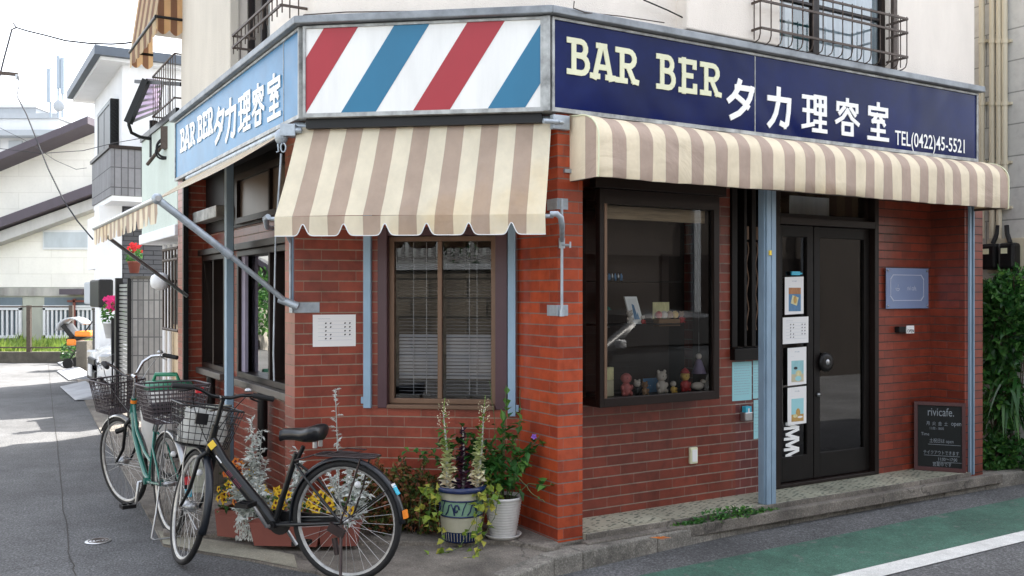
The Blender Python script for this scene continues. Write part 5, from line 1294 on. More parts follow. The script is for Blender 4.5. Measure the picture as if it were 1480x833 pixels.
def bike(label,rear,heading,steer,lean,style):
    black=style=='black'
    t=T('bicycle',label,'bicycle',(0,0,0))
    WB=1.08; RW=.338
    fm=M['bike_black'] if black else M['bike_green']; bar_m=M['bike_black'] if black else M['chrome']; gm=M['bike_blue'] if black else M['steel']
    I=Matrix.Identity(4)
    rw=Matrix.Translation((0,0,RW)); 
    wheel(t,rw,RW,'rear_wheel')
    # steering: rotation about the head axis
    hl=Vector((WB-.185,0,.70)); ha=Vector((-.30,0,.954)).normalized()
    St=Matrix.Translation(hl)@Matrix.Rotation(R(steer),4,ha)@Matrix.Translation(-hl)
    fw=St@Matrix.Translation((WB,0,RW))
    wheel(t,fw,RW,'front_wheel',dyn=True)
    # frame
    bb=Vector((.46,0,.285)); st=Vector((.315,0,.70)); ht=hl+ha*.14
    mb=MB()
    if black:
        mb.tube([hl+ha*.05+Vector((-.0,0,0)),hl+Vector((-.10,0,-.08)),bb+Vector((.06,0,.06)),bb],[.03,.034,.036,.03],12)
    else:
        mb.tube([hl+ha*.03,hl+Vector((-.06,0,-.14)),Vector((.70,0,.42)),Vector((.56,0,.31)),bb],[.019,.02,.02,.019,.018],10)
        mb.tube([hl+ha*.10,hl+Vector((-.12,0,-.10)),Vector((.58,0,.47)),Vector((.42,0,.42))],[.013]*4,8)
    mb.tube([hl-ha*.01,ht],.021,12); mb.tube([bb,st],.017 if black else .015,10)
    mb.tube([bb+Vector((0,-.04,0)),bb+Vector((0,.04,0))],.025,12)
    for k in (-1,1):
        mb.tube([bb+Vector((-.02,.02*k,0)),Vector((.33,.045*k,.30)),Vector((0,.062*k,RW))],.010,8)
        mb.tube([st+Vector((.0,.012*k,-.06)),Vector((.22,.05*k,.56)),Vector((0,.062*k,RW))],.008,8)
    mb.build('frame',fm,t)
    # fork
    mb=MB(); fk=[]
    mb.tube([St@(hl+ha*.0),St@(hl-ha*.03)],.020,10)
    crown=hl-ha*.03
    for k in (-1,1):
        mb.tube([St@(crown+Vector((0,.012*k,.0))),St@(crown+Vector((.015,.045*k,-.035))),St@(crown+Vector((.065,.052*k,-.22))),St@Vector((WB,.056*k,RW))],[.015,.014,.012,.009],10)
    mb.build('fork',M['bike_black'] if black else M['black'],t)
    fender(t,fw,28 if black else 35,200 if black else 170,RW+.012,M['bike_blue'] if black else M['steel'])
    fr_=fender(t,rw,-5 if black else -12,0+178 if black else 165,RW+.014,M['bike_blue'] if black else M['steel'])
    # note: angles counted from forward; rear guard covers the back
    mb=MB()
    for k in (-1,1):
        mb.tube([Vector((0,.062*k,RW)),Vector((-.27,.03*k,RW+.20 if black else RW+.12))],.003,5); mb.tube([St@Vector((WB,.06*k,RW)),St@Vector((WB-.335,.03*k,RW-.01))],.003,5)
    mb.build('mudguard_stays',M['steel'] if not black else M['black'],t)
    # stem, handlebar, grips, levers
    sm_top=hl+ha*.30 if black else hl+ha*.30
    mb=MB(); mb.tube([St@(hl+ha*.10),St@(sm_top)],.0125,10); mb.tube([St@sm_top,St@(sm_top+Vector((.045,0,.012)))],.015,10)
    mb.build('stem',bar_m,t)
    c=sm_top+Vector((.05,0,.012))
    if black: hb=[(0,0),(.0,.07),(-.008,.10,.018),(-.04,.17,.035),(-.085,.22,.035),(-.14,.285,.028)]; pts=[(0,0,0),(.0,.06,.004),(-.005,.12,.028),(-.03,.18,.036),(-.055,.30,.03)]
    else: pts=[(0,0,0),(.02,.05,.01),(.05,.12,.085),(.03,.18,.12),(-.05,.235,.125),(-.17,.27,.105)]
    mb=MB(); L_=[St@(c+Vector((x,-y,z))) for x,y,z in pts[::-1]]+[St@(c+Vector((x,y,z))) for x,y,z in pts[1:]]
    mb.tube(L_,.011,10); hbar=mb.build('handlebar',bar_m,t)
    for k in (-1,1):
        a=Vector(pts[-2]);b=Vector(pts[-1]); f=lambda p:St@(c+Vector((p.x,p.y*k,p.z)))
        mb=MB(); mb.tube([f(a.lerp(b,.0)),f(a.lerp(b,.08)),f(b),f(b+(b-a)*.03)],[.017,.0165,.0165,.012],10); mb.build('grip',M['black_rubber'],hbar)
        mb=MB(); mb.tube([f(a+Vector((.01,-.02,0))),f(a+Vector((.05,.01,-.02))),f(a.lerp(b,.5)+Vector((.055,0,-.03)))],[.008,.006,.005],6); mb.build('brake_lever',M['black'] if black else M['steel'],hbar)
        mb=MB(); 
        e=St@(hl+ha*.02+Vector((.05,.0,0))); s0=f(a+Vector((.03,-.02,-.0)))
        mid=(s0+e)/2+(St.to_3x3()@Vector((.13,.05*k,.06))); q=[]
        for i in range(13):
            tt=i/12; q.append(s0*(1-tt)**2+mid*2*tt*(1-tt)+e*tt**2)
        mb.tube(q,.0028,5); mb.build('brake_cable',M['black'] if black else M['steel'],hbar)
    mb=MB(); q=St@(c+Vector((pts[-2][0]+.0,-pts[-2][1]+.03,pts[-2][2]+.018))); mb.lathe([(0,0),(.022,0),(.022,.012),(.012,.022),(0,.024)],q,14); mb.build('bell',M['steel'],hbar)
    # front basket
    Bm=St@Matrix.Translation((WB-.185+.20,0,.70 if black else .72))@Matrix.Rotation(R(-4),4,'Y')
    basket(t,Bm,.27 if black else .24,.37 if black else .31,.20,.29,.24,M['basket_black'] if black else M['basket_brown'],nv=7 if black else 11,nr=6 if black else 9,r=.0026 if black else .003)
    mb=MB()
    for k in (-1,1): mb.tube([St@Vector((WB,.06*k,RW)),St@Vector((WB+.04,.075*k,.60)),Bm@Vector((.0,.08*k,0))],.0045,6)
    mb.build('basket_stay',M['steel'],t)
    # headlight
    mb=MB(); 
    # saddle
    sd_=st+Vector((-.045,0,.095)) if black else st+Vector((-.05,0,.09))
    mb=MB(); mb.tube([st+Vector((.0,0,-.05)),sd_+Vector((.0,0,-.055))],.0125,10); mb.build('seat_post',M['steel'] if not black else M['black'],t)
    mb=MB(); vs=[];fs=[];secs=[(.165,.014,-.004),(.13,.024,.004),(.06,.036,.008),(-.01,.064,.010),(-.06,.092,.018),(-.10,.10,.026),(-.125,.085,.026),(-.135,.05,.018)]; n=12
    for x,w_,zz in secs:
        for j in range(n):
            a=2*math.pi*j/n; y=w_*math.cos(a); z=(.024 if math.sin(a)>0 else .045*(.35+w_*6))*math.sin(a)
            vs.append(sd_+Vector((x*.92,y,z*1.45+zz*1.6)))
    for i in range(len(secs)-1):
        for j in range(n): fs.append((i*n+j,i*n+(j+1)%n,(i+1)*n+(j+1)%n,(i+1)*n+j))
    fs.append(tuple(range(n))); fs.append(tuple(range(len(vs)-n,len(vs))))
    mb.shared(vs,fs,None,0,True); sad=mb.build('saddle',M['black_saddle'],t)
    mb=MB()
    for k in (-1,1): mb.tube([sd_+Vector((-.09,.03*k,-.02)),sd_+Vector((-.09,.03*k,-.055))],.014,8)
    mb.build('saddle_springs',M['steel'],sad)
    # rear rack
    mb=MB(); zr=.705 if black else .765
    loop=[(.17,-.05),(.15,-.065),(-.16,-.065),(-.19,-.045),(-.19,.045),(-.16,.065),(.15,.065),(.17,.05)]
    mb.tube([Vector((x,y,zr)) for x,y in loop],.0055,6,True); mb.tube([Vector((.17,-.02,zr)),Vector((-.19,-.02,zr))],.004,6); mb.tube([Vector((.17,.02,zr)),Vector((-.19,.02,zr))],.004,6)
    for k in (-1,1):
        mb.tube([Vector((-.12,.06*k,zr)),Vector((-.06,.075*k,.5)),Vector((0,.07*k,RW))],.0055,6); mb.tube([Vector((.17,.04*k,zr)),st+Vector((0,.02*k,-.04))],.005,6)
    mb.tube([Vector((.1,-.055,zr+.002)),Vector((.02,-.05,zr+.03)),Vector((-.10,-.05,zr+.028)),Vector((-.10,.05,zr+.028)),Vector((.02,.05,zr+.03)),Vector((.1,.055,zr+.002))],.0035,6)
    mb.build('rear_rack',M['rack_dark'] if black else M['steel'],t)
    # drive: chainring, crank, pedals, chain case
    mb=MB(); 
    if black:
        mb.tube([bb+Vector((0,-.055,0)),bb+Vector((0,-.05,0))],.075,20); mb.mbox(Matrix.Translation((.25,-.055,.325)),.38,.022,.05)
    else:
        mb.tube([bb+Vector((0,-.055,0)),bb+Vector((0,-.05,0))],.07,20); mb.mbox(Matrix.Translation((.25,-.055,.335)),.4,.02,.06)
    mb.build('chain_case',M['black'],t)
    ca=R(55) if black else R(-82)
    for k in (-1,1):
        d=Vector((math.cos(ca),0,math.sin(ca)))*k*-.165 if False else Vector((math.cos(ca)*k,0,math.sin(ca)*k))*.165
        p0=bb+Vector((0,.075*k,0)); p1=p0+d+Vector((0,.012*k,0))
        mb=MB(); mb.tube([p0-Vector((0,.02*k,0)),p0,p1],.0105,8); cr=mb.build('crank',M['steel'],t)
        mb=MB(); mb.mbox(Matrix.Translation(p1+Vector((0,.055*k,0))),.09,.014,.024); mb.mbox(Matrix.Translation(p1+Vector((.036,.055*k,0))),.014,.09,.026); mb.mbox(Matrix.Translation(p1+Vector((-.036,.055*k,0))),.014,.09,.026); mb.mbox(Matrix.Translation(p1+Vector((0,.095*k,0))),.085,.012,.024); mb.mbox(Matrix.Translation(p1+Vector((0,.015*k,0))),.085,.012,.024)
        pd=mb.build('pedal',M['black'],cr)
        mb=MB(); mb.mbox(Matrix.Translation(p1+Vector((.044,.055*k,0))),.004,.05,.016); mb.build('pedal_reflector',M['orange'],pd)
    return t,dict(St=St,hl=hl,ha=ha,bb=bb,st=st,RW=RW,WB=WB,rw=rw,fw=fw,Bm=Bm)
M['black_saddle']=pm('black_saddle',(.008,.009,.011),.3,amt=.15)
M['rack_dark']=pm('dark_rack',(.06,.045,.045),.35,.6,amt=.3)
# nearer, black bicycle
b1,q=bike('black city bicycle with wire front basket in front of the potted flowers, nearest the camera',0,0,-40,0,'black')
mb=MB()   # kickstand
mb.tube([Vector((0,.06,.33)),Vector((-.03,.12,.10)),Vector((-.05,.16,.005)),Vector((-.08,.18,.004))],.009,8); mb.build('kickstand',M['rack_dark'],b1)
mb=MB(); mb.mbox(Matrix.Translation((.02,.075,.30))@Matrix.Rotation(R(-25),4,'Y'),.10,.02,.05); mb.tube([Vector((.03,.08,.26)),Vector((.01,.085,.17))],.016,8); mb.build('gear_hanger',M['rack_dark'],b1)
def on_fender(a,R_,s1,s2,mat,nm,root,thick=.006,rw=None,ra=0):
    mb=MB(); a=R(a); Mx_=(rw or Matrix.Translation((0,0,.338)))@Matrix.Rotation(-a,4,'Y')@Matrix.Translation((R_,ra,0)); mb.mbox(Mx_,thick,s2,s1); return mb.build(nm,mat,root)
def fa(x): return x
on_fender(148,.361,.055,.035,M['cyan'],'registration_sticker',b1); on_fender(143.5,.3615,.022,.036,M['white'],'sticker_label',b1)
on_fender(170,.366,.045,.04,M['orange'],'rear_reflector',b1,.014)
# frame lettering and stickers on the main tube
p0=q['hl']+Vector((-.10,0,-.08)); p1=q['bb']+Vector((.06,0,.06)); dt=(p1-p0).normalized()
class TubeF(Fr):
    def P(s,u,w,z): return p0+dt*u+Vector((0,1,0))*(.034+w)+dt.cross(Vector((0,1,0)))*-z*-1
tf=TubeF((0,0),0)
mb=MB()
def tubetext(s_,u,size):
    cu=bpy.data.curves.new('t','FONT'); cu.body=s_; cu.size=1; ob=bpy.data.objects.new('t',cu); me=ob.to_mesh()
    vs=[v.co.copy() for v in me.vertices]; fs=[tuple(f.vertices) for f in me.polygons]; ob.to_mesh_clear(); bpy.data.objects.remove(ob)
    up=Vector((0,1,0)).cross(dt)*1.0
    if up.z<0: up=-up
    mb.shared([p0+dt*(u+v.x*size)+up*(v.y*size-.012)+Vector((0,1,0))*(math.sqrt(max(0,.0348**2-(v.y*size-.012)**2))+.0015) for v in vs],fs,None,0)
tubetext('IIIII  IIIIIII',.06,.036); mb.build('tube_lettering',M['magenta'],b1)
mb=MB(); hp=q['hl']+q['ha']*.04; mb.mbox(Matrix.Translation(hp+Vector((-.03,.036,-.015)))@Matrix.Rotation(R(40),4,'Y'),.045,.006,.04); mb.build('lock_sticker',M['yellow'],b1)
mb=MB()
for k in range(3): mb.mbox(Matrix.Translation(p0+dt*(-.03+.012*k)+Vector((0,.036,.01)))@Matrix.Rotation(R(40),4,'Y'),.006,.004,.03)
mb.build('white_decal',M['white'],b1)
hd=math.degrees(math.atan2(.31,-.95))
b1.location=(-.925,5.25,-.0); b1.rotation_euler=(R(0),0,R(hd)); 
b1.location.z=gz(-.925,5.25)+.012
# reflector box hanging inside the basket and folded bag
mb=MB(); Bm=q['Bm']; mb.mbox(Bm@Matrix.Translation((-.135,.06,.17)),.02,.07,.065); mb.build('basket_reflector',M['black'],b1)
def worldm(b): return Matrix.Translation(b.location)@b.rotation_euler.to_matrix().to_4x4()
Wb=worldm(b1)
def bag():
    mb=MB(); M_=Wb@q['Bm']; vs=[];fs=[];nx,ny=14,8
    for s in (0,1):
        pass
    for j in range(ny+1):
        for i in range(nx):
            a=2*math.pi*i/nx; t=j/ny; rx=.11*(1-.25*t)+.012*math.sin(i*2.7+j*1.9); ry=.145*(1-.15*t)+.014*math.sin(i*1.7+j)
            vs.append(M_@Vector((rx*math.cos(a),ry*math.sin(a),.015+.20*t+.012*math.sin(i*2.3)*t)))
    for j in range(ny):
        for i in range(nx): fs.append((j*nx+i,j*nx+(i+1)%nx,(j+1)*nx+(i+1)%nx,(j+1)*nx+i))
    vs.append(M_@Vector((0,0,.17))); top=len(vs)-1
    for i in range(nx): fs.append((ny*nx+i,ny*nx+(i+1)%nx,top))
    fs.append(tuple(range(nx))[::-1])
    mb.shared(vs,fs,None,0,True); return tag(mb.build('folded_bag',M['bagcloth']),'crumpled off-white bag lying in the wire basket of the black bicycle','bag')
M['bagcloth']=pm('off_white_bag',(.50,.50,.47),.7,amt=.3,scale=14,bs=.6,bscale=18)
bag()
# farther, green bicycle
b2,q2=bike('green bicycle with chrome handlebar and brown wire baskets front and rear',0,0,14,0,'green')
mb=MB()
for k in (-1,1): mb.tube([Vector((.0,.07*k,.33)),Vector((-.03,.10*k,.16)),Vector((-.10,.15*k,.02)),Vector((-.115,.13*k,.008))],.0065,8)
mb.tube([Vector((-.115,-.13,.008)),Vector((-.12,0,.008)),Vector((-.115,.13,.008))],.0065,8); mb.build('twin_leg_stand',M['steel'],b2)
RBm=Matrix.Translation((-.06,0,.765))
basket(b2,RBm,.30,.40,.27,.33,.24,M['basket_brown'],nv=12,nr=9,r=.003,name='rear_basket')
on_fender(168,.37,.05,.035,M['red'],'rear_reflector',b2,.016); on_fender(180,.372,.05,.04,M['cyan'],'cyan_tape',b2,.012); on_fender(194,.372,.085,.04,M['white'],'white_plate',b2,.012)
mb=MB(); mb.mbox(RBm@Matrix.Translation((-.165,-.12,.205)),.02,.05,.035); mb.build('basket_reflector',M['red'],b2)
mb=MB(); mb.tube([q2['hl']+q2['ha']*.10,q2['hl']+q2['ha']*.125],.0235,12); mb.build('head_ring',M['orange'],b2)
mb=MB(); mb.tube([q2['hl']+Vector((.03,.05,-.10)),q2['hl']+Vector((.06,.10,-.12))],.02,10); mb.build('head_lamp',M['black'],b2)
rp=Vector((-2.275,6.26,0)); 
b2.location=(rp.x,rp.y,.0); b2.rotation_euler=(0,0,R(127))
# ---------------- pots and plants by the corner ----------------
M['pot_blue']=pm('pot_blue_glaze',(.012,.025,.09),.2,amt=.3,scale=20); M['pot_cream']=pm('pot_cream_glaze',(.46,.44,.34),.3,amt=.15,scale=10); M['pot_green']=pm('pot_green_glaze',(.20,.34,.24),.3,amt=.1); M['pot_white']=pm('white_pot',(.60,.59,.57),.45,amt=.18,scale=12)
PS='potted plants by the shop corner'
def pot(name,label,loc,prof_parts,soil_r,soil_z,group=PS,cat='flower pot'):
    t=T(name,label,cat,loc,group)
    for nm,prof,mat in prof_parts:
        mb=MB(); mb.lathe(prof,Vector(loc),36); mb.build(nm,mat,t)
    mb=MB(); mb.lathe([(0,soil_z),(soil_r,soil_z)],Vector(loc),24); mb.build('soil',M['soil'],t); return t
# blue patterned pot
c=G(667,779,.03); PB=c.copy()
t=pot('glazed_pot','round cream pot with blue and green glazed pattern in front of the corner window wall',tuple(c),
 [('body',[(0,0),(.118,0),(.122,.01),(.130,.07)],M['pot_blue']),('lower_band',[(.1305,.07),(.137,.16),(.1375,.165)],M['pot_cream']),('pattern_band',[(.138,.165),(.1435,.27)],M['pot_green']),('upper_band',[(.144,.27),(.149,.315)],M['pot_cream']),('rim',[(.149,.315),(.162,.318),(.165,.33),(.162,.35),(.15,.352),(.145,.345),(.142,.31)],M['pot_blue'])],.142,.315)
mb=MB()
def onpot(pts,r=.006):
    P=[]
    for a,z in pts:
        rr=.138+(z-.165)/.105*.0055+.001; P.append(c+Vector((rr*math.cos(a),rr*math.sin(a),z)))
    mb.tube(P,r,6)
for z in (.168,.267): onpot([(2*math.pi*i/40,z) for i in range(41)],.0055)
for k in range(6):
    a0=2*math.pi*k/6-.2
    onpot([(a0+.0,.18),(a0+.12,.20),(a0+.2,.24),(a0+.3,.25),(a0+.4,.22),(a0+.46,.18)],.005)
    onpot([(a0+.55+.13*math.cos(b)*(1-b/9),.217+.035*math.sin(b)*(1-b/9)) for b in [i*.6 for i in range(11)]],.006)
    onpot([(a0+.80,.18),(a0+.88,.225),(a0+1.0,.26)],.004)
mb.build('blue_scrolls',M['pot_blue'],t)
mb=MB()
for k in range(40):
    a=2*math.pi*k/40; mb.tube([c+Vector((.1235*math.cos(a),.1235*math.sin(a),.012)),c+Vector((.1305*math.cos(a),.1305*math.sin(a),.064))],.002,4)
mb.build('grooves',M['pot_cream'],t)
# kale spikes planted in it
def kale(label,p,h,mat,w,top=True):
    t=T('kale_plant',label,'plant',tuple(p),'tall kale spikes in the glazed pot')
    mb=MB(); tip=p+Vector((rnd(-.05,.05),0,h)); mb.tube([p,p.lerp(tip,.5)+Vector((.008,0,0)),tip],[.012,.008,.003],6); mb.build('stem',M['stem_pale'],t)
    mb=MB(); n=170
    for i in range(n):
        s=(i/n)**.85; z=h*.95*s; a=i*2.4; r=(w*(1-s/.85)**.8*.60 if s<.68 else .006)+.010
        if s>.68 and i%3: continue
        s=s*1.0; d=Vector((math.cos(a),math.sin(a),.8+.5*s)); 
        q_=p+Vector((tip.x-p.x,0,0))*(z/h)**1.5; k_=rnd(.6,1.25)
        leaf(mb,q_+Vector((rnd(-.008,.008),0,z+rnd(-.01,.01))),d+rdir()*.35-Vector((0,0,.55)),(0,0,1),(r*.8+.018)*k_,(r*.9+.022)*k_,fold=.2,val=min(1,max(0,1.15-1.6*s+rnd(-.15,.15))))
    mb.build('leaves',M[mat],t)
    if top:
        mb=MB()
        for i in range(60):
            q=tip+Vector((rnd(-.035,.035),rnd(-.03,.03),rnd(-.10,.07))); leaf(mb,q,rdir(.3),rdir(),.012,.008,val=rnd(.6,1))
        mb.tube([tip,tip+Vector((.01,0,.09))],.0025,5); mb.build('seed_head',M['leaf_kale'],t)
    return t
b=PB+Vector((0,0,.315))
kale('pale cream-green kale spike on the left of the glazed pot',b+Vector((-.085,-.02,0)),.50,'leaf_kale',.085)
kale('pale cream-green kale spike on the right of the glazed pot',b+Vector((.10,-.03,0)),.52,'leaf_kale',.08)
kale('dark purple kale between the two pale spikes',b+Vector((.01,.02,-.0)),.40,'leaf_purple',.085,False)
t=T('green_shoots','leafy green shoots standing behind the kale in the glazed pot','plant',tuple(b),PS)
mb=MB()
for x,y,h in ((-.09,.03,.42),(.0,.06,.40),(.09,.05,.40),(.04,.04,.34),(-.05,.07,.3),(.13,.0,.3)):
    for k in range(16): leaf(mb,b+Vector((x+rnd(-.03,.03),y+rnd(-.03,.03),h*rnd(.3,1))),rdir(.3),(0,0,1),.065,.042)
mb.build('leaves',M['leaf_dark'],t)
def vine(name,label,start,ends,mat,nl,L,group=PS):
    t=T(name,label,'plant',tuple(start),group); ms=MB(); ml=MB()
    for e in ends:
        P=[Vector(start)+Vector(x) for x in e]; S=[]
        for a,b_ in zip(P,P[1:]):
            for k in range(6): S.append(a.lerp(b_,k/6)+Vector((rnd(-.006,.006),rnd(-.006,.006),rnd(-.004,.004))))
        S.append(P[-1]); ms.tube(S,.0022,5)
        for i in range(nl):
            q=S[int(len(S)*i/nl)]; leaf(ml,q,rdir(.1),rdir(1),L*rnd(.6,1.2),L*rnd(.5,.9))
    ms.build('stems',M['stem'],t); ml.build('leaves',M[mat],t); return t
random.seed(5)
vine('trailing_ivy','yellow-green trailing creeper hanging from the glazed pot over the slab',b,[[(-.12,-.08,0),(-.19,-.12,-.02),(-.20,-.13,-.12),(-.19,-.14,-.22)],[(-.13,-.06,0),(-.17,-.13,-.05),(-.13,-.15,-.18),(-.10,-.17,-.30)],[(.12,-.08,0),(.17,-.13,-.04),(.14,-.15,-.16),(.10,-.16,-.26)],[(.15,-.05,.0),(.24,-.09,-.0),(.22,-.14,-.13),(.14,-.17,-.28),(.05,-.19,-.33)],[(-.15,-.0,0),(-.21,-.06,.03),(-.25,-.08,-.03),(-.26,-.08,-.22)],[(.10,-.1,-.0),(.12,-.17,-.1),(.0,-.2,-.32),(-.12,-.24,-.345),(-.2,-.26,-.345)],[(.12,-.12,0),(.1,-.2,-.2),(.12,-.28,-.345),(.05,-.33,-.345)]],'leaf_lime',16,.06)
vine('leafy_shoots','green leafy shoots spreading left from the glazed pot along the wall',b,[[(-.08,.0,0),(-.14,.03,.20),(-.25,.02,.24),(-.37,.0,.25)],[(-.06,.05,0),(-.10,.05,.28),(-.2,.04,.25),(-.28,.02,.18)],[(.08,.03,0),(.16,.04,.22),(.22,.02,.33)]],'leaf',14,.05)
# white ribbed pot on a saucer
c=G(727,776,.03); prof=[(0,0),(.085,0)]
for i in range(13):
    z=.012+i*.0175; r=.087+.034*(i/12); prof+=[(r-.003,z-.006),(r+.002,z),(r-.003,z+.007)]
prof+=[(.126,.236),(.130,.245),(.128,.255),(.121,.255),(.118,.225)]
t=pot('ribbed_pot','white ribbed pot on a saucer beside the brick pillar',tuple(c),[('body',[(r,z+.012) for r,z in prof],M['pot_white']),('saucer',[(0,0),(.10,0),(.118,.018),(.121,.026),(.115,.026),(.10,.010),(0,.010)],M['pot_white'])],.118,.245)
w=c+Vector((0,0,.25))
t=T('leafy_plant','bushy green plant with a violet flower growing in the white ribbed pot','plant',tuple(w),PS)
mb=MB(); ms=MB()
for tip,n in (((-.20,.0,.30),24),((.16,.0,.30),24),((-.06,-.03,.26),24),((-.22,.05,.42),18),((-.10,.05,.34),22),((.0,.08,.46),20),((.12,.05,.50),18),((.24,.02,.40),14),((.02,.1,.72),10),((-.16,.02,.22),22),((.10,-.02,.16),22),((-.02,-.04,.12),22),((.30,-.1,.10),8)):
    tip=Vector(tip); S=[w+Vector((tip.x*.2,tip.y*.2,0)),w+tip*.55+Vector((0,0,.05)),w+tip]; ms.tube(S,.003,5)
    for k in range(n):
        s=rnd(.25,1); q=S[0].lerp(S[1],s*2) if s<.5 else S[1].lerp(S[2],s*2-1); leaf(mb,q+Vector((rnd(-.02,.02),rnd(-.02,.02),rnd(-.02,.02))),rdir(.1),(0,0,1),rnd(.05,.095),rnd(.035,.065))
ms.build('stems',M['stem'],t); mb.build('leaves',M['leaf'],t)
mb=MB(); flower(mb,w+Vector((.20,-.02,.40)),(-.1,-1,.2),.022,5); mb.build('petals',M['violet'],t)
vine('lime_creeper','yellow-leaved creeper spilling over the left of the white ribbed pot',w,[[(-.05,-.05,0),(-.09,-.08,.08),(-.14,-.1,.02)],[(-.06,-.02,0),(-.12,-.05,.14),(-.17,-.08,.08)],[(.0,-.08,.0),(-.04,-.12,.05),(-.1,-.14,-.02)],[(-.02,-.05,0),(-.06,-.06,.12),(-.1,-.08,.16)]],'leaf_lime',12,.055)
vine('bare_tendril','thin reddish tendrils reaching from the white pot across the pillar',w,[[(.03,0,0),(.08,-.1,.18),(.18,-.22,.08),(.26,-.3,.04)],[(.0,.08,0),(-.05,.09,.4),(-.09,.09,.75)],[(.05,.05,0),(.10,.03,.35),(.11,.0,.7)]],'leaf_dark',5,.03)
# red-green shrub behind the rear wheel
c=G(605,771,.03); c.y+=.0
t=T('low_shrub','low shrub with small dark green and reddish leaves behind the rear wheel','shrub',tuple(c))
mb=MB(); ms=MB()
for _ in range(100):
    tip=Vector((rnd(-.50,.14),rnd(-.14,.20),rnd(.06,.50))); tip.z*=1-.35*abs(tip.x+.16); S=[c+Vector((tip.x*.5,tip.y*.5+.05,0)),c+tip*.6+Vector((0,0,.06)),c+tip]; ms.tube(S,.0028,4)
    for k in range(46):
        s=rnd(.1,1); q=S[0].lerp(S[1],s*2) if s<.5 else S[1].lerp(S[2],s*2-1); leaf(mb,q+rdir()*rnd(0,.06),rdir(.2),rdir(1),rnd(.03,.05),rnd(.018,.03))
ms.build('stems',M['bark'],t); mb.build('leaves',M['leaf_red'],t)
# terracotta troughs
def trough(label,cx,cy,L,Wd,h,ang,name='planter'):
    p=G(cx,cy,.03); fr=Fr((p.x,p.y),ang)
    t=T(name,label,'planter',tuple(p),'terracotta plastic planters')
    mb=MB(); a,b_=L/2,Wd/2; tz=.03
    vs=[]
    for (k,z,o) in ((.86,0,0),(1,h-.03,0),(1.0,h-.03,.012),(1.0,h,.012)):
        vs+=[fr.P(-a*k-o,0+b_*0-o,tz+z),fr.P(a*k+o,-o+0,tz+z),fr.P(a*k+o,-Wd*k+o*0-o,tz+z),fr.P(-a*k-o,-Wd*k-o,tz+z)]
    for z,s in ((h,.94),(h-.04,.92)):
        vs+=[fr.P(-a*s,-.01,tz+z),fr.P(a*s,-.01,tz+z),fr.P(a*s,-Wd*.95,tz+z),fr.P(-a*s,-Wd*.95,tz+z)]
    fs=[(3,2,1,0)]
    for lv in range(5):
        for i in range(4): fs.append((lv*4+i,lv*4+(i+1)%4,(lv+1)*4+(i+1)%4,(lv+1)*4+i))
    mb.shared(vs,fs); mb.build('trough',M['terracotta'],t,bevel=.006)
    mb=MB(); mb.face(vs[-4:]); mb.build('soil',M['soil'],t)
    return t,fr,tz+h
t1,f1,zt=trough('long reddish planter of yellow pansies behind the black bicycle',412,790,.46,.20,.17,-5)
t2,f2,zt2=trough('small reddish planter of orange pansies and silver leaves near the front wheel',334,777,.25,.19,.17,-20)
t3,f3,zt3=trough('third reddish planter behind the rear wheel spokes, with silver leaves',490,790,.26,.18,.16,5)
def pansies(name,label,fr,z,u0,u1,n,cols,w0=-.18,w1=.02,h=.14,nl=120):
    t=T(name,label,'flowers',tuple(fr.P((u0+u1)/2,-.09,z)),'pansies in the planters')
    mb=MB()
    for _ in range(nl): leaf(mb,fr.P(rnd(u0,u1),rnd(w0,w1),z+rnd(-.02,h*.7)),rdir(.3),(0,0,1),.04,.022)
    mb.build('leaves',M['leaf_dark'],t)
    B_={c:MB() for c in cols}
    for i in range(n):
        cmat=random.choice(cols); q=fr.P(rnd(u0,u1),rnd(w0,w1),z+rnd(.02,h)); flower(B_[cmat],q,fr.N+Vector((rnd(-.6,.6),0,rnd(.1,.7))),rnd(.028,.04),5,0,1)
    for cmat,b_ in B_.items():
        if b_.f: b_.build('petals',[M[cmat],M['pansy_dark']],t)
random.seed(9)
pansies('pansy_bed','bright yellow pansies in the long planter below the bicycle frame',f1,zt,-.22,.20,26,['pansy_yellow'],h=.17,nl=170)
pansies('pansy_bed','orange and yellow pansies seen through the black front wheel',f2,zt2,-.14,.10,20,['pansy_orange','pansy_yellow'],h=.24,nl=110)
pansies('pansy_bed','orange pansies standing at the back by the pale block',f2,zt2,-.24,-.05,9,['pansy_orange'],w0=-.35,w1=-.2,h=.26,nl=60)
pansies('pansy_bed','few yellow pansies behind the seat tube of the black bicycle',f3,zt3,-.16,.10,11,['pansy_yellow'],h=.2,nl=90)
def dusty(label,p,stems,group='silver-leaved plants in the planters',dens=13,L=.075):
    t=T('silver_plant',label,'plant',tuple(p),group); ms=MB(); ml=MB(); p=Vector(p)
    for tip in stems:
        tip=Vector(tip); S=[p+Vector((tip.x*.25,tip.y*.3,0)),p+Vector((tip.x*.6,tip.y*.6,tip.z*.5)),p+tip]; ms.tube(S,[.004,.0035,.0025],5)
        n=int(dens*tip.length/.12)+4
        for k in range(n):
            s=(k+.5)/n; q=S[0].lerp(S[1],s*2) if s<.5 else S[1].lerp(S[2],s*2-1); d=rdir(.25); l=L*rnd(.7,1.2)*(1.15-.5*s)
            # lobed leaf: a stalk with side lobes
            leaf(ml,q,d,rdir(1.5),l*1.15,l*.42)
            sd_=d.cross(Vector((0,0,1))); 
            if sd_.length>.1:
                sd_.normalize()
                for j in (1,-1):
                    for f in (.35,.6): leaf(ml,q+d*l*f,(d*.7+sd_*j).normalized(),rdir(1.5),l*.5,l*.26)
    ms.build('stems',M['leaf_silver'],t); ml.build('leaves',M['leaf_silver'],t)
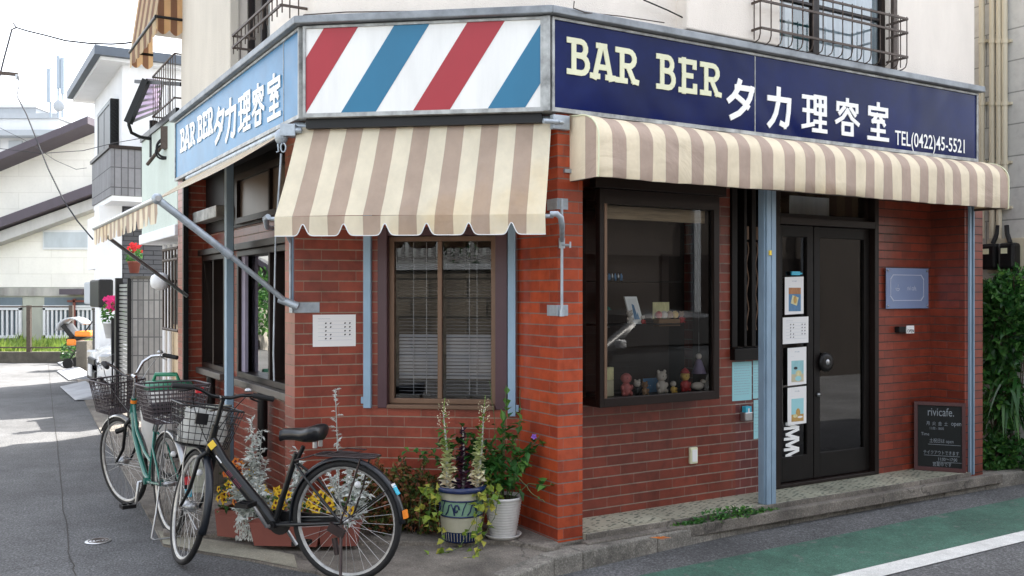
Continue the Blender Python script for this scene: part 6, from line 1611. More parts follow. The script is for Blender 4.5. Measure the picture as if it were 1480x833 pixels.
dusty('tall silver-leaved plant climbing in front of the side wall below the basket',f2.P(.08,-.12,zt2),[(-.02,.05,.56),(.04,.08,.50),(.0,.0,.40),(.09,.0,.30),(-.08,.02,.28)],dens=11)
dusty('silver foliage spilling over the edge between the two planters',f2.P(.16,.02,zt2),[(.0,-.08,.10),(.10,-.05,.16),(-.08,-.06,.18),(.03,-.10,-.04),(.12,-.1,.02),(-.04,-.12,.03),(.06,-.02,.22),(.14,-.05,.10),(0,-.06,.14)],dens=16,L=.08)
dusty('single silver stem standing above the yellow pansies',f1.P(-.02,-.17,zt),[(.03,.04,.40),(.06,.04,.27)],dens=12)
dusty('tall thin silver flower stalk behind the black saddle',f3.P(.0,-.17,zt3),[(-.05,.05,.80),(.05,.06,.36),(-.1,.03,.30)],dens=4,L=.06)
dusty('silver foliage seen through the rear wheel',f3.P(.06,-.08,zt3),[(-.12,.0,.26),(.0,.0,.30),(.08,.0,.26),(.05,-.04,.14),(-.06,-.04,.16),(.12,-.02,.16),(.0,.05,.2)],dens=14,L=.075)
def droop():
    t=T('hanging_moss_plant','fine grey trailing plant hanging over the rim between the planters','plant',tuple(f2.P(.18,.03,zt2)),'silver-leaved plants in the planters'); mb=MB()
    for _ in range(500):
        a=f2.P(rnd(.08,.24),rnd(.0,.08),zt2+rnd(-.15,.05)); leaf(mb,a,(rnd(-.4,.4),rnd(-.4,.1),-1),(0,-1,0),.022,.008)
    mb.build('leaves',M['leaf_silver'],t)
droop()
# climbing shrub at the right-hand end
def cshrub(label,c,rad,n,mat,L,Wd,stems=6,group='greenery beside the right-hand pillar',seed=3):
    random.seed(seed); c=Vector(c); t=T('climbing_shrub',label,'shrub',(c.x,c.y,0),group); mb=MB(); clump(mb,c,rad,n,L,Wd,.1); mb.build('leaves',M[mat],t)
    ms=MB()
    for k in range(stems): ms.tube([Vector((c.x+rnd(-.08,.08),c.y+rnd(-.08,.08),0)),c+Vector((rnd(-.1,.1),rnd(-.1,.1),-rad[2]*.3)),c+Vector((rnd(-.5,.5)*rad[0],rnd(-.5,.5)*rad[1],rad[2]*.6))],.006,5)
    ms.build('stems',M['bark'],t); return t
Yr=8.75
p=D(1447,470,Yr); cshrub('glossy dark shrub growing up below the electricity meters',p,(.22,.30,.46),950,'leaf_dark',.11,.06)
p=D(1470,425,Yr-.1); cshrub('upper spray of light green leaves in front of the black meters',p,(.22,.24,.26),420,'leaf',.075,.04,seed=4)
p=D(1440,575,Yr); cshrub('middle of the climbing greenery beside the right pillar',p,(.16,.22,.40),480,'leaf',.09,.05,seed=6)
# long strap leaves
t=T('strap_leaf_plant','plant with long drooping dark strap leaves at the foot of the shrub','plant',tuple(G(1458,690,0)),'greenery beside the right-hand pillar')
mb=MB(); c=D(1460,590,Yr-.15)
for i in range(60):
    a=rnd(0,6.28); o=c+Vector((rnd(-.08,.08),rnd(-.08,.08),rnd(-.1,.3))); d=Vector((math.cos(a),math.sin(a),.6)); w_=Vector((-math.sin(a),math.cos(a),0))*.018; L=rnd(.22,.36); v=rnd(0,1)
    pts=[o+Vector((d.x*L*s*.7,d.y*L*s*.7,L*(s*.5-1.5*s*s))) for s in [k/6 for k in range(7)]]
    for k in range(6):
        ww=w_*(1-abs(k/6-.35)); w2=w_*(1-abs((k+1)/6-.35)) if k<5 else w_*.05
        mb.face([pts[k]-ww,pts[k]+ww,pts[k+1]+w2,pts[k+1]-w2],[(v,0)]*4)
mb.build('leaves',M['leaf_dark'],t)
p=G(1432,676,0); cshrub('bright green ground ivy mound at the foot of the right pillar',p+Vector((0,0,.10)),(.24,.16,.15),520,'leaf',.06,.05,1,seed=8)
p=G(1465,680,0); cshrub('dark ivy mound at the right edge beside the kerb',p+Vector((0,.1,.12)),(.25,.2,.2),420,'leaf_dark',.06,.05,1,seed=12)
# weeds along the step edge
random.seed(21)
mb=MB()
for _ in range(900):
    s=rnd(0,1); a=G(970,768,0.0).lerp(G(1128,742,0.0),s); b=a+Vector((-.52,.86,0))*rnd(-.03,.10)*(.3+math.sin(math.pi*s)); leaf(mb,b+Vector((0,0,.01+rnd(0,.05)*(1.2*math.sin(math.pi*s)))),rdir(.3),(0,0,1),rnd(.02,.04),rnd(.015,.035))
tag(mb.build('kerb_weeds',M['leaf']),'bright green weeds growing along the step edge by the blue post','weeds',kind='stuff')
mb=MB()
for _ in range(120):
    b=G(1235,716,0)+Vector((rnd(-.12,.12),rnd(-.05,.07),rnd(.0,.03))); leaf(mb,b,rdir(.3),(0,0,1),.025,.02)
tag(mb.build('kerb_moss',M['leaf_lime']),'small patch of moss on the kerb before the entrance','moss',kind='stuff')
# orange leaf litter on the kerb, small fallen things
mb=MB(); p=G(946,777,.02)
for _ in range(3): leaf(mb,p+Vector((rnd(-.04,.04),rnd(-.02,.02),.004)),(1,rnd(-.3,.3),.02),(0,0,1),.10,.035,fold=.02)
tag(mb.build('orange_scrap',M['pansy_orange']),'small orange scrap lying on the kerb near the pillar','litter')
# pale block and white box by the side wall
p=G(277,712,.03)
Z0=.03
t=T('tiled_block','pale green-grey block pedestal standing against the side wall behind the bicycles','block',tuple(p))
M['block']=grid_mat('pale_block',(.42,.44,.37),(.33,.34,.30),.30,.155,.006,.0,.8,.06,.3)
fr=Fr((p.x,p.y),-12); h=H+(425-620)/1360*p.y*.98
mb=MB(); mb.box(fr,-.11,.16,-.32,0,Z0,.66); mb.build('block_body',M['block'],t,bevel=.004); mb=MB(); mb.box(fr,-.12,.17,-.33,.01,.662,.69); mb.build('top_slab',M['block'],t,bevel=.004)
p=G(262,716,.0); tag_o=MB(); fr=Fr((p.x,p.y),-12); tag_o.box(fr,-.075,.05,-.1,0,.0,.085)
tag(tag_o.build('white_brick',M['white'],bevel=.006),'small white block on the ground between the two bicycles','block')
p=D(240,610,9.0); 
t=T('plastic_tub','white plastic tub with a green lid behind the green bicycle','tub',(p.x,p.y,0)); mb=MB(); mb.lathe([(0,0),(.2,0),(.24,.66),(.25,.68),(.25,.70)],(p.x,p.y,0),20); mb.build('tub',M['white'],t)
M['green_plastic']=pm('green_plastic',(.02,.22,.12),.35)
mb=MB(); mb.lathe([(.25,.70),(.26,.72),(.22,.76),(0,.78)],(p.x,p.y,0),20); mb.tube([Vector((p.x-.12,p.y,.77)),Vector((p.x-.1,p.y,.83)),Vector((p.x+.1,p.y,.83)),Vector((p.x+.12,p.y,.77))],.02,8); mb.build('lid',M['green_plastic'],t)
# manhole cover
p=G(142,783,-.015); t=T('manhole_cover','small round iron cover set in the asphalt at the lower left','cover',(p.x,p.y,-.012))
mb=MB(); mb.lathe([(0,.004),(.078,.004),(.082,.002)],(p.x,p.y,-.012),28); mb.build('rim_ring',M['steel'],t); mb=MB()
for r in (.02,.04,.06): mb.tube([Vector((p.x+r*math.cos(a),p.y+r*math.sin(a),-.0075)) for a in [i*.35 for i in range(18)]],.003,5,True)
mb.build('ring_pattern',M['rusty'],t)
# ---------------- neighbouring buildings and street beyond ----------------
random.seed(31)
M['pale_green']=pm('pale_green_render',(.53,.60,.55),.85,amt=.12,bs=.6,bscale=25)
M['white_render']=pm('white_render',(.74,.75,.77),.85,amt=.08)
M['slate_tile']=grid_mat('slate_tile',(.085,.088,.10),(.03,.03,.035),.30,.075,.007,.5,.6,.15)
M['grey_tile']=grid_mat('grey_vertical_tile',(.20,.20,.215),(.08,.08,.085),.095,.30,.008,0,.6,.2)
M['gate_tile']=grid_mat('gate_tile',(.27,.26,.25),(.10,.10,.10),.07,.24,.008,0,.75,.3,.35)
M['cream_siding']=grid_mat('cream_siding',(.86,.83,.76),(.76,.73,.66),1.8,.45,.012,.5,.8,.04,.08,0,.15)  # cream lightened so that haze and glare sit in the colour
M['beam']=pm('purple_brown_beam',(.085,.068,.085),.6,amt=.15)
M['beam_under']=pm('beam_underside',(.50,.49,.47),.8,amt=.2)  # grey lightened, distance haze put into the colour
M['siding_r']=grid_mat('grey_siding',(.60,.59,.56),(.30,.30,.28),.91,.30,.007,.5,.75,.05,.2)
M['beige_pipe']=pm('beige_pipe',(.58,.52,.39),.5,amt=.12)
M['far_white']=pm('far_white',(.68,.69,.70),.8,amt=.06)
M['far_grey']=pm('far_grey',(.42,.45,.48),.8,amt=.1)
M['antenna']=pm('antenna_metal',(.38,.45,.52),.5,amt=.1)
M['concrete_wall']=ground_mat('wall_concrete',(.16,.145,.12),.25,60,.6,.9)
M['beige_door']=pm('beige_door',(.55,.42,.27),.6,amt=.1)
M['lilac_sheet']=pm('lilac_sheet',(.45,.38,.50),.4,amt=.05)
# pale green house next door
HA=T('neighbour_house','pale green rendered house directly beyond the shop, upper floor overhanging its side wall','house',tuple(FL.P(-5,-.3,0)))
a0,a1=-6.0,-3.87
mb=MB(); mb.box(FL,a0,a1,-3.5,0,2.32,3.45); mb.build('upper_wall',M['pale_green'],HA)
mb=MB(); mb.box(FL,a0-.03,a1,-3.4,.03,2.20,2.318); mb.build('floor_band',M['white_render'],HA,bevel=.01)
mb=MB(); mb.box(FL,a0,a1,-3.45,-.30,-.05,2.198); mb.build('lower_wall',M['white_render'],HA)
mb=MB(); mb.box(FL,a0+.1,a1,-3.4,-.55,3.452,6.0); mb.build('recessed_wall',M['white_render'],HA)
mb=MB(); mb.box(FL,a0-.02,a1,-.02,.02,3.452,3.52); mb.build('parapet_cap',M['black'],HA)
u=hu(FL,-.28,252); mb=MB(); mb.box(FL,u-.45,u+.35,-.298,-.26,.0,1.62); mb.build('door',M['beige_door'],HA)
mb=MB()
for px in (236,243): 
    u=hu(FL,-.2,px); mb.tube([FL.P(u,-.22,0),FL.P(u,-.22,2.19)],.03,8)
mb.build('drain_pipe',M['white_render'],HA)
mb=MB(); u0,u1=hu(FL,-.1,236),hu(FL,-.1,258); 
for z in (2.1,1.98,1.2): mb.tube([FL.P(u0,-.1,z),FL.P(u1,-.1,z)],.018,6)
for k in range(6): u=u0+(u1-u0)*k/5; mb.tube([FL.P(u,-.1,1.2),FL.P(u,-.1,2.1)],.012,6)
mb.build('window_grille',M['rusty'],HA)
mb=MB(); mb.box(FL,u0,u1,-.29,-.2,1.25,2.05); mb.build('window',M['black'],HA)
p=D(232,407,10.6); L2=T('globe_lamp','white globe wall lamp beside the neighbour window grille','lamp',tuple(p)); mb=MB(); mb.lathe([(0,-.10),(.07,-.09),(.10,-.03),(.10,.03),(.07,.09),(0,.10)],p,16,M=Matrix.Rotation(R(90),4,'Y')); mb.build('globe',M['white'],L2); mb=MB(); mb.bar(p,p+Vector((.35,.1,.0)),.03,.03); mb.build('arm',M['black'],L2)
# upper rail, cable coils and folded clothes rack beside the sign
mb=MB()
pts=[D(196,118,10.9),D(262,122,9.9)]; mb.bar(pts[0],pts[1],.03,.04)
for a,b in (((200,115),(168,178)),((210,115),(178,182))): pass
t=T('balcony_canopy','small black framed canopy with lilac translucent panels beyond the side sign','canopy',tuple(D(215,200,10.8)))
mb.build('cross_bar',M['black'],t)
A_,B_,C_,D_=D(214,118,10.9),D(233,118,10.9),D(213,172,11.4),D(187,178,10.3)
A_,B_,C_,D_=D(212,116,10.6),D(234,118,12.0),D(230,160,12.0),D(185,178,10.6)
mb=MB(); mb.bar(A_,D_,.09,.07); mb.bar(B_,C_,.03,.03)
for k in range(7):
    s=k/6; mb.bar(A_.lerp(D_,s),B_.lerp(C_,s),.02,.03)
mb.build('ribs',M['black'],t); mb=MB(); o=Vector((0,0,.02)); mb.face([A_+o,B_+o,C_+o,D_+o]); m_,nt_,p_=NT('lilac_sheet2'); p_.inputs['Base Color'].default_value=(.55,.42,.58,1); p_.inputs['Roughness'].default_value=.4
tr_=nt_.nodes.new('ShaderNodeBsdfTranslucent'); tr_.inputs[0].default_value=(.65,.5,.68,1); mx_=nt_.nodes.new('ShaderNodeMixShader'); mx_.inputs[0].default_value=.6; nt_.links.new(p_.outputs[0],mx_.inputs[1]); nt_.links.new(tr_.outputs[0],mx_.inputs[2]); nt_.links.new(mx_.outputs[0],nt_.nodes['Material Output'].inputs[0]); mb.build('panel',m_,t)
mb=MB(); mb.tube([D(186,180,10.6),D(190,192,10.6),D(202,198,10.7),D(218,201,10.8)],.02,6); mb.tube([D(222,175,11),D(222,228,11)],.05,8); mb.build('curved_stay',M['black'],t)
t=T('cable_coil','loops of black cable hanging at the far end of the side sign','cable',tuple(D(240,220,10.2)))
mb=MB()
for r,cx,cy in ((14,240,215),(11,236,220),(17,243,214)):
    mb.tube([D(cx+r*math.cos(a),cy+r*.9*math.sin(a),10.2) for a in [2*math.pi*i/24 for i in range(24)]],.012,5,True)
mb.build('coils',M['black'],t); mb=MB(); p=D(243,200,10.2); mb.mbox(Matrix.Translation(p),.12,.12,.24); mb.tube([p,D(213,238,10.4)],.02,6); mb.build('junction_box',M['rusty'],t)
# upper awning on the far part of the shop
UA=T('upper_awning','cream and brown awning high on the far end of the shop, glowing orange underneath','awning',tuple(D(235,60,9.6)))
M['cloth_upper']=stripe_cloth('upper_awning_cloth',(.85,.74,.52),(.40,.27,.20),.36,.1,.62)
FA=Fr((FL.P(-3.75,.0,0).x,FL.P(-3.75,.0,0).y),-59.3)
top=[FA.P(-1.3,.0,5.4),FA.P(.0,.0,5.4)]; dn=[FA.P(-1.3,.85,3.98),FA.P(.0,.85,3.98)]
top=[D(262,-70,10.7),D(268,-75,9.55)]; dn=[D(193,82,10.7),D(225,70,8.9)]
P0,P1=D(190,92,10.2),D(268,45,9.4)
# fabric: falls from the wall above the frame to a lower bar
e0=FL.P(-5.25,.0,6.1); e1=FL.P(-3.63,.0,6.1); f0=FL.P(-5.25,.25,4.36); f1=FL.P(-3.63,.25,4.36)
mb=MB(); n=20; vs=[];fs=[];uv=[]
for i in range(n+1):
    s=i/n; vs+=[e0.lerp(e1,s),f0.lerp(f1,s)]
for i in range(n): fs.append((2*i,2*i+1,2*i+3,2*i+2)); uv.append([(i/n*1.62,0),(i/n*1.62,1),((i+1)/n*1.62,1),((i+1)/n*1.62,0)])
mb.shared(vs,fs,uv,0,True); mb.build('canopy_cloth',M['cloth_upper'],UA)
valance(f0,f1,1.62,7,.18,.08,.2,UA,M['cloth_upper'],steps=80,pipe=False)
for a,b,nm in ((e0,f0,0),(e1,f1,1)):
    mb=MB(); K_=1.38
    for q in range(12):
        s0,s1=q/12,(q+1)/12; A0=Vector((a.x,a.y,0)).lerp(Vector((b.x,b.y,0)),s0); A1=Vector((a.x,a.y,0)).lerp(Vector((b.x,b.y,0)),s1)
        zt0=a.z+(b.z-a.z)*s0; zt1=a.z+(b.z-a.z)*s1; zb0=4.24-.05*abs(math.sin(math.pi*2*s0)); zb1=4.24-.05*abs(math.sin(math.pi*2*s1))
        mb.face([(A0.x,A0.y,zb0),(A1.x,A1.y,zb1),(A1.x,A1.y,zt1),(A0.x,A0.y,zt0)],[(s0*.72,0),(s1*.72,0),(s1*.72,0),(s0*.72,0)]); mb.build('side_cloth',M['cloth_upper'],UA)
mb=MB(); mb.tube([f0,f1],.02,8); mb.tube([f0,FL.P(-5.25,0,4.36)],.015,6); mb.tube([f1,FL.P(-3.63,0,4.36)],.015,6); mb.build('bars',M['black'],UA)
# rear wing of the shop that carries it
mb=MB(); mb.box(FL,-5.3,LU0+.118,-3.0,-.02,4.6,6.4); part(mb,'rear_wing',M['stucco'])
g=guard(FL,-5.0,LU0-.02,-.5,.05,3.45,4.05,.12,[4.05,3.6],M['rusty'],curl=False); part(g,'balcony_rail',M['rusty'])
# grey tiled gate wall with louvred gate
gx0,gx1=D(190,400,12.2),D(246,400,12.2)
GW=T('gate_wall','grey tiled gate wall standing beyond the shop with a flower pot on top','wall',(gx0.x,12.2,0))
mb=MB(); mb.box(WF,gx0.x,gx1.x,-12.45,-12.2,-.05,1.79); mb.build('wall_body',M['gate_tile'],GW); mb=MB(); mb.box(WF,gx0.x-.01,gx1.x,-12.46,-12.19,1.792,1.83); mb.build('coping',M['concrete_wall'],GW)
FG=Fr((gx0.x-.02,12.2),-59.3); GT=T('louvred_gate','pale louvred gate leaf in a black frame beside the grey gate wall','gate',(gx0.x,12.2,0))
mb=MB()
for i in range(30): mb.box(FG,-1.0,-.03,-.04,-.01,.1+i*.055,.1+i*.055+.035)
mb.build('louvres',M['steel'],GT); mb=MB(); mb.box(FG,-1.1,-1.0,-.06,.03,0,1.82); mb.box(FG,-.03,0,-.05,.03,0,1.8); mb.build('gate_frame',M['black'],GT)
FG2=Fr((FG.P(-1.12,0,0).x,FG.P(-1.12,0,0).y),-59.3); G2=T('black_gate','low dark louvred gate beyond the pale one','gate',tuple(FG2.P(-.5,0,0)))
mb=MB()
for i in range(16): mb.box(FG2,-.30,-.05,-.04,-.01,.1+i*.06,.1+i*.06+.04)
mb.build('louvres',M['far_grey'],G2); mb=MB(); mb.box(FG2,-.36,-.30,-.06,.03,0,1.25); mb.box(FG2,-.05,.02,-.05,.03,0,1.3); mb.build('gate_frame',M['black'],G2)
def flowerpot(label,p,pm_,fm,s=1.0,fr_=.14):
    t=T('flower_pot',label,'flower pot',tuple(p),'flower pots on the neighbour walls'); mb=MB(); mb.lathe([(0,0),(.09*s,0),(.13*s,.22*s),(.14*s,.22*s),(.14*s,.25*s),(.12*s,.25*s)],p,16); mb.build('pot',pm_,t)
    mb=MB(); clump(mb,Vector(p)+Vector((0,0,.36*s)),(.15*s,.15*s,.16*s),220,.07*s,.04*s); mb.build('leaves',M['leaf'],t)
    mb=MB()
    for _ in range(26): flower(mb,Vector(p)+Vector((rnd(-fr_,fr_)*s,rnd(-.12,.08)*s,(.48+rnd(-.06,.13))*s)),(rnd(-.4,.4),-1,.4),.05*s,5)
    mb.build('petals',M[fm],t)
flowerpot('terracotta pot of red flowers standing on top of the grey gate wall',D(194,395,12.3)+Vector((0,0,0)),M['terracotta'],'red_petal',.62)
p=D(162,489,13.6); flowerpot('white pot of bright pink flowers hung on the gate beyond the grey wall',p,M['white'],'pink',.95,.07)
# white house with tiled balcony
HBc=(-6.21,15.0); HB=Fr(HBc,31); HL=Fr(HBc,-59.3)
Hs=T('neighbour_house','white two-storey house with grey tiled balcony and dark side window','house',(HBc[0],HBc[1],0))
mb=MB(); mb.box(HB,0,5,-3.3,0,3.0,5.25); mb.build('upper_wall',M['white_render'],Hs)
mb=MB(); mb.box(HB,-.0,5,-.9,-.02,-.05,3.0); mb.build('lower_tiled_wall',M['slate_tile'],Hs)
mb=MB(); mb.box(HB,0,5,-3.3,-3.05,-.05,3.0); mb.box(HB,3.6,5,-3.04,-.91,-.05,3.0); mb.build('carport_wall',M['white_render'],Hs)
mb=MB(); mb.box(HB,-.34,-.004,-.5,-.02,-.05,3.0); mb.box(HB,-.12,3.5,-3.3,-.91,2.05,2.998); mb.build('white_pier_wall',M['white_render'],Hs)
mb=MB(); mb.box(HB,-.30,2.2,.004,.9,3.08,3.78); mb.box(HB,-.30,-.004,-1.2,.004,3.08,3.78); mb.build('balcony',M['grey_tile'],Hs)
mb=MB(); mb.box(HB,-.33,2.2,-1.23,.93,3.782,3.83); mb.build('balcony_cap',M['bronze'],Hs)
mb=MB(); mb.box(HB,-.28,2.2,-1.15,.88,3.0,3.078); mb.build('balcony_soffit',M['white_render'],Hs)
# roof with gutter
mb=MB(); ev=.35
P=lambda u,w,z:HB.P(u,w,z)
mb.shared([P(-ev,ev*.6,5.25),P(5,ev*.6,5.25),P(5,-3.6,5.25),P(-ev,-3.6,5.25),P(-ev,ev*.6,5.40),P(5,ev*.6,5.40),P(5,-3.6,5.40),P(-ev,-3.6,5.40),P(1.5,-1.7,6.0),P(5,-1.7,6.0)],
 [(3,2,1,0),(0,1,5,4),(3,0,4,7),(2,3,7,6),(4,5,9,8),(7,4,8),(6,7,8,9)]); mb.build('roof',M['white_render'],Hs)
mb=MB(); mb.box(HB,-ev-.10,5,ev*.6+.002,ev*.6+.12,5.30,5.44); mb.box(HB,-ev-.10,-ev-.002,-3.6,ev*.6+.0,5.30,5.44); mb.build('gutter',M['far_slate'] if 'far_slate' in M else pm('slate_gutter',(.08,.10,.13),.5),Hs)
u0,u1=-1.9,-.35
win=window(HL,u0,u1,.14,3.95,4.75,Hs,pm('slate_frame',(.035,.05,.06),.4),M['glass_bright'],th=.06,dp=.14,mull=[(u0+u1)/2])
mb=MB(); mb.box(HL,u0,u1,.002,.13,3.93,4.77); mb.build('window_box',M['black'],win)
mb=MB(); mb.tube([HL.P(-2.2,.12,3.9),HL.P(-2.4,.12,3.85),HL.P(-2.4,.12,3.3)],.04,8); mb.build('drain_pipe',M['bronze'],Hs)
mb=MB(); mb.box(HL,-1.5,-1.0,.125,.16,2.15,2.6); mb.build('side_window',M['far_grey'],Hs)
t=T('door_canopy','dark curved canopy with a pale edge over the white house entrance','canopy',tuple(D(150,440,15.6))); c0=D(129,408,16.4); 
mb=MB(); a,b,c_,d_=D(136,403,14.9),D(164,404,14.9),D(164,441,14.9),D(150,436,14.9)
mb=MB(); fr=Fr((b.x,b.y),-59.3); mb.box(fr,-1.1,-.0,-.0,.22,1.38,1.83); mb.build('canopy_box',M['black'],t,bevel=.03); mb=MB(); mb.box(fr,-1.9,-1.105,-.0,.22,1.42,1.8); mb.build('pale_end',M['far_grey'],t,bevel=.03)
# small mirror box on white wall
# tiled gate pillar, stroller, white car
p=D(143,449,17.2); t=T('gate_pillar','short grey tiled pillar beside the parked white car','pillar',(p.x,p.y,0)); mb=MB(); mb.box(WF,p.x-.12,p.x+.14,-17.5,-17.2,-.05,1.3); mb.build('pillar_body',M['gate_tile'],t); mb=MB(); mb.box(WF,p.x-.13,p.x+.15,-17.51,-17.19,1.302,1.34); mb.build('coping',M['concrete_wall'],t)
p=D(117,500,19.5); t=T('low_pillar','plain dark grey low pillar under the stroller','pillar',(p.x,p.y,0)); mb=MB(); mb.box(WF,p.x-.10,p.x+.12,-19.8,-19.5,-.05,.62); mb.build('pillar_body',M['concrete_wall'],t)
def stroller():
    p=D(118,493,20.2); t=T('baby_stroller','orange and black stroller with a grey hood at the end of the side street','stroller',tuple(p))
    mb=MB(); n=10; vs=[];fs=[]
    for i in range(n+1):
        a=math.pi*(.05+.75*i/n)
        for y in (-.22,.22): vs.append(p+Vector((-.05-.30*math.cos(a)*1.0-.1,y,.18+.30*math.sin(a))))
    for i in range(n): fs.append((2*i,2*i+1,2*i+3,2*i+2))
    mb.shared(vs,fs,None,0,True); h=mb.build('hood',M['far_grey'],t); s=h.modifiers.new('s','SOLIDIFY'); s.thickness=.03
    mb=MB(); mb.mbox(Matrix.Translation(p+Vector((.0,0,.08)))@Matrix.Rotation(R(-20),4,'Y'),.5,.42,.12); mb.mbox(Matrix.Translation(p+Vector((-.2,0,.2)))@Matrix.Rotation(R(50),4,'Y'),.4,.42,.10); mb.build('seat',M['black'],t,bevel=.02)
    mb=MB(); mb.mbox(Matrix.Translation(p+Vector((.12,-.02,.16))),.34,.44,.12); mb.mbox(Matrix.Translation(p+Vector((-.12,-.02,-.02))),.2,.44,.14); mb.build('blanket',M['orange'],t,bevel=.03)
    mb=MB(); mb.tube([p+Vector((.05,.2,.05)),p+Vector((.32,.2,.42)),p+Vector((.32,-.2,.42)),p+Vector((.05,-.2,.05))],.015,6)
    for s in (-.2,.2): mb.tube([p+Vector((.1,s,0)),p+Vector((-.2,s,-.45))],.015,6); mb.tube([p+Vector((-.1,s,0)),p+Vector((.25,s,-.45))],.015,6)
    mb.build('chassis',M['black'],t)
    for x in (-.2,.25):
        for s in (-.2,.2):
            mb=MB(); q=p+Vector((x,s,-.47)); mb.tube([q+Vector((0,-.02,0)),q+Vector((0,.02,0))],.11,16); mb.build('wheel',M['black_rubber'],t)
stroller()
def car():
    # local x forward; nose towards the camera and street
    t=T('parked_car','white hatchback parked nose outwards beside the tiled pillar, half hidden by the gate','car',(0,0,0))
    L,W2,mb=4.0,.84,MB()
    secs=[(2.0,.36,.55,.62,.60),(1.95,.26,.70,.70,.72),(1.75,.22,.80,.80,.80),(1.2,.20,.84,.93,.82),(.75,.20,.84,1.0,.80),(.05,.20,.84,1.40,.66),(-.6,.20,.84,1.47,.64),(-1.4,.20,.84,1.40,.62),(-1.85,.25,.82,1.0,.72),(-2.0,.36,.74,.75,.66)]
    vs=[];fs=[];n=12
    for x,zb,hw,zt,tw in secs:
        mid=min(zt-.03,.86)
        ring=[(-hw*.9,zb),(-hw,zb+.12),(-hw,mid*.8),(-hw*.97,mid),(-tw,zt-.03),(-tw*.8,zt),(tw*.8,zt),(tw,zt-.03),(hw*.97,mid),(hw,mid*.8),(hw,zb+.12),(hw*.9,zb)]
        vs+=[Vector((x,y,z)) for y,z in ring]
    for i in range(len(secs)-1):
        for j in range(n): fs.append((i*n+j,i*n+(j+1)%n,(i+1)*n+(j+1)%n,(i+1)*n+j))
    fs.append(tuple(range(n))); fs.append(tuple(range(len(vs)-n,len(vs))))
    mb.shared(vs,fs,None,0,True); b=mb.build('car_body',pm('car_white',(.78,.79,.80),.2,amt=0,coat=.8),t)
    mb=MB(); mb.shared([Vector(p) for p in ((.72,-.70,1.03),(.72,.70,1.03),(.10,.60,1.38),(.10,-.60,1.38))],[(0,1,2,3)]); o=mb.build('windscreen',M['black'],t); o.modifiers.new('s','SOLIDIFY').thickness=.02
    for s in (-1,1):
        mb=MB(); mb.shared([Vector(p) for p in ((.60,.845*s,.93),(-1.5,.845*s,.93),(-1.3,.70*s,1.33),(.05,.70*s,1.33))],[(0,1,2,3)]); o=mb.build('side_window',M['black'],t); o.modifiers.new('s','SOLIDIFY').thickness=.02
        mb=MB(); mb.mbox(Matrix.Translation((1.86,.58*s,.66))@Matrix.Rotation(R(-18*s),4,'Z'),.20,.30,.15); o=mb.build('headlight',M['steel'],t,bevel=.03)
        mb=MB(); mb.mbox(Matrix.Translation((1.93,.56*s,.36)),.12,.30,.12); mb.build('fog_lamp_recess',M['black'],t,bevel=.02)
        mb=MB(); mb.mbox(Matrix.Translation((.62,.95*s,.98)),.12,.16,.12); mb.build('mirror',M['white'],t,bevel=.03)
        for x in (1.3,-1.25):
            mb=MB(); mb.tube([Vector((x,(.66)*s,.30)),Vector((x,.85*s,.30))],.30,24); w_=mb.build('wheel',M['black_rubber'],t); mb=MB(); mb.tube([Vector((x,.84*s,.30)),Vector((x,.857*s,.30))],.19,18); mb.build('rim',M['steel'],w_)
    mb=MB(); mb.mbox(Matrix.Translation((1.99,0,.60)),.06,.7,.10); mb.mbox(Matrix.Translation((1.99,0,.40)),.06,.8,.14); mb.build('grille',M['black'],t,bevel=.02)
    mb=MB(); mb.mbox(Matrix.Translation((2.03,0,.47)),.02,.33,.165); mb.build('number_plate',M['white'],t)
    cc_=HB.P(-.55+2.0,.86,0); t.location=(cc_.x,cc_.y,0); t.rotation_euler=(0,0,R(211)); return t
C0=car(); DK=pm('dark_car_paint',(.05,.055,.06),.25,amt=0,coat=.5)
for (u_,lab) in ((-.5,'dark grey hatchback parked across the main street, mirrored in the show window'),(5.6,'second dark grey hatchback across the main street, mirrored in the door')):
    c_=copy_tree(C0); q_=FR.P(u_,6.55,-.1); c_.location=q_; c_.rotation_euler=(0,0,R(211)); c_['label']=lab; bd=[o for o in c_.children if o.name.startswith('car_body')][0]; bd.material_slots[0].link='OBJECT'; bd.material_slots[0].material=DK
# low wall with rail fence and grass at the end of the street
YW=22.0
t=T('low_wall','dark concrete retaining wall with a thin rail fence at the end of the side street','wall',(-11,YW,0))
x0,x1=-40,D(106,520,YW).x; mb=MB(); mb.box(WF,x0,x1,-YW-.2,-YW,-.1,.24); mb.build('wall_body',M['concrete_wall'],t)
def rail_fence():
    t=T('rail_fence','thin dark rail fence standing on the low wall before the grass','fence',(-11,YW,.24)); y=YW+.1
    for k,px in enumerate((42,103,-20,-82,-144,-206)):
        x=D(px,450,y).x; mb=MB(); mb.box(WF,x-.045,x+.045,-y-.04,-y+.04,.24,1.33); mb.build('post',M['rusty'],t)
    for z in (1.30,.34): mb=MB(); mb.box(WF,-16,D(103,450,y).x,-y-.015,-y+.015,z-.015,z+.015); mb.build('rail',M['rusty'],t)
rail_fence()
mb=MB()
for _ in range(9000):
    x=rnd(-17,-9.2); y=rnd(YW+.3,YW+2.6); h=rnd(.12,.42)*(.7+.5*math.sin(x*2.1)*math.sin(y*3)); d=Vector((rnd(-.5,.5),rnd(-.5,.5),1)); leaf(mb,(x,y,.18),d,(0,-1,0),h,.035,val=rnd(0,1))
tag(mb.build('tall_grass',M['grass']),'bright sunlit grass behind the low wall','grass',kind='stuff')
mb=MB(); mb.prism([(-40,YW+.2),(-8.9,YW+.2),(-8.9,26),(-40,26)],-.05,.18); tag(mb.build('grass_bank',M['soil']),None,None,kind='structure')
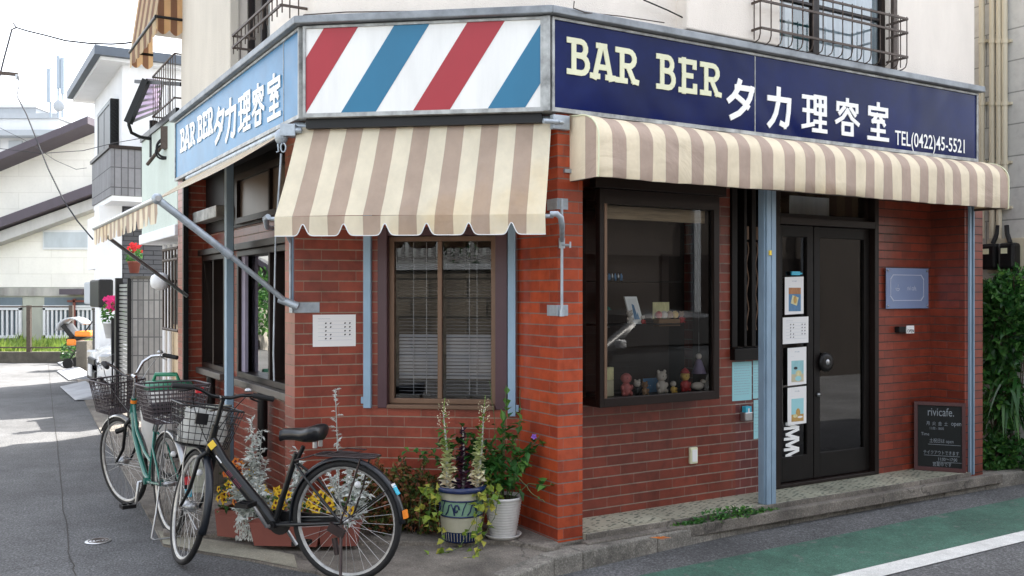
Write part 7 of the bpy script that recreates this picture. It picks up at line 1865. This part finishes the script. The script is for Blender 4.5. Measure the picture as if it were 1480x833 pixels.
t=T('corner_bush','low dark bush at the end of the rail fence','bush',tuple(D(110,520,21.6))); mb=MB(); p=D(112,506,21.6); clump(mb,(p.x,p.y,.25),(.35,.3,.35),500,.09,.05); mb.build('leaves',M['leaf_dark'],t)
# far cream building with two sloping purple beams
YC=26.0
FC=Fr((0,YC),0)
C_=T('far_building','wide cream building with two sloping purple-brown beams and slatted garage windows','building',(-11,YC,0))
def cz(px,py,y=YC): return H+(HY-py)/FOC*y
def cx(px,y=YC): return (px-CX)/FOC*y
xl,xr=cx(-420),cx(235)
zl,zr=cz(0,250)+(xl-cx(0))*(cz(0,186)-cz(0,250))/(cx(145)-cx(0)),cz(0,186)+(xr-cx(145))*(cz(0,186)-cz(0,250))/(cx(145)-cx(0))
xp=cx(148); zp=cz(0,186)
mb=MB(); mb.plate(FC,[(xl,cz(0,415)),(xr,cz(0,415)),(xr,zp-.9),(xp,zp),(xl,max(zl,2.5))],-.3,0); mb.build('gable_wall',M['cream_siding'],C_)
mb=MB(); sl_=(cz(0,183)-cz(0,245))/(cx(145)-cx(0))
def beam(x0,y0,x1,y1,th,w0,w1,mt,nm):
    mb=MB(); X0,X1=cx(x0),cx(x1);Z0_,Z1_=cz(0,y0),cz(0,y1); mb.plate(FC,[(X0,Z0_-th),(X1,Z1_-th),(X1,Z1_),(X0,Z0_)],w0,w1); mb.build(nm,M[mt],C_)
beam(-420,410,148,177,.20,.0,.9,'beam','roof_verge')
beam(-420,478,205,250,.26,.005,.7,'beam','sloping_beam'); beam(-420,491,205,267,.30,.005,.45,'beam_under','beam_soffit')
mb=MB(); mb.plate(FC,[(xl,-.1),(xr,-.1),(xr,cz(0,415)-.004),(xl,cz(0,415)-.004)],-.3,-.02); mb.build('base_wall',M['pale_green_grey'] if 'pale_green_grey' in M else pm('grey_green_render',(.44,.45,.38),.85,amt=.15),C_)
mb=MB(); mb.box(FC,xl,xr,-.015,.03,cz(0,428),cz(0,416)); mb.build('stained_band',pm('stained_band',(.48,.46,.42),.85,amt=.5,scale=1.5),C_)
def slat_window(x0,x1):
    X0,X1=cx(x0),cx(x1); z0,z1=cz(0,489),cz(0,430); f=MB()
    for a,b,c,d in ((X0,X1,z0,z0+.08),(X0,X1,z1-.28,z1-.22),(X0,X1,z1-.35,z1-.29),(X0,X0+.06,z0,z1-.28),(X1-.06,X1,z0,z1-.28)): f.box(FC,a,b,.0,.08,c,d)
    n=int((X1-X0)/.13)
    for i in range(n): x=X0+.06+(X1-X0-.12)*(i+.3)/n; f.box(FC,x,x+.05,.01,.06,z0+.08,z1-.35)
    o=f.build('slatted_window',M['white'],C_); g=MB(); g.box(FC,X0,X1,-.015,-.004,z0,z1); g.build('dark_glazing',pm('blue_dark_glazing',(.13,.17,.20),.4),o)
for a,b in ((-70,32),(64,140),(-180,-85)): slat_window(a,b)
mb=MB(); mb.box(FC,cx(63),cx(142),.0,.05,cz(0,361),cz(0,333)); wo_=mb.build('high_window',M['white'],C_); mb=MB(); mb.box(FC,cx(65),cx(141),.051,.06,cz(0,358),cz(0,336)); mb.build('pane',pm('pale_pane',(.50,.55,.58),.3),wo_)
mb=MB(); mb.box(FC,cx(98),cx(130),.0,.5,cz(0,426),cz(0,418)); mb.build('door_hood',M['beam'],C_)
mb=MB(); mb.box(FC,cx(108),cx(111),.06,.12,cz(0,482),cz(0,432)); mb.box(FC,cx(100),cx(140),.09,.12,cz(0,437),cz(0,434)); mb.build('rusty_pole',M['terracotta'],C_)
# buildings far behind
def far_box(label,x0,x1,yt,yb,Y,mat,rows=0,roof=None,cat='building',dep=8):
    X0,X1=(x0-CX)/FOC*Y,(x1-CX)/FOC*Y; z1=H+(HY-yt)/FOC*Y; t=T('distant_building',label,cat,((X0+X1)/2,Y,0)); fr=Fr((0,Y),0)
    mb=MB(); mb.box(fr,X0,X1,-dep,0,0,z1); mb.build('wall',M[mat],t)
    mb=MB(); mb.box(fr,X0-.1,X1+.1,-dep,.12,z1+.003,z1+.25); mb.build('parapet',M[roof or 'far_white'],t); return t,fr,X0,X1,z1
t,fr,X0,X1,z1=far_box('distant white building with a ribbed parapet on the skyline at the left edge',-150,84,172,250,44,'far_white',roof='far_grey')
for a,b in ((14,33),(38,62),(-30,0)): mb=MB(); mb.box(fr,(a-CX)/FOC*44,(b-CX)/FOC*44,.0,.1,H+(HY-216)/FOC*44,H+(HY-204)/FOC*44); mb.build('window',M['far_grey'],t)
mb=MB(); mb.box(fr,X0,X1+.3,.01,.8,H+(HY-200)/FOC*44,H+(HY-192)/FOC*44); mb.build('ledge',M['far_grey'],t)
far_box('distant plain white block on the skyline right of the dish antenna',92,147,158,250,52,'far_white')
far_box('faint pale building far behind the ribbed parapet',-60,52,156,200,66,'far_grey'); far_box('faint narrow rooftop block above the pale building',17,48,148,200,70,'far_white')
def mast(label,px,yt,yb,Y,r,mod=True,h=None):
    t=T('antenna_mast',label,'antenna',tuple(D(px,yb,Y)),'antennas on the far roof'); mb=MB(); mb.tube([D(px,yb,Y),D(px,yt,Y)],.05,6); mb.build('pole',M['antenna'],t)
    return t
for lab,px,yt,a,b in (('shorter antenna mast with a slim grey panel, left of the pair',73,98,100,148),('tall antenna mast carrying a panel and the round dish',84,80,82,128),('slim antenna panel just right of the tall mast',90,84,84,136)):
    t=mast(lab,px,yt,170,43,.05); mb=MB(); mb.mbox(Matrix.Translation(D(px+(-2 if px<80 else 1),(a+b)/2,42.9)),.16,.16,abs(b-a)/FOC*43); mb.build('panel',M['antenna'],t)
    if px==84: mb=MB(); mb.ball(D(85,153,42.7),(.27,.10,.27),14,8); mb.build('dish',M['far_grey'],t)
# overhead wires
def wire(label,P,r): mb=MB(); mb.tube(P,r,5); return tag(mb.build('overhead_wire',M['wire']),label,'wire','overhead wires at the upper left')
M['wire']=pm('wire_grey',(.05,.05,.055),.95,amt=0,spec=.05)
def spl(pts,Y0,Y1):
    n=len(pts); return [D(x,y,Y0+(Y1-Y0)*i/(n-1)) for i,(x,y) in enumerate(pts)]
wire('twisted overhead wire sagging across the upper left towards the upper awning',spl([(19,34),(24,40),(40,45),(65,51),(95,59),(130,63),(161,64),(180,63),(200,60)],14,11.2),.012)
wire('wire running down the left edge from the insulator',spl([(24,40),(17,43),(12,62),(6,84),(0,108),(-12,150)],14,13.5),.014)
wire('grey cable slanting down from the bracket to the side awning',spl([(26,110),(28,122),(25,136),(25,140),(38,165),(52,200),(70,245),(92,290),(112,320),(134,346)],13.5,9.2),.008)
wire('thin faint wire crossing from the left to the white house corner',spl([(0,215),(60,222),(120,218),(165,207),(205,200),(222,196)],15,11),.005)
wire('lower thin faint wire crossing above the sloping beam',spl([(-10,180),(40,205),(80,232),(110,245),(125,243)],20,16),.005)
t=T('wire_bracket','small grey wire bracket with insulator at the upper left edge','bracket',tuple(D(10,108,13.5))); mb=MB(); mb.bar(D(-10,105,13.5),D(26,108,13.5),.04,.05); mb.build('arm',M['rusty'],t); mb=MB(); mb.tube([D(25,108,13.5),D(25,115,13.5)],.03,8); mb.build('insulator',M['steel'],t)
M['ramp_grey']=pm('ramp_grey',(.36,.37,.39),.7,amt=.3)
# kerb ramps beside the left houses
for lab,px,y0,y1,w_ in (('nearest pale plastic kerb ramp beside the green bicycle basket',125,558,578,30),('middle pale kerb ramp on the left roadside',112,536,549,20),('farthest pale kerb ramp by the parked car',104,524,531,16)):
    a=G(px,y1,0);b=G(px-6,y0,0); mb=MB(); wd=w_/FOC*a.y*.5; fr=Fr((a.x,a.y),-59.3); L=(b-a).length
    mb.shared([fr.P(-L,.16,.0),fr.P(0,.16,.0),fr.P(0,-.25,.0),fr.P(-L,-.25,.0),fr.P(-L+.03,.14,.015),fr.P(-.03,.14,.015),fr.P(-.03,-.25,.09),fr.P(-L+.03,-.25,.09)],[(3,2,1,0),(0,1,5,4),(1,2,6,5),(2,3,7,6),(3,0,4,7),(4,5,6,7)])
    tag(mb.build('kerb_ramp',M['ramp_grey'],bevel=.01),lab,'kerb ramp','kerb ramps on the left roadside')
# ---------------- right-hand neighbour ----------------
NB=FR.P(5.3,0,0); FN=Fr((NB.x,NB.y),-59)
t=T('neighbour_house','grey sided neighbouring building at the right edge with beige conduits','house',tuple(NB))
mb=MB(); mb.box(FN,-4,.45,-6,0,-.05,6.5); mb.build('sided_wall',M['siding_r'],t)
for k,px in enumerate((1419,1434,1444,1452)):
    u=hu(FN,.05,px); zb_=hz(FN,.05,px,345 if k<3 else 300)
    mb=MB(); mb.tube([FN.P(u,.05,zb_),FN.P(u,.05,6.4)],.026,10)
    for py in (60,150,235,300): z=hz(FN,.05,px,py); mb.box(FN,u-.05,u+.05,.0,.03,z-.012,z+.012); mb.tube([FN.P(u,.05,z-.02),FN.P(u,.05,z+.02)],.032,10)
    mb.build('conduit',M['beige_pipe'],t)
t=T('meter_box','beige box carrying two black electricity meters above the shrub','meter box',tuple(FN.P(0,.1,1.8)))
u0,u1=hu(FN,.03,1430),hu(FN,.03,1481)+.2; mb=MB(); mb.box(FN,u0,u1,.003,.07,hz(FN,.03,1455,394),hz(FN,.03,1455,345)); mb.build('backing_box',M['beige_pipe'],t,bevel=.006)
for a,b in ((1423,1447),(1449,1474)):
    u0,u1=hu(FN,.1,a),hu(FN,.1,b); z0,z1=hz(FN,.1,1448,390),hz(FN,.1,1448,352); mb=MB(); mb.box(FN,u0,u1,.071,.19,z0,z1); m_=mb.build('meter',M['black'],t,bevel=.03); mb=MB(); mb.box(FN,u0+.04,u0+.10,.191,.195,z1-.10,z1-.05); mb.build('meter_label',M['letter_cream'],m_)
mb=MB()
for px,y0,dx in ((1441,326,-.03),(1453,326,.06)):
    u=hu(FN,.08,px); z0=hz(FN,.08,px,y0); z1=hz(FN,.08,px,352); mb.tube([FN.P(u,.06,z0),FN.P(u+dx*.2,.07,z0-.08),FN.P(u+dx,.10,z1)],.022,8)
mb.build('black_hose',M['black_rubber'],t)
mb=MB(); u=hu(FN,.15,1466); mb.tube([FN.P(u,.13,hz(FN,.1,1466,386)),FN.P(u+.03,.15,1.75),FN.P(u-.02,.15,1.68),FN.P(u-.1,.12,1.66)],.018,8); mb.build('lower_hose',M['black_rubber'],t)
# ---------------- the side of the street behind the viewer (seen in the glass) ----------------
M['stone_wall']=grid_mat('stone_block',(.25,.22,.18),(.08,.075,.065),.75,.36,.02,.5,.9,.25,.5)
t=T('retaining_wall','stone block retaining wall across the street, mirrored in the corner window','wall',(-4,-4,0))
mb=MB(); mb.box(WF,-14,1.6,4,4.6,-.2,2.05); mb.build('stone_blocks',M['stone_wall'],t); mb=MB(); mb.box(WF,-14,1.6,3.95,4.6,2.052,2.16); mb.build('coping',M['far_grey'],t)
t=T('slat_fence','white slatted fence on top of the stone retaining wall','fence',(-4,-4.2,2.16)); mb=MB()
for i in range(100): x=-13.9+i*.155; mb.box(WF,x,x+.07,4.2,4.25,2.2,3.1)
for z in (2.25,3.0): mb.box(WF,-14,1.6,4.26,4.3,z,z+.06)
mb.build('slats',pm('fence_grey_white',(.22,.22,.22),.6),t)
def tree(name,label,c,r,zt,mat,n=1500,L=.22):
    t=T(name,label,'tree',(c[0],c[1],0),'greenery across the streets'); mb=MB()
    for k in range(6): clump(mb,(c[0]+rnd(-r,r)*.6,c[1]+rnd(-r,r)*.4,zt-r+rnd(-r,r)*.6),(r*.6,r*.6,r*.6),n//6,L,L*.5)
    mb.build('crown',M[mat],t); mb=MB(); mb.tube([Vector((c[0],c[1],0)),Vector((c[0]+.1,c[1],zt*.5)),Vector((c[0],c[1],zt-r))],[.14,.11,.05],8); mb.build('trunk',M['bark'],t)
tree('broadleaf_tree','dark leafy tree above the stone wall across the street',(-3.4,-6.0),1.5,4.6,'leaf_dark')
tree('broadleaf_tree','second leafy tree farther left above the stone wall',(-8.5,-6.2),1.8,5.2,'leaf_dark')
op=FR.P(4,7.6,0); t=T('opposite_building','plain brown-grey building across the main street, facing the entrance','building',tuple(op))
mb=MB(); mb.box(FR,-2.6,16,7.6,12,-.1,4.6); mb.build('wall',pm('opposite_render',(.06,.048,.04),.85,amt=.3),t)
for k in range(6): mb=MB(); mb.box(FR,-1.6+k*3,-.2+k*3,7.57,7.598,1.0,2.3); mb.build('window',M['bronze'],t); 
mb=MB(); mb.box(FR,-2.55,15.9,7.5,7.59,3.3,3.9); mb.build('pale_band',M['stucco_grey'],t)
for k in range(5): mb=MB(); mb.box(FR,-2.2+k*3.4,-2.05+k*3.4,7.4,7.5,0,3.2); mb.build('downpipe',M['far_grey'],t)
mb=MB(); mb.box(FR,-2.7,16,7.45,12,4.602,4.8); mb.build('parapet',M['stucco_grey'],t)
t=T('garden_wall','low rendered wall across the side street, mirrored in the side windows','wall',tuple(FL.P(-4,5.2,0)))
mb=MB(); mb.box(FL,-22,3,5.2,5.4,-.1,1.3); mb.build('wall_body',M['stucco_grey'],t)
for k in range(5): tree('garden_shrub',['leafy shrub farthest along the low garden wall','leafy shrub second from the far end of the low garden wall','leafy shrub at the middle of the low garden wall','leafy shrub second from the near end of the low garden wall','leafy shrub nearest the viewer behind the low garden wall'][k],tuple(FL.P(-14+k*4.2,6.3,0))[:2],.9,2.6,'leaf',n=900,L=.16)

for k,(u_,w_) in enumerate(((-16,4.7),(-18.5,5.0),(-21.5,4.6))):
    random.seed(60+k); c_=FL.P(u_,w_,0); tree('garden_shrub',['bright leafy shrub left of the side street, near the end','bushy bright shrub between two others left of the side street','last bright shrub left of the side street before the low wall'][k],(c_.x,c_.y),.9,2.2,'leaf',n=900,L=.16)
